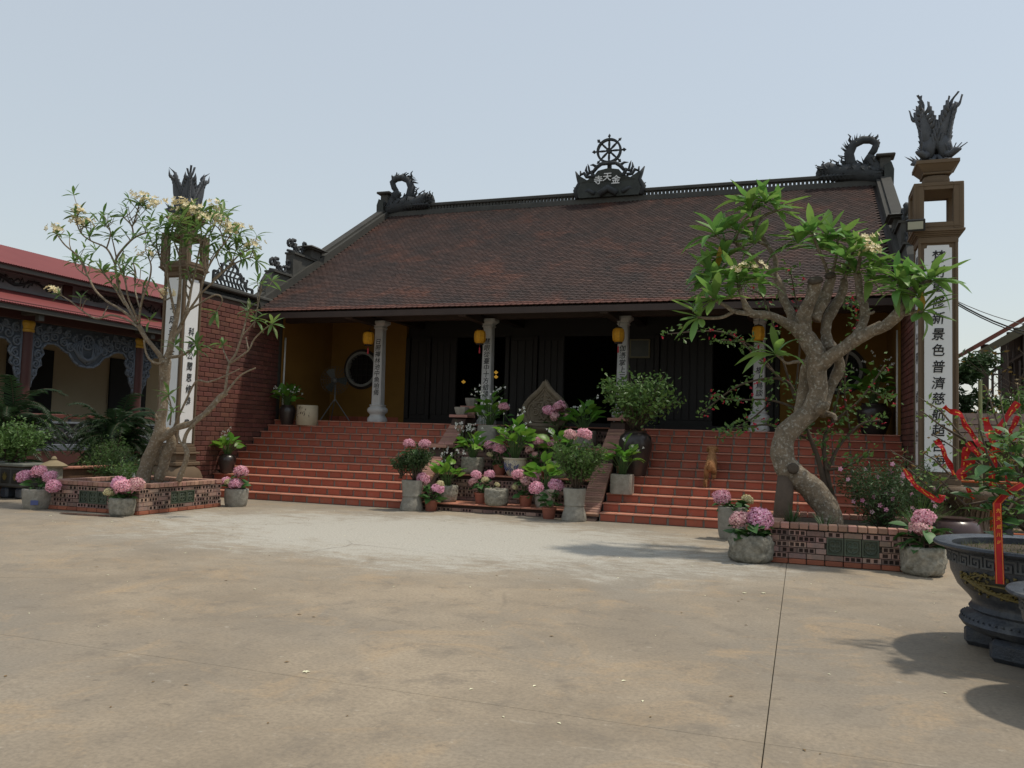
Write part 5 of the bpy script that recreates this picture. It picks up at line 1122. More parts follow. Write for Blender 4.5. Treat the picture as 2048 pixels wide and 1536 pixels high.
# left side pots on the steps
potted('dark brown glazed pot with a broad-leaved plant against the sunlit brick wall', (-11.95, 15.36, 3*R_), 'urn', .19, .42, 34, echi=dict(n=13, hgt=.34, spread=.3, ls=.22, flowers=8, fh=.3))
potted('black glazed urn with a white-flowered plant beside the ceramic drum', (-11.78, 17.3, 10*R_), 'urn', .2, .48, 35, echi=dict(n=15, hgt=.38, spread=.3, ls=.24, flowers=26, fh=.1))
potted('large dark round urn with dark leaves below a round porch window', (1.35, 18.05, ZP), 'urn', .33, .62, 36, echi=dict(n=16, hgt=.55, spread=.36, ls=.26, flowers=14, fh=.5))
dr = thing('ceramic_drum', 'cream ceramic drum stool with dark brush marks at the top of the steps', 'stool', (-11.24, 17.33, 10*R_)); m = MB(); m.lathe([(.235, 0), (.25, .02), (.26, .24), (.25, .47), (.235, .485), (.02, .487)], seg=26); m.build('drum_body', CREAMD, dr, local=True, auto=45)
m = MB(); rr = random.Random(2)
for k in range(34):
    a = -PI/2-.35+rr.gauss(0, .45); z = .30+rr.gauss(0, .07); m.tube([(.258*math.cos(a), .258*math.sin(a), z), (.262*math.cos(a+.04), .262*math.sin(a+.04), z+rr.uniform(-.07, .07))], [.008, .004], 4)
m.build('brush_mark', mat('brown_brush', (.07, .045, .03), .7), dr, local=True)
# pedestal fan on the porch
fx = Vector((-11.33, 18.7, ZP)); t = thing('pedestal_fan', 'large grey pedestal fan on a tripod standing on the porch', 'fan', fx)
m = MB(); m.tube([(0, 0, .52), (0, 0, .95)], .022, 8); m.build('fan_pole', GREYM, t, local=True)
for a in (.2, 2.3, 4.3): m = MB(); m.tube([(0, 0, .58), (math.cos(a)*.42, math.sin(a)*.42, .01)], .014, 6); m.build('leg', GREYM, t, local=True)
Mf = TR((.03, -.08, 1.05), (PI/2, 0, .75)); m = MB()
for r_ in (.36, .3, .24, .18, .12): m.tube([(r_*math.cos(k*PI/14), r_*math.sin(k*PI/14), .08*(1-(r_/.36)**2)) for k in range(29)], .004, 4, cap=False)
for k in range(24): a = k*PI/12; m.tube([(.06*math.cos(a), .06*math.sin(a), .08), (.2*math.cos(a), .2*math.sin(a), .06), (.36*math.cos(a), .36*math.sin(a), 0), (.2*math.cos(a), .2*math.sin(a), -.06)], .0035, 4)
obj('fan_cage', m.mesh('fan_cage', mat('fan_wire', (.06, .06, .055), .5)), t, Mf, True)
for k in range(3):
    m = MB(); a = k*2.09; m.add([(.05*math.cos(a+.9), .05*math.sin(a+.9), -.01), (.31*math.cos(a+.35), .31*math.sin(a+.35), -.03), (.32*math.cos(a), .32*math.sin(a), 0), (.29*math.cos(a-.4), .29*math.sin(a-.4), .03), (.05*math.cos(a-.6), .05*math.sin(a-.6), .01)], [(0, 1, 2, 3, 4)]); obj('fan_blade', m.mesh('fan_blade', mat('fan_blade', (.05, .055, .05), .4)), t, Mf, True)
m = MB(); m.lathe([(.02, -.2), (.07, -.19), (.085, -.1), (.08, -.03), (.05, .03), (.01, .05)], seg=14); obj('fan_motor', m.mesh('fan_motor', GREYM, smooth=True), t, Mf, True)

# ================================================================== FRANGIPANI TREES
def limb_path(pts, Y, mpp):
    """pts: (px, py, dY, r_px) -> world points and radii, smoothed"""
    P = [at(p[0], p[1], Y+p[2]) for p in pts]; R = [p[3]*mpp for p in pts]; out = []; ro = []
    for i in range(len(P)-1):
        a, b, c, d = P[max(0, i-1)], P[i], P[i+1], P[min(len(P)-1, i+2)]
        for k in range(5):
            t = k/5; out.append(.5*((2*b)+(c-a)*t+(2*a-5*b+4*c-d)*t*t+(3*b-a-3*c+d)*t**3)); ro.append(R[i]+(R[i+1]-R[i])*t)
    out.append(P[-1]); ro.append(R[-1]); return out, ro
def whorl(acc, p, d, n, L_, rr, spread=1., droop=0.):
    d = Vector(d).normalized(); x = d.orthogonal().normalized(); y = d.cross(x)
    for k in range(n):
        a = k*2.39996+rr.uniform(-.3, .3); q = .35+.65*k/n; v = (x*math.cos(a)+y*math.sin(a))*spread*q*1.1+d*(1.05-.75*q)
        v += Vector((0, 0, -droop*q)); acc.append((frame(p-d*L_*.16*q, v, s=L_*rr.uniform(.7, 1.12), roll=rr.uniform(-.35, .35)), rr.randrange(3)))
def frangi_cluster(mb, p, d, rr, n=13, s=.05, rad=.075):
    for k in range(n):
        c = p+Vector((rr.gauss(0, 1), rr.gauss(0, 1), abs(rr.gauss(0, .7))))*rad; nn = (c-p+Vector(d)*.04).normalized(); x = nn.orthogonal().normalized(); y = nn.cross(x); o = rr.random()*2
        for q in range(5):
            b = o+q*2*PI/5; e = x*math.cos(b)+y*math.sin(b); f_ = nn.cross(e); mb.add([c, c+e*s*.6+f_*s*.36+nn*s*.25, c+e*s+nn*s*.35, c+e*s*.6-f_*s*.3+nn*s*.25], [(0, 1, 2, 3)])
def build_tree(t, limbs, tips, Y, mpp, bark, meshes, seed, leafL, nleaf, extra_yellow=None, flowers=(), fs=.05, droop=.15, seg=9, twigs=0, thin=.92):
    rr = random.Random(seed); tr = MB(); side = []
    for i, pts in enumerate(limbs):
        P, R = limb_path(pts, Y, mpp); R = [r*(thin+(1-thin)*min(1, max(0, (r/mpp-5)/7)))*.89 for r in R]; P = [p+noise.noise_vector(p*3.1)*min(.02, R[k]*.35) for k, p in enumerate(P)]
        if pts[0][3] > 9: tr.tube(P, R, 18)
        else: MB().tube(P, R, seg if pts[0][3] > 5 else 6).build('branch', bark, t, smooth=True)
        for q in range(twigs if 1.7 < pts[-1][3] < 4 and pts[-1][1] < 600 else 0):          # short side shoots
            u = rr.randrange(len(P)//3, len(P)-1); tw = Vector((rr.gauss(0, .35), rr.gauss(0, .35), rr.uniform(.6, 1.2))).normalized()*rr.uniform(.18, .42); e = P[u]+tw
            MB().tube([P[u], P[u]+tw*.5+Vector((rr.gauss(0, .02), rr.gauss(0, .02), -.02)), e], [R[u]*.75, R[u]*.6, R[u]*.5], 5).build('branch', bark, t, smooth=True)
            if rr.random() < .7: side.append((e, tw))
    for j, v in enumerate(tr.v):
        v = Vector(v); g_ = noise.noise_vector(v*4.5)*.022+noise.noise_vector(v*13)*.009+noise.noise_vector(v*34)*.004; tr.v[j] = tuple(v+g_)
    trunk = tr.build('trunk', bark, t, smooth=True)
    acc = []; fl = MB()
    for e, tw in side: whorl(acc, e, tw, rr.randint(3, 6), leafL*rr.uniform(.7, 1), rr, droop=droop)
    for tp in tips:
        px, py, dY, dx, dz = tp[:5]; p = at(px, py, Y+dY); d = Vector((dx, -rr.uniform(.0, .5)+ (dY*.4), dz)); sc = tp[5] if len(tp) > 5 else 1.
        whorl(acc, p, d, max(4, int(nleaf*rr.uniform(.75, 1.2))), leafL*sc, rr, droop=droop)
    crown = bpy.data.objects.new('crown', None); COL.objects.link(crown); crown.parent = t; crown.matrix_parent_inverse = WM[t.name].inverted(); WM[crown.name] = I4
    acc.sort(key=lambda q: -q[0].median_scale)
    for M, k in acc[:300]: obj('leaf', meshes[k], crown, M)
    if len(acc) > 300:
        mb = MB()
        for M, k in acc[300:]:
            me = meshes[k]; n = len(mb.v); mb.v += [tuple(M @ v.co) for v in me.vertices]; mb.f += [tuple(i+n for i in q.vertices) for q in me.polygons]; mb.m += [0]*len(me.polygons)
        mb.build('leaf_cluster', [meshes[0].materials[0]], crown, smooth=True, kind='stuff')
    for (px, py, dY) in flowers: frangi_cluster(fl, at(px, py, Y+dY), (0, -.3, 1), rr, s=fs, rad=fs*1.5)
    if flowers: fl.build('blossoms', PETALY, crown, kind='stuff')
    return crown
# ---- thick tree in the right planter
YR = 12.0; mpp = 12.6/FPX
rt = thing('frangipani_tree', 'thick twisted frangipani with large green leaves propped by a wooden post', 'tree', (at(1660, 1040, YR).x, YR, .37))
RL = [
 [(1664, 1062, 0, 25), (1655, 1020, 0, 25), (1640, 995, 0, 24), (1620, 973, -.02, 25), (1590, 952, -.05, 24), (1568, 925, -.05, 23), (1562, 895, -.03, 22), (1572, 868, 0, 21), (1596, 843, .03, 21), (1622, 822, .05, 20), (1632, 790, .05, 19), (1634, 745, .03, 19), (1630, 706, 0, 20), (1618, 684, 0, 18), (1606, 664, -.02, 15), (1608, 634, -.05, 14), (1618, 606, -.1, 13), (1628, 572, -.15, 12), (1631, 560, -.16, 11.5)],
 [(1604, 672, 0, 13), (1588, 655, -.1, 11), (1566, 642, -.2, 9.5), (1538, 633, -.3, 8.5), (1505, 628, -.38, 8), (1493, 612, -.42, 7), (1484, 590, -.45, 5.5), (1478, 565, -.5, 4.5)],
 [(1505, 628, -.38, 6), (1470, 622, -.5, 5), (1450, 610, -.55, 4), (1425, 598, -.6, 3.5)], [(1470, 622, -.5, 4), (1445, 634, -.5, 3.6), (1415, 636, -.55, 3.4), (1395, 634, -.6, 3)],
 [(1600, 662, .05, 12), (1582, 635, .15, 11), (1568, 598, .2, 9.5), (1560, 570, .2, 8.5), (1547, 546, .2, 7.5), (1517, 520, .1, 6.5), (1487, 500, 0, 5.8), (1471, 482, -.05, 5), (1476, 462, -.05, 3.6)],
 [(1471, 484, -.05, 4), (1440, 476, -.2, 3.2), (1428, 465, -.25, 3)],
 [(1548, 548, .2, 6.5), (1550, 522, .25, 6), (1538, 495, .25, 5.5), (1517, 464, .22, 5.2), (1506, 440, .2, 4.6), (1502, 405, .15, 3.6)], [(1512, 450, .2, 4.5), (1528, 432, .25, 3.6), (1556, 420, .3, 3)], [(1517, 464, .22, 4.5), (1505, 438, .1, 4), (1496, 420, .05, 3)], [(1536, 492, .25, 4.5), (1518, 484, .1, 4), (1504, 482, .0, 3.5)],
 [(1634, 735, .0, 17), (1655, 718, -.05, 15), (1680, 702, -.1, 13.5), (1707, 680, -.15, 12.5), (1740, 666, -.25, 11.5), (1768, 652, -.3, 11), (1795, 628, -.35, 10.5), (1814, 606, -.4, 9), (1826, 586, -.4, 7.5), (1845, 570, -.45, 6), (1862, 558, -.5, 4.5)],
 [(1700, 682, -.1, 8.5), (1722, 668, 0, 8), (1748, 655, .05, 7.5), (1762, 646, .1, 5.5)], [(1800, 628, -.35, 7), (1822, 624, -.5, 5.5), (1846, 624, -.55, 4)], [(1812, 612, -.3, 5), (1805, 575, -.25, 3.6), (1792, 555, -.3, 3)],
 [(1705, 682, -.1, 10), (1722, 655, -.05, 9), (1731, 630, 0, 8.5), (1724, 598, .05, 7.8), (1716, 560, .1, 7.2), (1712, 545, .1, 6.5)], [(1728, 628, 0, 5), (1745, 626, -.05, 3), (1748, 622, -.05, 2)],
 [(1660, 700, .1, 12), (1652, 672, .18, 11), (1652, 650, .2, 10.5), (1664, 624, .25, 11), (1680, 596, .3, 9.5), (1688, 568, .3, 8), (1684, 555, .3, 7)],
 [(1628, 640, .05, 13), (1640, 618, .08, 12.5), (1652, 588, .1, 11), (1660, 560, .1, 9.5), (1662, 548, .1, 8)], [(1658, 556, .1, 4), (1646, 520, 0, 3.6), (1630, 480, -.1, 3.2), (1622, 462, -.15, 3)], [(1662, 552, .1, 4), (1672, 515, .1, 3.2), (1676, 475, .1, 2.8)], [(1688, 560, .3, 5), (1700, 525, .3, 4), (1708, 500, .3, 3.3)], [(1712, 552, .1, 4.5), (1720, 520, .0, 4), (1722, 500, -.1, 3.3)],
 [(1640, 830, .2, 12), (1652, 795, .3, 11.5), (1668, 760, .35, 11), (1680, 735, .35, 10.5), (1672, 708, .3, 10), (1656, 678, .25, 9)],
 [(1600, 845, .15, 14), (1606, 800, .25, 15), (1612, 755, .25, 14), (1622, 715, .15, 12)],
 [(1606, 722, -.05, 4.5), (1588, 724, -.15, 3.4), (1572, 726, -.25, 2.8), (1552, 708, -.35, 2.4)], [(1640, 822, -.1, 11), (1650, 812, -.2, 9), (1655, 806, -.22, 5)], [(1655, 828, 0, 6), (1668, 832, -.08, 5), (1672, 842, -.1, 3)]]
RT_ = [(1478, 562, -.5, -.1, 1), (1424, 597, -.6, -.7, .5), (1394, 634, -.6, -.8, .3), (1477, 458, -.05, .1, 1), (1428, 464, -.25, -.5, .8), (1502, 400, .15, -.05, 1, 1.05), (1556, 418, .3, .6, .8), (1496, 418, .05, -.5, .9), (1503, 482, 0, -.6, .6), (1866, 556, -.5, .6, .8), (1848, 560, -.4, .0, 1), (1850, 622, -.55, .7, .3, .9), (1792, 552, -.3, -.3, 1, .9), (1712, 540, .1, .1, 1), (1620, 460, -.15, -.4, 1, 1.1), (1676, 474, .1, .1, 1), (1708, 498, .3, .3, .9), (1724, 498, -.1, .4, .9), (1549, 704, -.35, -.3, .7), (1690, 545, .3, .1, 1, .8), (1470, 545, -.45, .2, 1, .9), (1440, 520, -.1, -.6, .4), (1425, 560, -.3, -.6, .5), (1520, 560, -.4, .3, .9, .9), (1640, 490, .2, .0, 1), (1655, 470, .0, .2, 1), (1745, 520, .1, .6, .7, .9), (1450, 500, -.2, -.4, .9), (1460, 590, -.55, -.2, .6, .8), (1412, 540, -.3, -.8, .3, .85), (1590, 480, .0, -.6, .8), (1690, 510, -.2, .1, .9), (1745, 555, .0, .7, .4, .9), (1800, 575, -.4, -.5, .6, .85), (1535, 400, .1, .4, .9, .9), (1835, 590, -.5, -.2, .3, .8)]
CR = build_tree(rt, RL, RT_, YR, mpp, BARKR, LR, 5, .47, 11, flowers=[(1478, 545, -.6), (1490, 538, -.6), (1510, 540, -.5), (1733, 492, -.3), (1745, 500, -.3), (1730, 478, -.2), (1738, 506, -.35)], fs=.042)
for (px, py, dY) in ((1439, 493, -.3), (1844, 585, -.6)): obj('leaf', LRY, CR, frame(at(px, py, YR+dY), (.1, -.2, -1), s=.3))
# cut ends of the sawn limbs
for (px, py, dY, r) in ((1630, 556, -.2, 12), (1660, 546, .05, 9), (1585, 935, -.28, 9)):
    m = MB(); p = at(px, py, YR+dY); m.lathe([(.01, 0), (r*mpp*.55, .004), (r*mpp, -.01), (r*mpp*1.15, -.05)], seg=14, wob=.03, seed=px); obj('sawn_end', m.mesh('sawn_end', mat('sawn_wood', (.05, .035, .025), .9, (.09, .07, .05), 20., .5), smooth=True), rt, Matrix.Translation(p) @ Vector((-.1, -.6, .9 if py < 700 else .2)).to_track_quat('Z', 'Y').to_matrix().to_4x4())
m = MB(); a, b_ = at(1563, 1050, 11.75), at(1572, 955, 11.9); m.tube([Vector((a.x, a.y, .36)), a.lerp(b_, .5), b_], [17*mpp, 16*mpp, 15*mpp], 12); tag(m.build('prop_post', PROPW, None, smooth=True), 'leaning grey wooden prop under the trunk of the twisted frangipani', 'post')
# ---- pale many-branched tree in the left planter
YL = 12.1; mpl = 15.9/FPX
lt_ = thing('frangipani_tree', 'pale many-branched frangipani with cream blossoms in front of a lettered pillar', 'tree', (at(290, 950, YL).x, YL, .37))
LLb = [
 [(284, 972, 0, 15), (290, 941, 0, 14), (306, 897, 0, 13.5), (318, 872, 0, 13), (322, 844, 0, 11.5), (326, 804, 0, 10.5), (328, 764, 0, 10.5), (330, 735, 0, 12), (331, 718, 0, 11)],
 [(318, 960, .15, 11), (330, 915, .15, 12), (342, 885, .12, 11), (332, 855, .05, 9)],
 [(328, 722, 0, 8), (310, 697, -.1, 6.5), (292, 676, -.15, 6.5), (278, 650, -.2, 7)],
 [(278, 655, -.2, 5), (250, 638, -.3, 4.2), (221, 630, -.35, 3.8), (193, 637, -.4, 3.2), (165, 622, -.4, 2.8), (141, 602, -.45, 2.4), (118, 588, -.5, 2)],
 [(274, 648, -.2, 5), (246, 622, -.1, 4.4), (213, 602, 0, 4), (189, 578, .05, 3.8), (177, 554, .05, 3.4), (161, 521, 0, 3.2), (150, 507, -.05, 3), (129, 489, -.1, 2.6), (113, 468, -.15, 2)],
 [(177, 554, .05, 2.8), (156, 538, .2, 2.4), (150, 525, .25, 2)],
 [(272, 645, -.2, 5), (242, 586, -.1, 4.6), (234, 554, -.05, 4.4), (231, 529, 0, 4.2), (238, 508, 0, 4), (266, 477, .05, 3.4), (296, 464, .1, 2.8)],
 [(266, 477, .05, 3), (264, 453, 0, 2.6), (246, 433, -.1, 2.2)], [(264, 455, 0, 2.6), (269, 440, .05, 2.4), (279, 408, .1, 2)],
 [(231, 529, 0, 3.6), (213, 497, -.1, 3.2), (181, 481, -.15, 2.8), (161, 465, -.2, 2.5), (153, 441, -.2, 2.2), (157, 428, -.2, 1.8)], [(213, 497, -.1, 2.6), (221, 465, -.15, 2.3), (209, 450, -.2, 2)], [(181, 481, -.15, 2.4), (172, 455, -.05, 2)],
 [(278, 648, -.2, 4.5), (281, 618, -.3, 4), (286, 594, -.35, 3.5), (298, 562, -.35, 3), (302, 533, -.4, 2.6), (297, 515, -.4, 2.2)],
 [(276, 640, -.2, 4), (258, 600, -.35, 3.2), (252, 570, -.4, 2.8), (246, 545, -.4, 2.4)], [(250, 610, -.15, 3), (225, 570, -.2, 2.6), (205, 545, -.25, 2.2)], [(281, 620, -.2, 3.4), (270, 580, .1, 2.8), (272, 548, .2, 2.4), (266, 525, .2, 2)],
 [(334, 716, 0, 9), (340, 700, 0, 8.5), (344, 672, 0, 8), (352, 640, 0, 7), (358, 602, 0, 6), (361, 554, 0, 4.6), (359, 513, 0, 3.6), (363, 473, 0, 3), (367, 430, 0, 2.2)],
 [(345, 680, 0, 7), (362, 650, .1, 6.5), (376, 610, .15, 5), (384, 570, .2, 4), (395, 520, .25, 3.2), (403, 470, .25, 2.6), (397, 430, .25, 2)],
 [(352, 640, 0, 5), (342, 590, -.1, 4), (334, 545, -.15, 3.2), (336, 505, -.2, 2.6), (330, 470, -.2, 2.2)], [(334, 545, -.15, 3), (318, 512, -.2, 2.6), (312, 480, -.2, 2)], [(342, 595, -.1, 3), (331, 600, -.3, 2.4), (329, 592, -.3, 2)],
 [(364, 648, .05, 5), (378, 622, -.1, 4.5), (398, 590, -.15, 4), (410, 552, -.2, 3.4), (425, 520, -.25, 3), (447, 489, -.3, 2.6), (464, 468, -.35, 2)],
 [(400, 588, -.15, 3.6), (430, 560, -.1, 3.2), (455, 535, -.05, 3), (478, 510, 0, 2.4), (500, 498, .05, 2)], [(425, 560, .1, 3), (464, 530, .15, 2.8), (500, 515, .2, 2.4), (514, 521, .2, 2)],
 [(370, 625, .1, 4), (392, 612, .15, 3.5), (430, 590, .2, 3), (445, 600, .2, 2.4), (432, 625, .25, 2)], [(384, 570, .2, 3), (372, 520, .1, 2.6), (378, 470, .1, 2.2), (384, 445, .1, 2)], [(403, 500, .25, 2.6), (425, 460, .3, 2.2), (430, 440, .3, 1.8)], [(410, 552, -.2, 2.8), (405, 505, -.3, 2.4), (412, 470, -.35, 2)], [(447, 489, -.3, 2.4), (440, 460, -.3, 2), (420, 445, -.3, 1.8)], [(359, 513, 0, 3), (345, 470, .1, 2.4), (348, 440, .1, 2)],
 [(330, 722, 0, 6), (318, 728, -.2, 4.5), (300, 720, -.3, 4), (292, 705, -.3, 3.4), (288, 680, -.28, 3)], [(336, 715, 0, 6), (360, 712, -.15, 5), (375, 705, -.2, 4), (392, 690, -.25, 2.4)],
 [(320, 880, 0, 9.5), (350, 858, -.05, 8.5), (383, 847, -.1, 8), (415, 824, -.12, 7.4), (435, 800, -.12, 7.4), (450, 786, -.12, 7)],
 [(450, 790, -.12, 5), (453, 757, -.1, 4.2), (459, 727, -.05, 4.2), (472, 707, 0, 3.6), (484, 671, .05, 3.2), (492, 640, .1, 2.8), (497, 622, .1, 2.2)], [(459, 728, -.05, 3.6), (478, 715, -.15, 3.2), (497, 700, -.2, 3), (508, 679, -.2, 2.8), (528, 659, -.25, 2.4), (545, 648, -.25, 2)], [(459, 727, -.05, 3), (449, 706, 0, 2.6), (444, 690, 0, 2)], [(452, 786, -.12, 4), (468, 765, -.1, 3.4), (485, 748, -.1, 2.8), (511, 736, -.1, 2.2)], [(484, 671, .05, 2.6), (500, 655, 0, 2.2), (512, 640, 0, 1.8)], [(497, 700, -.2, 2.4), (492, 675, -.2, 2)], [(508, 655, .05, 2.4), (516, 610, .1, 2.2), (523, 570, .1, 1.9)],
 [(345, 862, -.05, 4.5), (356, 835, -.1, 3.6), (372, 800, -.15, 3.4), (393, 762, -.2, 3.2), (416, 764, -.2, 2.6), (447, 753, -.2, 2.4), (479, 738, -.2, 1.8)],
 [(356, 962, -.25, 8), (370, 925, -.25, 7), (374, 905, -.25, 7), (368, 885, -.25, 6), (376, 862, -.25, 5.5), (400, 838, -.22, 5), (430, 812, -.2, 4.6)], [(372, 900, -.25, 4), (360, 882, -.3, 3.6), (356, 870, -.3, 3)], [(340, 850, -.05, 3), (342, 815, -.15, 2.4), (336, 790, -.2, 2)], [(320, 850, 0, 5), (314, 835, -.1, 4), (312, 828, -.1, 3.4)]]
LT_ = [(118, 588, -.5, -.7, .5, .6), (113, 466, -.15, -.5, .8), (148, 522, .25, -.3, 1, .7), (298, 462, .1, .5, .8), (246, 431, -.1, -.5, .8), (279, 406, .1, 0, 1), (157, 426, -.2, 0, 1), (208, 448, -.2, -.3, 1), (172, 452, -.05, .3, 1), (297, 513, -.4, 0, 1), (246, 543, -.4, -.2, 1), (204, 543, -.25, -.3, 1), (266, 522, .2, 0, 1), (367, 428, 0, 0, 1, 1.1), (397, 428, .25, .1, 1, 1.1), (330, 468, -.2, -.2, 1), (312, 478, -.2, -.3, 1), (464, 466, -.35, .4, .9), (500, 497, .05, .6, .7), (515, 522, .2, .8, .1), (431, 626, .25, -.2, -.3), (384, 443, .1, 0, 1, 1.1), (430, 438, .3, .3, 1), (412, 468, -.35, .1, 1), (420, 443, -.3, 0, 1, 1.1), (348, 438, .1, -.1, 1, 1.1), (392, 688, -.25, .6, .5), (497, 620, .1, .1, 1), (545, 647, -.25, .7, .4), (444, 688, 0, -.4, .8, .8), (512, 638, 0, .4, .8, .8), (523, 566, .1, .2, 1), (336, 788, -.2, -.2, .8), (300, 640, -.2, .3, .8, .8), (446, 472, -.1, .2, .9), (470, 480, .0, .4, .8), (376, 415, .05, 0, 1), (350, 690, -.3, .3, .5), (395, 700, -.3, .5, .3, .9), (345, 820, -.25, .2, .6), (480, 465, -.1, .4, .9), (375, 460, -.2, 0, 1), (440, 430, .1, .2, 1), (405, 420, .1, 0, 1), (490, 515, -.1, .6, .3), (455, 500, -.2, .5, .5), (225, 470, 0, .2, .9), (180, 470, -.2, 0, 1), (340, 450, -.2, 0, 1), (355, 465, .1, 0, 1), (390, 470, -.3, 0, 1), (370, 490, -.2, 0, 1), (425, 480, 0, .3, .8), (440, 500, .1, .5, .5), (335, 490, .1, -.3, .8), (320, 450, 0, -.2, 1), (300, 440, -.1, -.2, 1), (410, 500, -.3, .2, .8), (360, 440, -.3, 0, 1), (395, 450, -.2, .1, 1), (475, 500, .1, .6, .5), (350, 520, -.3, -.2, .7, .8), (270, 470, -.2, .2, .9, .8), (190, 500, .1, -.4, .8, .8)]
LF_ = [(112, 460, -.2), (104, 583, -.5), (158, 424, -.25), (150, 440, -.25), (166, 448, -.2), (280, 396, .05), (292, 404, .05), (316, 412, -.2), (360, 408, -.1), (372, 415, -.1), (395, 425, .1), (402, 432, .1), (428, 415, .2), (428, 440, .15), (436, 446, .1), (450, 455, -.3), (460, 466, -.35), (478, 455, -.1), (503, 495, .0), (292, 510, -.45), (328, 590, -.35), (410, 440, -.2), (355, 440, -.1), (386, 430, .0)]
build_tree(lt_, LLb, LT_, YL, mpl, BARKL, LLm, 6, .29, 10, flowers=LF_, fs=.058, seg=8, twigs=4, droop=.3, thin=.62)
# fallen petals on the courtyard
for k, (px, py) in enumerate(((1489, 1187), (1527, 1187), (388, 1021), (385, 1033), (440, 1020), (458, 1021), (514, 1025), (101, 1032), (224, 1044), (612, 1345))):
    p = G(px, py); m = MB(); rr = random.Random(k)
    for q in range(5): b = q*1.257+k; e = Vector((math.cos(b), math.sin(b), 0)); f_ = Vector((-e.y, e.x, 0)); m.add([Vector((0, 0, .006)), e*.025+f_*.014+Vector((0, 0, .014)), e*.042+Vector((0, 0, .01)), e*.025-f_*.014+Vector((0, 0, .014))], [(0, 1, 2, 3)])
    o = obj('fallen_blossom', m.mesh('fallen_blossom', HILLG), None, TR(p, (0, 0, k), (.6, .6, .6))); tag(o, 'cream fallen blossom lying on the concrete courtyard', 'blossom', 'fallen blossoms on the concrete')

lit = MB(); rr = random.Random(31)
for k in range(260):
    p = Vector((rr.uniform(-9, 3), rr.uniform(3.2, 13.8), .003)) if k > 60 else Vector((rr.gauss(-10, 1.3), rr.gauss(10.4, .6), .003)); a = rr.uniform(0, 6.28); e = Vector((math.cos(a), math.sin(a), 0)); f_ = Vector((-e.y, e.x, 0)); l = rr.uniform(.006, .022)
    lit.mi = 0 if rr.random() < .65 else 1; lit.add([p, p+e*l+f_*l*.45+Vector((0, 0, .004)), p+e*l*2, p+e*l-f_*l*.45+Vector((0, 0, .003))], [(0, 1, 2, 3)])
lt2 = lit.build('petal_litter', [HILLG, mat('dry_leaf_bit', (.20, .13, .06), .8)], kind='stuff'); lt2['label'] = 'tiny pale petals and dry leaf bits strewn over the concrete'; lt2['category'] = 'litter'
# ================================================================== SHRUBS IN AND AROUND THE RIGHT PLANTER
bush = thing('red_flowered_bush', 'thin spreading bush with small crimson flowers behind the twisted frangipani', 'shrub', (.2, 12.5, .37)); rr = random.Random(77)
bst = MB(); bl = []; bf = []
for pts in ([(1658, 1010, .3, 6), (1640, 930, .35, 5), (1622, 880, .35, 4), (1600, 820, .4, 3), (1570, 760, .4, 2.4), (1480, 770, .35, 1.8), (1400, 830, .3, 1.3)], [(1668, 1010, .35, 6), (1655, 950, .35, 5), (1648, 890, .4, 4), (1662, 850, .45, 3), (1720, 800, .5, 2), (1770, 730, .5, 1.4)], [(1650, 950, .35, 4), (1680, 890, .4, 3), (1720, 850, .45, 2.4), (1760, 840, .5, 1.6)], [(1600, 820, .4, 2.6), (1540, 800, .35, 2), (1470, 800, .35, 1.5), (1420, 790, .3, 1.2)], [(1580, 775, .4, 2.4), (1520, 720, .4, 1.8), (1450, 665, .4, 1.4), (1335, 668, .4, 1)], [(1560, 760, .4, 2), (1500, 690, .45, 1.6), (1430, 680, .4, 1.2)], [(1620, 880, .35, 2.6), (1540, 850, .35, 2), (1460, 860, .3, 1.4)], [(1590, 800, .45, 2.4), (1560, 700, .5, 2), (1530, 600, .5, 1.6), (1500, 580, .5, 1.2)], [(1590, 790, .45, 2), (1600, 680, .5, 1.8), (1590, 590, .5, 1.4), (1580, 540, .5, 1)], [(1700, 860, .45, 2), (1690, 800, .45, 1.6), (1690, 740, .45, 1.2)], [(1655, 940, .3, 3), (1700, 930, .3, 2), (1740, 900, .35, 1.4)], [(1540, 805, .35, 1.6), (1500, 840, .3, 1.4), (1440, 870, .3, 1)], [(1662, 852, .45, 2.4), (1700, 690, .5, 1.8), (1720, 620, .5, 1.2), (1700, 600, .5, 1)], [(1740, 780, .5, 1.4), (1780, 800, .5, 1)]):
    P, R = limb_path(pts, YR, mpp); bst.tube(P, R, 5)
    for p in P[len(P)//3:]:
        for q in range(7): bl.append(p+Vector((rr.gauss(0, .07), rr.gauss(0, .09), rr.gauss(0, .06))))
        if rr.random() < .75: bf.append(p+Vector((rr.gauss(0, .06), rr.gauss(0, .06), rr.gauss(0, .05))))
bst.build('stem', TWIG, bush, smooth=True); lf = MB(); scatter_leaves(lf, bl, .085, rr, .5, .1); lf.build('foliage', LEAFS, bush, kind='stuff'); lf = MB(); scatter_leaves(lf, bf*3, .042, rr, .8, 0); lf.build('flowers', PETALR, bush, kind='stuff')
shrub('flowering_shrub', 'dense dark shrub with tiny pink flowers beside the twisted trunk', (1.0, 12.2, .37), 1.0, .62, 46, 3600, .07, LEAFD, 81, flowers=(PINK, 26, .035), aspect=.28, zmin=.05, r0=.006)
shrub('flowering_shrub', 'grassy dark shrub with pink flowers between the planter and the pillar', (1.5, 13.15, 0), 1.5, .45, 30, 2200, .085, LEAFD, 82, flowers=(PINK, 12, .035), aspect=.2, zmin=.1, r0=.006)
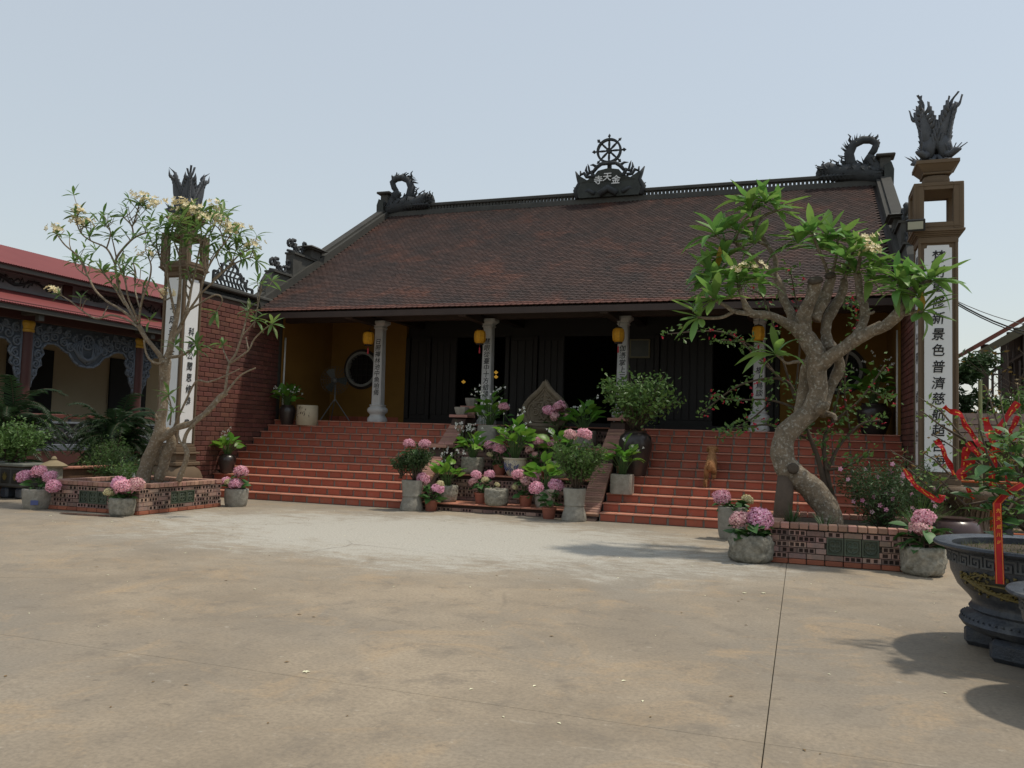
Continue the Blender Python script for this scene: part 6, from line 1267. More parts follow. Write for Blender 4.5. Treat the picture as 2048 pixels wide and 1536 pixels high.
def grass_tuft(name, label, p, n, L_, seed, mt=LEAFD, wd=.012, sp=.7):
    t = thing(name, label, 'grass plant', p); m = MB(); rr = random.Random(seed)
    for k in range(n):
        a = rr.uniform(0, 6.28); q = sp*rr.random()**.6; l = L_*rr.uniform(.6, 1.1); pts = []
        for i in range(5): u = i/4; pts.append(Vector((math.cos(a)*l*q*u, math.sin(a)*l*q*u, l*(u-.55*q*u*u))))
        s = Vector((-math.sin(a), math.cos(a), 0)); m.add([x+s*wd*(1-i/4.3)*sg for sg in (-1, 1) for i, x in enumerate(pts)], [(i, i+1, 6+i, 5+i) for i in range(4)])
    m.build('foliage', mt, t, local=True, kind='stuff'); return t
grass_tuft('spider_lily', 'clump of long dark strap leaves at the planter corner by the wooden prop', (-.12, 11.4, .37), 46, .42, 1)
grass_tuft('spider_lily', 'clump of dark strap leaves between the wooden prop and the twisted trunk', (.28, 11.35, .37), 30, .36, 2)
grass_tuft('grass_clump', 'bright narrow-leaved clump growing in front of the lettered pillar', (1.62, 13.3, .0), 90, 1.15, 3, LEAFB, .012, .75)
grass_tuft('grass_clump', 'arching grassy clump draping over the planter rim behind a hydrangea', (1.42, 11.9, .37), 120, .6, 4, LEAFS, .008, .9)
# things by the pillar foot: jar, driftwood stand, stone stool, orange rail
t = thing('glazed_jar', 'round purple-brown glazed jar beside the driftwood stand', 'jar', (2.02, 13.15, 0)); m = MB(); m.lathe([(.2, 0), (.24, .03), (.33, .2), (.36, .36), (.31, .46), (.24, .5), (.26, .53), (.2, .53)], seg=26); m.build('jar_body', JARP, t, local=True, auto=45); soil_part(t, .2, .5)
t = thing('driftwood_stand', 'flared brown driftwood stand with grooved sides behind the glazed jar', 'stand', (2.35, 13.75, 0)); m = MB(); m.lathe([(.52, 0), (.40, .06), (.25, .2), (.18, .42), (.2, .6), (.36, .76), (.42, .84), (.38, .92), (.1, .93)], seg=40, wob=.035, seed=4); m.build('stand_body', DRIFT, t, local=True, smooth=True)
m = MB()
for k in range(18):
    a = k*.349; m.tube([(rad*math.cos(a+z*.5)*1.02, rad*math.sin(a+z*.5)*1.02, z) for rad, z in ((.5, .02), (.38, .08), (.24, .22), (.18, .42), (.21, .62), (.36, .78))], [.03, .022, .018, .016, .018, .02], 5)
m.build('stand_root', DRIFT, t, local=True, smooth=True)
t = thing('stone_table', 'dark carved stone table with curled legs behind the big bonsai pot', 'table', (3.3, 14.6, 0)); m = MB(); m.lathe([(.1, .62), (.55, .62), (.6, .66), (.6, .74), (.5, .78)], seg=26); m.build('table_top', CARVE, t, local=True, auto=40)
m = MB(); m.lathe([(.35, .4), (.46, .44), (.5, .52), (.42, .6)], seg=24); m.build('table_apron', CARVE, t, local=True, auto=40)
for k in range(4):
    a = k*PI/2+.6; m = MB(); m.tube([(.4*math.cos(a), .4*math.sin(a), .46), (.5*math.cos(a), .5*math.sin(a), .3), (.4*math.cos(a), .4*math.sin(a), .12), (.5*math.cos(a), .5*math.sin(a), .03)], [.1, .09, .07, .08], 8); m.build('leg', BLUEPOT, t, local=True, smooth=True)
t = thing('orange_rail', 'thin orange metal rail beside the lettered pillar', 'rail', (2.6, 15.6, 0))
for x in (-.35, .35, 1.05): m = MB(); m.tube([(x, 0, 0), (x, 0, 1.5)], .028, 8); m.build('post', ORANGE, t, local=True)
for z in (.12, .95): m = MB(); m.tube([(-.35, 0, z), (1.4, 0, z)], .022, 8); m.build('bar', ORANGE, t, local=True)
# ================================================================== DOG climbing the right steps
def dog():
    p = at(1421, 945, 15.9); t = thing('dog', 'small ginger curly-haired dog climbing the red steps, seen from behind', 'dog', (p.x, 15.84, 5*R_))
    me = bpy.data.meshes.new('dog_body'); y1, z1 = 0, 0
    S3, S5 = -R_*1, R_*2
    V = [((0, -.02, .235), .085), ((0, .1, .30), .08), ((0, .22, .37), .088), ((0, .30, .43), .075), ((0, .36, .505), .058), ((0, .38, .585), .09), ((0, .46, .57), .055), ((0, .51, .55), .026),
         ((.06, -.03, .17), .055), ((.07, .035, .095), .036), ((.07, -.05, .05), .024), ((.07, -.02, .012), .026),
         ((-.06, -.06, .16), .055), ((-.065, -.06, .02), .034), ((-.07, -.19, -.055), .024), ((-.07, -.16, -.14), .026),
         ((.055, .24, .29), .045), ((.06, .235, .21), .03), ((.06, .25, .175), .027), ((-.055, .26, .30), .045), ((-.06, .29, .22), .03), ((-.06, .305, .18), .027),
         ((0, -.10, .27), .03), ((-.015, -.15, .24), .026), ((-.03, -.17, .17), .03),
         ((.07, .37, .565), .03), ((.085, .375, .50), .034), ((-.07, .37, .565), .03), ((-.085, .375, .50), .034)]
    E_ = [(0, 1), (1, 2), (2, 3), (3, 4), (4, 5), (5, 6), (6, 7), (0, 8), (8, 9), (9, 10), (10, 11), (0, 12), (12, 13), (13, 14), (14, 15), (2, 16), (16, 17), (17, 18), (2, 19), (19, 20), (20, 21), (0, 22), (22, 23), (23, 24), (5, 25), (25, 26), (5, 27), (27, 28)]
    me.from_pydata([v for v, r in V], E_, []); o = bpy.data.objects.new('dog_body', me); COL.objects.link(o); o.parent = t
    o.modifiers.new('skin', 'SKIN'); o.modifiers.new('sub', 'SUBSURF').levels = 2; o.modifiers['sub'].render_levels = 2
    sv = me.skin_vertices[0].data
    for i, (v, r) in enumerate(V): sv[i].radius = (r, r); sv[i].use_root = i == 0
    dg = bpy.context.evaluated_depsgraph_get(); dg.update(); m2 = bpy.data.meshes.new_from_object(o.evaluated_get(dg)); bpy.data.objects.remove(o)
    rr = random.Random(3); m2.materials.clear(); m2.materials.append(DOGF); fur = MB()
    for pl_ in m2.polygons:
        c = pl_.center; n = pl_.normal
        for q in range(2): d = (n+Vector((rr.gauss(0, .5), rr.gauss(0, .5), rr.gauss(-.3, .4)))).normalized(); s = d.orthogonal().normalized()*.006; fur.add([c-s, c+s, c+d*rr.uniform(.012, .022)], [(0, 1, 2)])
    for pl_ in m2.polygons: pl_.use_smooth = True
    b = obj('body', m2, t, None, True); fur.build('coat', DOGF, b, local=True, kind='stuff')
    for s in (-1, 1): m = MB(); m.lathe([(.001, -.008), (.008, 0), (.001, .008)], (s*.032, .435, .59), 8); m.build('eye', BLACKM, b, local=True)
    m = MB(); m.lathe([(.004, -.012), (.016, 0), (.004, .012)], (0, .535, .555), 8); m.build('nose', BLACKM, b, local=True)
dog()

# ================================================================== BIG BONSAI POTS in the right foreground
PC = Vector((1.74, 7.12, 0))
def big_pot(c, R, H, label, panel=True, name='bonsai_pot'):
    t = thing(name, label, 'pot', c); k = R/.78; h = H/.80
    prof = [(.30*k, .16*h), (.50*k, .15*h), (.585*k, .19*h), (.61*k, .225*h), (.585*k, .265*h), (.53*k, .28*h), (.52*k, .30*h), (.545*k, .32*h), (.525*k, .345*h), (.52*k, .365*h), (.545*k, .40*h), (.62*k, .48*h), (.665*k, .58*h), (.68*k, .70*h), (.68*k, .745*h), (.70*k, .75*h), (.775*k, .77*h), (.785*k, .785*h), (.775*k, .80*h), (.70*k, .80*h), (.655*k, .785*h), (.65*k, .72*h)]
    m = MB(); m.lathe(prof, seg=64); m.build('pot', BLUEPOT, t, local=True, auto=50)
    m = MB(); m.lathe([(.01, 0), (.652*k, 0)], (0, 0, .735*h), 40, cap=False); m.build('pot_soil', SOIL, t, local=True)
    for q in range(4):
        a = q*PI/2+PI*.30; m = MB(); M = Matrix.Rotation(a, 4, 'Z'); m.bevbox(.30*k, .56*k, -.2*k, .2*k, 0, .16*h, .035, M); m.build('foot', BLUEPOT, t, local=True)
    # pearl moulding
    m = MB()
    for q in range(70):
        a = q*2*PI/70; m.lathe([(.004, -.008), (.011*k, 0), (.004, .008)], (.592*k*math.cos(a), .592*k*math.sin(a), .258*h), 6)
    m.build('pearl_moulding', BLUEPOT, t, local=True, smooth=True)
    # key-fret band
    m = MB(); rad = lambda z: .683*k
    def bar(a0, a1, z0, z1): 
        r0, r1 = .678*k, .688*k; n = max(1, int(abs(a1-a0)/.05)); 
        for i in range(n):
            b0, b1 = a0+(a1-a0)*i/n, a0+(a1-a0)*(i+1)/n
            m.add([(r1*math.cos(b0), r1*math.sin(b0), z0), (r1*math.cos(b1), r1*math.sin(b1), z0), (r1*math.cos(b1), r1*math.sin(b1), z1), (r1*math.cos(b0), r1*math.sin(b0), z1), (r0*math.cos(b0), r0*math.sin(b0), z0), (r0*math.cos(b1), r0*math.sin(b1), z0), (r0*math.cos(b1), r0*math.sin(b1), z1), (r0*math.cos(b0), r0*math.sin(b0), z1)], [(0, 1, 2, 3), (3, 2, 6, 7), (0, 4, 5, 1), (0, 3, 7, 4), (1, 5, 6, 2)])
    zb, u = .655*h, .0135*h; N = 36
    for q in range(N):
        a = q*2*PI/N; w_ = 2*PI/N/8
        for (i0, i1, j0, j1) in ((0, 7, 5, 6), (0, 1, 1, 5), (0, 5, 0, 1), (4, 5, 1, 4), (2, 5, 3, 4), (2, 3, 2, 3), (6, 7, 0, 5), (6, 8, 0, .9)): bar(a+i0*w_, a+i1*w_, zb+j0*u, zb+j1*u)
    m.build('key_fret_band', mat('fret_relief', (.085, .088, .09), .7), t, local=True)
    # sunk dark panels with gilt branches, facing outwards
    for q in range(2):
        a0 = math.radians(-112+180*q); m = MB(); n = 20; vs = []; zz = []
        prof2 = lambda z: (.545+(z/h-.40)/.08*.075 if z/h < .48 else (.62+(z/h-.48)/.10*.045 if z/h < .58 else .665+(z/h-.58)/.12*.015))*k+.004
        def P(u_, v_, d=0.): z = (.535+.10*v_)*h; aa = a0+u_*.92; r = prof2(z)+d; return (r*math.cos(aa), r*math.sin(aa), z)
        rows = 7; cols = 16
        for j in range(rows):
            v_ = -1+2*j/(rows-1); ext = (1-abs(v_)**3.)**.5*.98+.02
            for i in range(cols): vs.append(P((-1+2*i/(cols-1))*ext, v_*.98))
        m.add(vs, [(j*cols+i, j*cols+i+1, (j+1)*cols+i+1, (j+1)*cols+i) for j in range(rows-1) for i in range(cols-1)]); pn = m.build('sunk_panel', BLUEPOTD, t, local=True, smooth=True)
        g_ = MB(); rr = random.Random(q+5)
        trunk_ = [(-.85, .35), (-.7, .0), (-.55, -.35), (-.35, -.6), (-.1, -.8), (.2, -.85), (.45, -.8)]
        g_.tube([P(x, y, .008) for x, y in trunk_], [.018, .02, .018, .016, .015, .013, .009], 6, flat=.6)
        for br_ in ([(-.7, .05), (-.4, .1), (-.1, .0), (.15, .15), (.3, .45)], [(-.3, .08), (0, -.1), (.3, -.05), (.6, .2), (.7, .5)], [(.3, -.05), (.5, -.35), (.75, -.3)], [(-.45, -.45), (-.2, -.3), (0, -.45)], [(-.8, .3), (-.6, .7), (-.3, .75)]): g_.tube([P(x, y, .008) for x, y in br_], [.011, .009, .008, .006, .005][:len(br_)], 5, flat=.6)
        for i in range(330):
            b_ = rr.choice(trunk_+[(-.1, 0), (.15, .15), (.3, .45), (.6, .2), (.7, .5), (-.3, .75), (-.6, .7), (.5, -.3)]); x, y = b_[0]+rr.gauss(0, .085), b_[1]+rr.gauss(0, .2)
            if abs(x) < .95 and abs(y) < .9: g_.tube([P(x, y, .003), P(x+rr.uniform(-.04, .04), y+rr.uniform(-.14, .14), .012)], [.013, .004], 4)
        g_.build('gilt_branch', OLIVEG, pn, local=True)
    gr = MB(); rr = random.Random(1)
    for q in range(500):
        a, r = rr.uniform(0, 6.28), .64*k*math.sqrt(rr.random()); p = Vector((r*math.cos(a), r*math.sin(a), .735*h)); l = rr.uniform(.015, .06)*(3 if rr.random() < .05 else 1); d = Vector((rr.gauss(0, .5), rr.gauss(0, .5), 1)).normalized()*l; s = Vector((rr.gauss(0, 1), rr.gauss(0, 1), 0)).normalized()*.003; gr.add([p-s, p+s, p+d], [(0, 1, 2)])
    gr.build('grass', GRASS, t, local=True, kind='stuff'); return t
big_pot(PC, .78, .80, 'huge slate-blue footed bonsai pot with key-fret band and gilt branches')
big_pot(Vector((1.76, 5.80, 0)), .58, .66, 'smaller slate-blue bonsai pot in front of the huge one', name='bonsai_pot')
# ---- bonsai shrub with prayer ribbons
bons = thing('ribboned_shrub', 'leafy shrub tied with red ribbons growing in the huge bonsai pot', 'shrub', (PC.x+.1, PC.y, .58)); rr = random.Random(12)
bm_ = MB(); BP = PC+Vector((.06, -.05, .58)); lfp = []; lfb = []; lfo = []
def BPt(px, py, Y): return at(px, py, Y)
bm_.tube([BP, BP+Vector((-.02, 0, .12)), BPt(2034, 1010, 7.0), BPt(2050, 960, 6.95), BPt(2070, 900, 6.9)], [.075, .06, .045, .035, .025], 9)
for pts in ([(2048, 1060, 7.05), (2010, 1020, 6.9), (1985, 985, 6.8), (1950, 940, 6.75)], [(2040, 1040, 7.1), (2010, 990, 7.15), (1960, 930, 7.2), (1900, 890, 7.2), (1862, 868, 7.2)], [(1985, 965, 7.18), (1930, 880, 7.25), (1880, 820, 7.3), (1838, 795, 7.35)], [(1930, 880, 7.25), (1880, 850, 7.2), (1840, 820, 7.2)], [(2040, 1010, 7.2), (2000, 930, 7.3), (1950, 870, 7.4), (1920, 840, 7.45)], [(2045, 1000, 7.1), (2030, 920, 7.0), (2010, 850, 7.0), (2000, 790, 7.05)], [(2050, 980, 7.2), (2045, 900, 7.3), (2040, 830, 7.4), (2035, 770, 7.4)], [(1960, 960, 7.2), (1900, 950, 7.3), (1870, 920, 7.3), (1845, 905, 7.3)], [(1990, 1000, 7.1), (1930, 1010, 7.15), (1880, 960, 7.2), (1780, 900, 7.25)], [(2000, 960, 6.95), (1975, 910, 6.9), (1960, 860, 6.9), (1955, 820, 6.9)], [(2046, 990, 6.9), (2030, 1000, 6.7), (2010, 1030, 6.6), (1985, 1045, 6.55)], [(2050, 950, 6.9), (2040, 905, 6.7), (2020, 880, 6.6), (2000, 870, 6.55)], [(1900, 950, 7.3), (1870, 985, 7.3), (1840, 960, 7.3), (1815, 935, 7.3)], [(2044, 960, 7.3), (2000, 860, 7.5), (1980, 800, 7.6), (1970, 770, 7.6)]):
    P = [BPt(*p) for p in pts]; bm_.tube(P, [.012*(1-.68*i/(len(P)-1)) for i in range(len(P))], 5)
    for i in range(len(P)-1):
        for q in range(10):
            c = P[i].lerp(P[i+1], rr.random())+Vector((rr.gauss(0, .03), rr.gauss(0, .04), rr.gauss(0, .03)))
            (lfo if rr.random() < .3 else lfb).append(c)
bm_.build('stem', TWIG, bons, smooth=True)
lf = MB(); scatter_leaves(lf, lfb, .055, rr, .42, .1); lf.build('foliage', LEAFB, bons, kind='stuff'); lf = MB(); scatter_leaves(lf, lfo, .045, rr, .4, 0); lf.build('young_foliage', LEAFO, bons, kind='stuff')
LBm = [leaf_mesh('leaf', mat('big_shrub_leaf', (.10, .21, .055), .4, (.06, .15, .04), 6., .5, trans=.3, rv=.25), 1, .27, d, .25, 5, .95) for d in (.15, .4)]
for k, (px, py, Y) in enumerate([(1960, 985, 6.75), (1975, 1000, 6.6), (1990, 1040, 6.55), (1965, 1015, 6.6), (2000, 1010, 6.6), (2015, 985, 6.6), (2025, 955, 6.6), (1990, 885, 6.6), (2010, 870, 6.55), (2025, 880, 6.6), (2035, 900, 6.6), (2005, 905, 6.6), (1985, 925, 6.65), (2030, 935, 6.6), (2040, 865, 6.7), (1980, 950, 6.7), (1955, 960, 6.7), (2030, 1060, 6.6), (1995, 1065, 6.6), (2010, 1040, 6.55), (1975, 1040, 6.65), (2042, 1020, 6.5), (1945, 1000, 6.75), (1992, 980, 6.6), (2044, 960, 6.5), (2020, 1015, 6.6)]):
    p = at(px, py, Y)
    for q in range(3): a = rr.uniform(0, 6.28); obj('leaf', LBm[q % 2], bons, frame(p+Vector((rr.gauss(0, .03), rr.gauss(0, .04), rr.gauss(0, .03))), (math.cos(a), math.sin(a)*.7, rr.uniform(-.15, .55)), s=rr.uniform(.10, .18), roll=rr.uniform(-.4, .4)))
shrub('', '', (PC.x+.3, PC.y+.05, .75), 1.15, .55, 26, 900, .06, LEAFB, 99, parent=bons, zmin=.3, lean=(.15, 0), r0=.01)
GOLDT = mat('gold_print', (.75, .30, .03), .5)
def ribbon(pts, w, label, turn=(), twist=.0, text=False):
    P = []; C = [at(*p) for p in pts]
    for i in range(len(C)-1):
        a, b, c, d = C[max(0, i-1)], C[i], C[i+1], C[min(len(C)-1, i+2)]
        for k in range(4): t_ = k/4; P.append(.5*((2*b)+(c-a)*t_+(2*a-5*b+4*c-d)*t_*t_+(3*b-a-3*c+d)*t_**3))
    P.append(C[-1]); n = len(P); L0, L1 = [], []; mb = MB(); gm = MB()
    for i, p in enumerate(P):
        t_ = (P[min(n-1, i+1)]-P[max(0, i-1)]).normalized(); view = (p-CAMP).normalized(); s = t_.cross(view).normalized(); q = twist*math.sin(i*.55+pts[0][0]); s = (s*math.cos(q)+view*math.sin(q)).normalized()
        wv = w*(1+((.2*math.sin(i*.8+pts[0][0])) if twist > .25 else 0)); L0.append(p-s*wv/2); L1.append(p+s*wv/2)
    th = Vector((0, .002, 0)); mb.add(L0+L1+[x+th for x in L0]+[x+th for x in L1], [(i, i+1, n+i+1, n+i) for i in range(n-1)]+[(2*n+i, 3*n+i, 3*n+i+1, 2*n+i+1) for i in range(n-1)]+[(i, 2*n+i, 2*n+i+1, i+1) for i in range(n-1)]+[(n+i, n+i+1, 3*n+i+1, 3*n+i) for i in range(n-1)])
    o = mb.build('red_ribbon', RED); tag(o, label, 'ribbon', 'red prayer ribbons on the shrub')
    off = Vector((0, -.003, 0))
    for k in (.12, .88):
        for i in range(n-1): a, b, c, d = L0[i].lerp(L1[i], k-.025)+off, L0[i].lerp(L1[i], k+.025)+off, L0[i+1].lerp(L1[i+1], k+.025)+off, L0[i+1].lerp(L1[i+1], k-.025)+off; gm.add([a, b, c, d], [(0, 3, 2, 1)])
    if text: gm.build('gold_edge', GOLDT, o)
    else:
        g2 = MB(); r3 = random.Random(int(pts[0][0]))
        for i in range(n-1):
            if r3.random() < .45: k = r3.uniform(.3, .6); g2.add([L0[i].lerp(L1[i], k)+off, L0[i].lerp(L1[i], k+.2)+off, L0[i+1].lerp(L1[i+1], k+.15)+off, L0[i+1].lerp(L1[i+1], k)+off], [(0, 3, 2, 1)])
        g2.build('gold_print', GOLDT, o)
    return o, P
ribbon([(2046, 968, 6.6), (2010, 990, 6.55), (1992, 1010, 6.5)], .045, 'red ribbon with gold writing slanting over the large shrub leaves', text=True)
o, P = ribbon([(1994, 1006, 6.49), (1996, 1060, 6.48), (1998, 1110, 6.46), (2000, 1168, 6.44)], .052, 'long red ribbon with gold characters hanging straight down before the pot rim', text=True)
for i, ch in enumerate('先天成川明光先生'):
    p = at(1996.5+.5*i, 1022+i*16, 6.475); letter(ch, (p.x, p.y-.006, p.z), .032, .0, o, GOLDT)
for pts, w_, lab, tw in (([(1888, 813, 7.2), (1900, 822, 7.2), (1920, 828, 7.15), (1930, 850, 7.15), (1940, 862, 7.1), (1950, 878, 7.1), (1965, 895, 7.05), (1982, 914, 7.0)], .04, 'long red ribbon winding along the branch crossing the pillar edge', .7),
        ([(1985, 912, 7.0), (1988, 930, 7.0), (1984, 950, 7.0), (1985, 975, 7.0)], .045, 'red ribbon end hanging below the long winding ribbon', .2),
        ([(1872, 880, 7.1), (1885, 896, 7.1), (1890, 912, 7.1), (1900, 930, 7.1), (1908, 950, 7.1)], .042, 'crumpled red ribbon in front of the last characters of the pillar', .9),
        ([(1935, 895, 7.0), (1930, 912, 7.0), (1928, 935, 7.0)], .05, 'broad red ribbon loop with gold print between two branches', .4),
        ([(1942, 918, 6.95), (1935, 935, 6.95), (1922, 945, 6.95), (1927, 958, 6.95)], .06, 'wide red bow knotted under the broad loop', .5),
        ([(1970, 835, 7.1), (1976, 855, 7.1), (1982, 875, 7.05), (1994, 905, 7.05)], .05, 'stiff red ribbon standing up like a blade', .3),
        ([(2036, 805, 7.2), (2020, 825, 7.2), (2005, 848, 7.2), (1994, 866, 7.2)], .045, 'orange-red ribbon with gold print tied to a high branch tip', .3),
        ([(2035, 832, 7.2), (2028, 850, 7.2), (2020, 865, 7.2), (2030, 880, 7.2)], .035, 'short red ribbon curling beside the sloping one', .6),
        ([(1808, 938, 7.15), (1820, 955, 7.1), (1832, 972, 7.1), (1852, 986, 7.05), (1880, 1003, 7.0), (1884, 990, 7.0)], .04, 'red ribbon trailing over the grassy planter shrub', .8),
        ([(1935, 885, 7.0), (1948, 900, 7.0), (1960, 912, 7.0)], .04, 'small orange-red ribbon folded at a twig', .5),
        ([(1935, 975, 7.0), (1942, 990, 7.0), (1948, 998, 7.0)], .025, 'thin red ribbon scrap low on the shrub', .3),
        ([(2022, 935, 6.9), (2015, 950, 6.9), (2018, 975, 6.9)], .03, 'narrow red ribbon among the large leaves', .3)):
    ribbon(pts, w_, lab, twist=tw)

# ================================================================== LEFT EDGE: rectangular bonsai pot, shrubs, palms
t = thing('rectangular_pot', 'long dark rectangular bonsai pot with gilt panels on short feet', 'pot', (-14.35, 12.25, 0))
m = MB(); m.bevbox(-.75, .42, -.3, .3, .22, .62, .03); m.build('pot', mat('old_pot', (.075, .075, .068), .7, (.045, .045, .04), 7., .5, .4, 40), t, local=True); m = MB(); m.bevbox(-.8, .47, -.35, .35, .62, .68, .015); m.build('pot_rim', mat('old_pot_rim', (.14, .145, .12), .7), t, local=True)
for x in (-.4, .0, .27):
    m = MB(); m.bevbox(x-.12, x+.1, -.312, -.30, .3, .56, .006); q_ = m.build('panel', BLUEPOTD, t, local=True); m = MB()
    for a in range(8): m.tube([(x-.01, -.316, .36), (x-.01+.06*math.cos(a*.8), -.32, .44+.07*math.sin(a*.8))], [.012, .005], 4)
    m.build('gilt_flower', OLIVEG, q_, local=True)
for x in (-.55, -.1, .28): m = MB(); m.bevbox(x-.1, x+.1, -.26, .26, 0, .219, .04); m.build('foot', BLUEPOT, t, local=True)
m = MB(); m.box(-.74, .41, -.29, .29, .6, .66); m.build('pot_soil', SOIL, t, local=True)
shrub('bonsai_shrub', 'rounded yellow-green shrub growing in the long rectangular pot', (-14.55, 12.25, .66), .85, .62, 40, 2600, .085, LEAFS, 91, zmin=.15, aspect=.5, r0=.012)
def palm(label, p, h, n, L_, seed):
    t = thing('palm', label, 'palm', p); rr = random.Random(seed); st = MB(); lf = MB()
    for k in range(n):
        a = rr.uniform(0, 6.28); el = rr.uniform(.5, 1.35); l = L_*rr.uniform(.7, 1.1); b = Vector((rr.gauss(0, .12), rr.gauss(0, .12), h*rr.uniform(.2, .8))); d = Vector((math.cos(a)*math.cos(el), math.sin(a)*math.cos(el), math.sin(el))); pts = [b]
        for i in range(9): d = (d+Vector((0, 0, -.16-.02*i))).normalized(); pts.append(pts[-1]+d*l/9)
        st.tube(pts, [.012*(1-i/11) for i in range(10)], 4)
        for i in range(1, 10):
            tg = (pts[i]-pts[i-1]).normalized(); sd = tg.cross(Vector((0, 0, 1))).normalized()
            for j in range(3):
                base = pts[i-1].lerp(pts[i], j/3)
                for s in (-1, 1): v = (sd*s+tg*.7+Vector((0, 0, -.35+rr.gauss(0, .12)))).normalized()*(.30*(1-.5*abs(i-4)/6))*rr.uniform(.8, 1.1); w_ = tg*.012; lf.add([base-w_, base+w_, base+v*.6+w_+Vector((0, 0, .02)), base+v], [(0, 1, 2, 3)])
    for q in range(4): st.tube([(rr.gauss(0, .15), rr.gauss(0, .15), 0), (rr.gauss(0, .12), rr.gauss(0, .12), h*.7)], [.05, .03], 7)
    st.build('trunk', TWIG, t, local=True); lf.build('crown', LEAFP, t, local=True, kind='stuff')
palm('dense dark feathery palm clump before the carved balustrade', (-15.7, 16.0, 0), 1.75, 130, 1.25, 3)
palm('dark palm fronds beside the maroon column behind the rectangular bonsai pot', (-16.4, 13.6, 0), 2.2, 60, 1.5, 4)
shrub('hedge_shrub', 'dense dark leafy shrub below the palm clump', (-15.6, 15.6, 0), 1.35, .75, 40, 4200, .09, LEAFD, 92, zmin=.0, r0=.01)
shrub('hedge_shrub', 'loose olive-green shrub beside the low brick fence', (-14.2, 14.3, 0), 1.35, .6, 36, 2200, .075, LEAFS, 93, zmin=.05, aspect=.25, r0=.007)
shrub('hedge_shrub', 'low leafy shrub with white flowers beneath the blossoming tree', (-11.75, 12.4, .37), .42, .42, 24, 800, .06, LEAFS, 94, zmin=.05, flowers=(PETALW, 8, .05), r0=.006)
shrub('hedge_shrub', 'low shrub growing at the foot of the half-hidden pillar', (-12.95, 13.6, 0), .95, .42, 26, 1300, .08, LEAFD, 95, zmin=.05, r0=.007)
# ================================================================== RIGHT BACKGROUND
pav = thing('timber_pavilion', 'timber pavilion with a red-brown tiled roof and balustrade beyond the pillar', 'pavilion', (7.0, 27.5, 0))
A_, B_ = at(1945, 692, 26.5), at(2110, 598, 26.5)
m = MB(); dxr, dzr = B_.x-A_.x, B_.z-A_.z; n_ = Vector((-dzr, 0, dxr)).normalized()*.12
m.add([A_, B_, B_+Vector((0, 4.5, 0)), A_+Vector((0, 4.5, 0)), A_-n_, B_-n_, B_-n_+Vector((0, 4.5, 0)), A_-n_+Vector((0, 4.5, 0))], [(0, 1, 2, 3), (7, 6, 5, 4), (0, 4, 5, 1), (3, 2, 6, 7), (0, 3, 7, 4)])
m.add([B_+Vector((2*dxr, 0, 0))-Vector((dxr, 0, 0)), B_, B_+Vector((0, 4.5, 0)), B_+Vector((dxr, 4.5, 0))], [(0, 1, 2, 3)]); m.build('pavilion_roof', mat('pavilion_tile', (.24, .085, .058), .8, (.16, .06, .045), 3., .5), pav)
m = MB(); o_ = Vector((.1, 0, -.16)); m.add([A_+o_, B_+o_, B_+o_+Vector((0, .05, -.28)), A_+o_+Vector((.15, .05, -.14)), A_+o_+Vector((0, .06, 0)), B_+o_+Vector((0, .06, 0))], [(0, 1, 2, 3), (0, 4, 5, 1)]); m.build('barge_board', mat('pale_barge', (.12, .11, .075), .8), pav)
for px in (1970, 2010, 2052):
    x = at(px, 720, 27.0).x; m = MB(); m.bevbox(x-.09, x+.09, 26.95, 27.13, 0, A_.z+.1+max(0, (x-A_.x-.5))*.5, .01); m.build('post', WOODB, pav)
zr = at(2000, 745, 27).z; m = MB(); m.tube([(at(1975, 750, 27).x, 27, zr-.05), (at(2090, 700, 27).x, 27, zr+.9)], .05, 6); m.build('stair_rail', WOODB, pav)
x = at(1985, 745, 27).x
while x < at(2080, 745, 27).x: m = MB(); h_ = zr+(x-at(1975, 750, 27).x)*.42; m.bevbox(x-.03, x+.03, 26.97, 27.03, h_-.75, h_, .005); m.build('baluster', WOODB, pav); x += .17
m = MB(); z_ = at(1980, 703, 27).z
for q in range(4): m.box(at(1957, 703, 27).x, at(2010, 703, 27).x, 26.98, 27.02, z_-.08-q*.2, z_-.04-q*.2)
for q in range(7): xx = at(1957, 703, 27).x+q*.14; m.box(xx, xx+.035, 26.97, 27.03, z_-.7 if q in (0, 6) else z_-.4, z_); 
m.build('fretwork', WOODB, pav)
m = MB(); m.box(at(2030, 700, 29).x, 12, 29, 29.2, 0, 5.2); m.build('rear_wall', WOOD, pav)
x0_ = at(2014, 700, 27.2).x; zz0 = at(2014, 790, 27.2).z
for q in range(14):
    xa, xb = x0_+q*.2, x0_+q*.2+.19; zt_ = A_.z-.16+(xa-A_.x)*dzr/dxr; m = MB(); m.bevbox(xa, xb, 27.2, 27.26, zz0, zt_, .008); m.build('plank', mat('pavilion_plank', (.075, .046, .033), .75, (.045, .03, .023), 3., .5, rv=.25), pav)
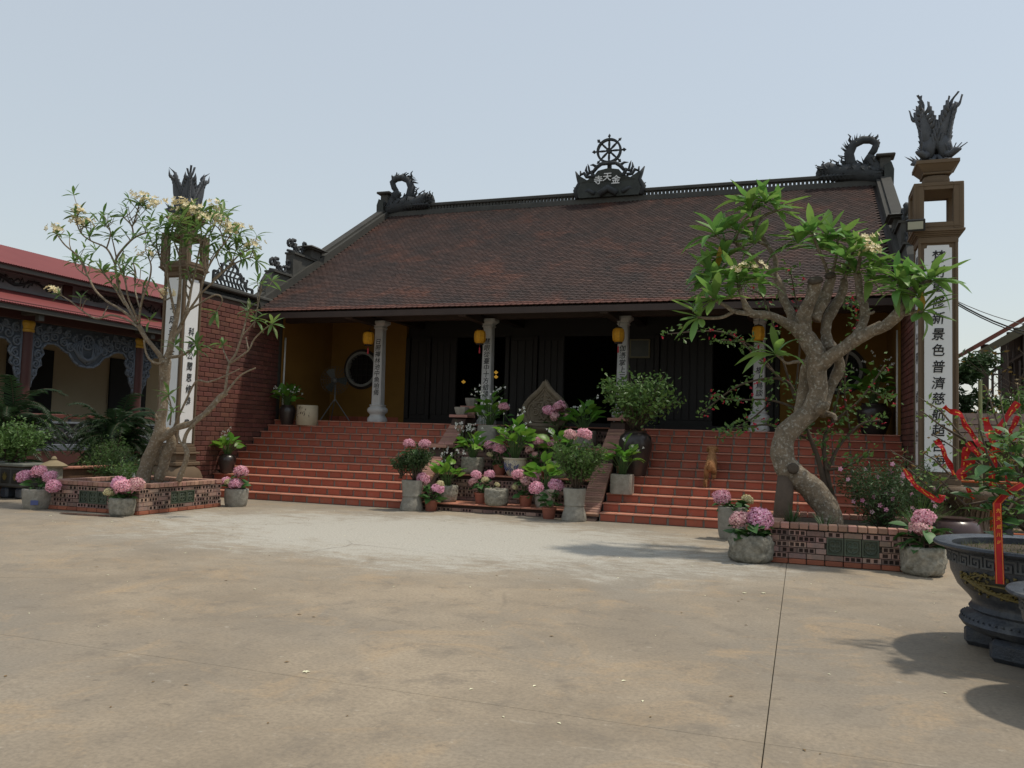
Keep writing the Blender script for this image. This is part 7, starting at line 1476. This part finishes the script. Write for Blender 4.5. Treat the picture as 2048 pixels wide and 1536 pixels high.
# old tiled wall and outbuildings behind the bonsai
lw = thing('tiled_wall', 'old low wall with a mossy brown tiled coping behind the ribboned shrub', 'wall', (5.5, 19, 0)); m = MB(); m.box(2.9, 12, 19, 19.25, 0, 1.75); m.build('wall_body', mat('old_plaster', (.20, .155, .10), .9, (.10, .08, .055), 1.6, .5, .3, 20), lw)
tm2 = MB(); tm2.prism([(-.1, 0), (.1, 0), (.1, .5), (-.1, .5)], 0, .03, lambda u, v, d: Vector((u, v, d+.03*math.cos(u*15)))); tm2 = tm2.mesh('coping_tile', BROWNTILE)
x = 2.9
while x < 9.5:
    for r_ in range(3): obj('coping_tile', tm2, lw, TR((x+(.1 if r_ % 2 else 0), 18.55+r_*.28, 1.62+r_*.17), (.5, 0, 0)))
    x += .205
def bare_tree(label, p, h, n, seed, leaves=0, mt=LEAFS, spread=.7):
    rr = random.Random(seed); t = thing('bare_tree', label, 'tree', p); m = MB(); lv = []
    def grow(a, d, l, r, dep):
        b = a+d*l; m.tube([a, a.lerp(b, .5)+Vector((rr.gauss(0, .04), rr.gauss(0, .04), 0))*l, b], [r, r*.8, r*.6], 5)
        if dep == 0: lv.append(b); return
        for k in range(rr.choice((2, 3))): dd = (d+Vector((rr.gauss(0, spread), rr.gauss(0, spread), rr.gauss(.25, .3)))).normalized(); grow(b, dd, l*rr.uniform(.6, .85), r*.58, dep-1)
    for k in range(n): grow(Vector((rr.gauss(0, .1), rr.gauss(0, .1), 0)), Vector((rr.gauss(0, .3), rr.gauss(0, .3), 1)).normalized(), h*.32, h*.011, 4)
    m.build('trunk', TWIG, t, local=True)
    if leaves:
        lf = MB(); pts = [q+Vector((rr.gauss(0, .12), rr.gauss(0, .12), rr.gauss(0, .12))) for q in lv for _ in range(leaves)]; scatter_leaves(lf, pts, .13, rr, .4, 0); lf.build('crown', mt, t, local=True, kind='stuff')
    return t
bare_tree('bare grey twiggy tree rising beside the pillar', (3.9, 21.0, 0), 4.3, 1, 5, 1, LEAFO); bare_tree('bare twiggy tree before the timber pavilion', (5.4, 20.5, 0), 4.6, 2, 6, 1, LEAFO); bare_tree('thin bare tree with fresh green tips by the pavilion stair', (6.4, 20.0, 0), 4.6, 2, 8, 2, LEAFB)
def leafy(label, p, h, w_, n, seed, mt, ls=.22):
    rr = random.Random(seed); t = thing('leafy_tree', label, 'tree', p); m = MB(); m.tube([(0, 0, 0), (.05, 0, h*.4), (0, .05, h*.7)], [.13, .1, .05], 8)
    for k in range(9): a = k*.7; m.tube([(0, 0, h*.35), (math.cos(a)*w_*.5, math.sin(a)*w_*.5, h*.65)], [.05, .015], 5)
    m.build('trunk', TWIG, t, local=True); lf = MB(); pts = []
    cl = [Vector((rr.gauss(0, .45)*w_, rr.gauss(0, .45)*w_, h*rr.uniform(.3, .98))) for _ in range(38)]
    for k in range(n): c = rr.choice(cl); pts.append(c+Vector((rr.gauss(0, 1), rr.gauss(0, 1), rr.gauss(0, .8)))*w_*.17)
    scatter_leaves(lf, pts, ls, rr, .3, -.1); lf.build('crown', mt, t, local=True, kind='stuff')
leafy('dark leafy tree standing against the outer edge of the lettered pillar', (3.75, 22.5, 0), 3.7, .62, 2600, 3, LEAFD); leafy('mid green drooping tree behind the tiled wall', (5.0, 22.0, 0), 2.7, .95, 2400, 4, LEAFS); leafy('broad dark tree beyond the tiled wall below the pavilion', (7.6, 21.5, 0), 2.5, 1.4, 2600, 5, LEAFD)
shrub('garden_shrub', 'yellow-green leafy shrub in front of the tiled wall', (4.0, 17.6, 0), 2.3, .7, 30, 1700, .11, LEAFB, 96, zmin=.25, r0=.01); shrub('garden_shrub', 'brown twiggy shrub in front of the tiled wall', (5.2, 17.8, 0), 2.2, .9, 50, 900, .08, LEAFO, 97, zmin=.3, r0=.01); shrub('garden_shrub', 'dark low shrub beside the stone table', (4.1, 16.3, 0), 1.3, .8, 30, 2200, .1, LEAFD, 98, zmin=.1)
bam = thing('bamboo_pole', 'pale green bamboo pole leaning behind the lettered pillar', 'pole', (2.72, 15.2, 0)); m = MB(); m.tube([(0, 0, 0), (.0, 0, 2.6)], .03, 8); m.build('pole', mat('bamboo', (.24, .26, .12), .6), bam, local=True)
for k, (py, sag, lab) in enumerate(((599, .25, 'thin upper overhead wire leaving the pillar'), (601, .35, 'thick overhead cable leaving the pillar'), (605, .3, 'lower overhead cable leaving the pillar'))):
    a, b_ = at(1907, py, 14.4), at(2160, py+62+10*k, 16.0); m = MB(); m.tube([a.lerp(b_, u/10)+Vector((0, 0, -sag*(1-(2*u/10-1)**2)*.5)) for u in range(11)], [.006, .012, .009][k], 6); tag(m.build('overhead_wire', BLACKM if k else GREYM), lab, 'wire', 'overhead wires on the pillar')
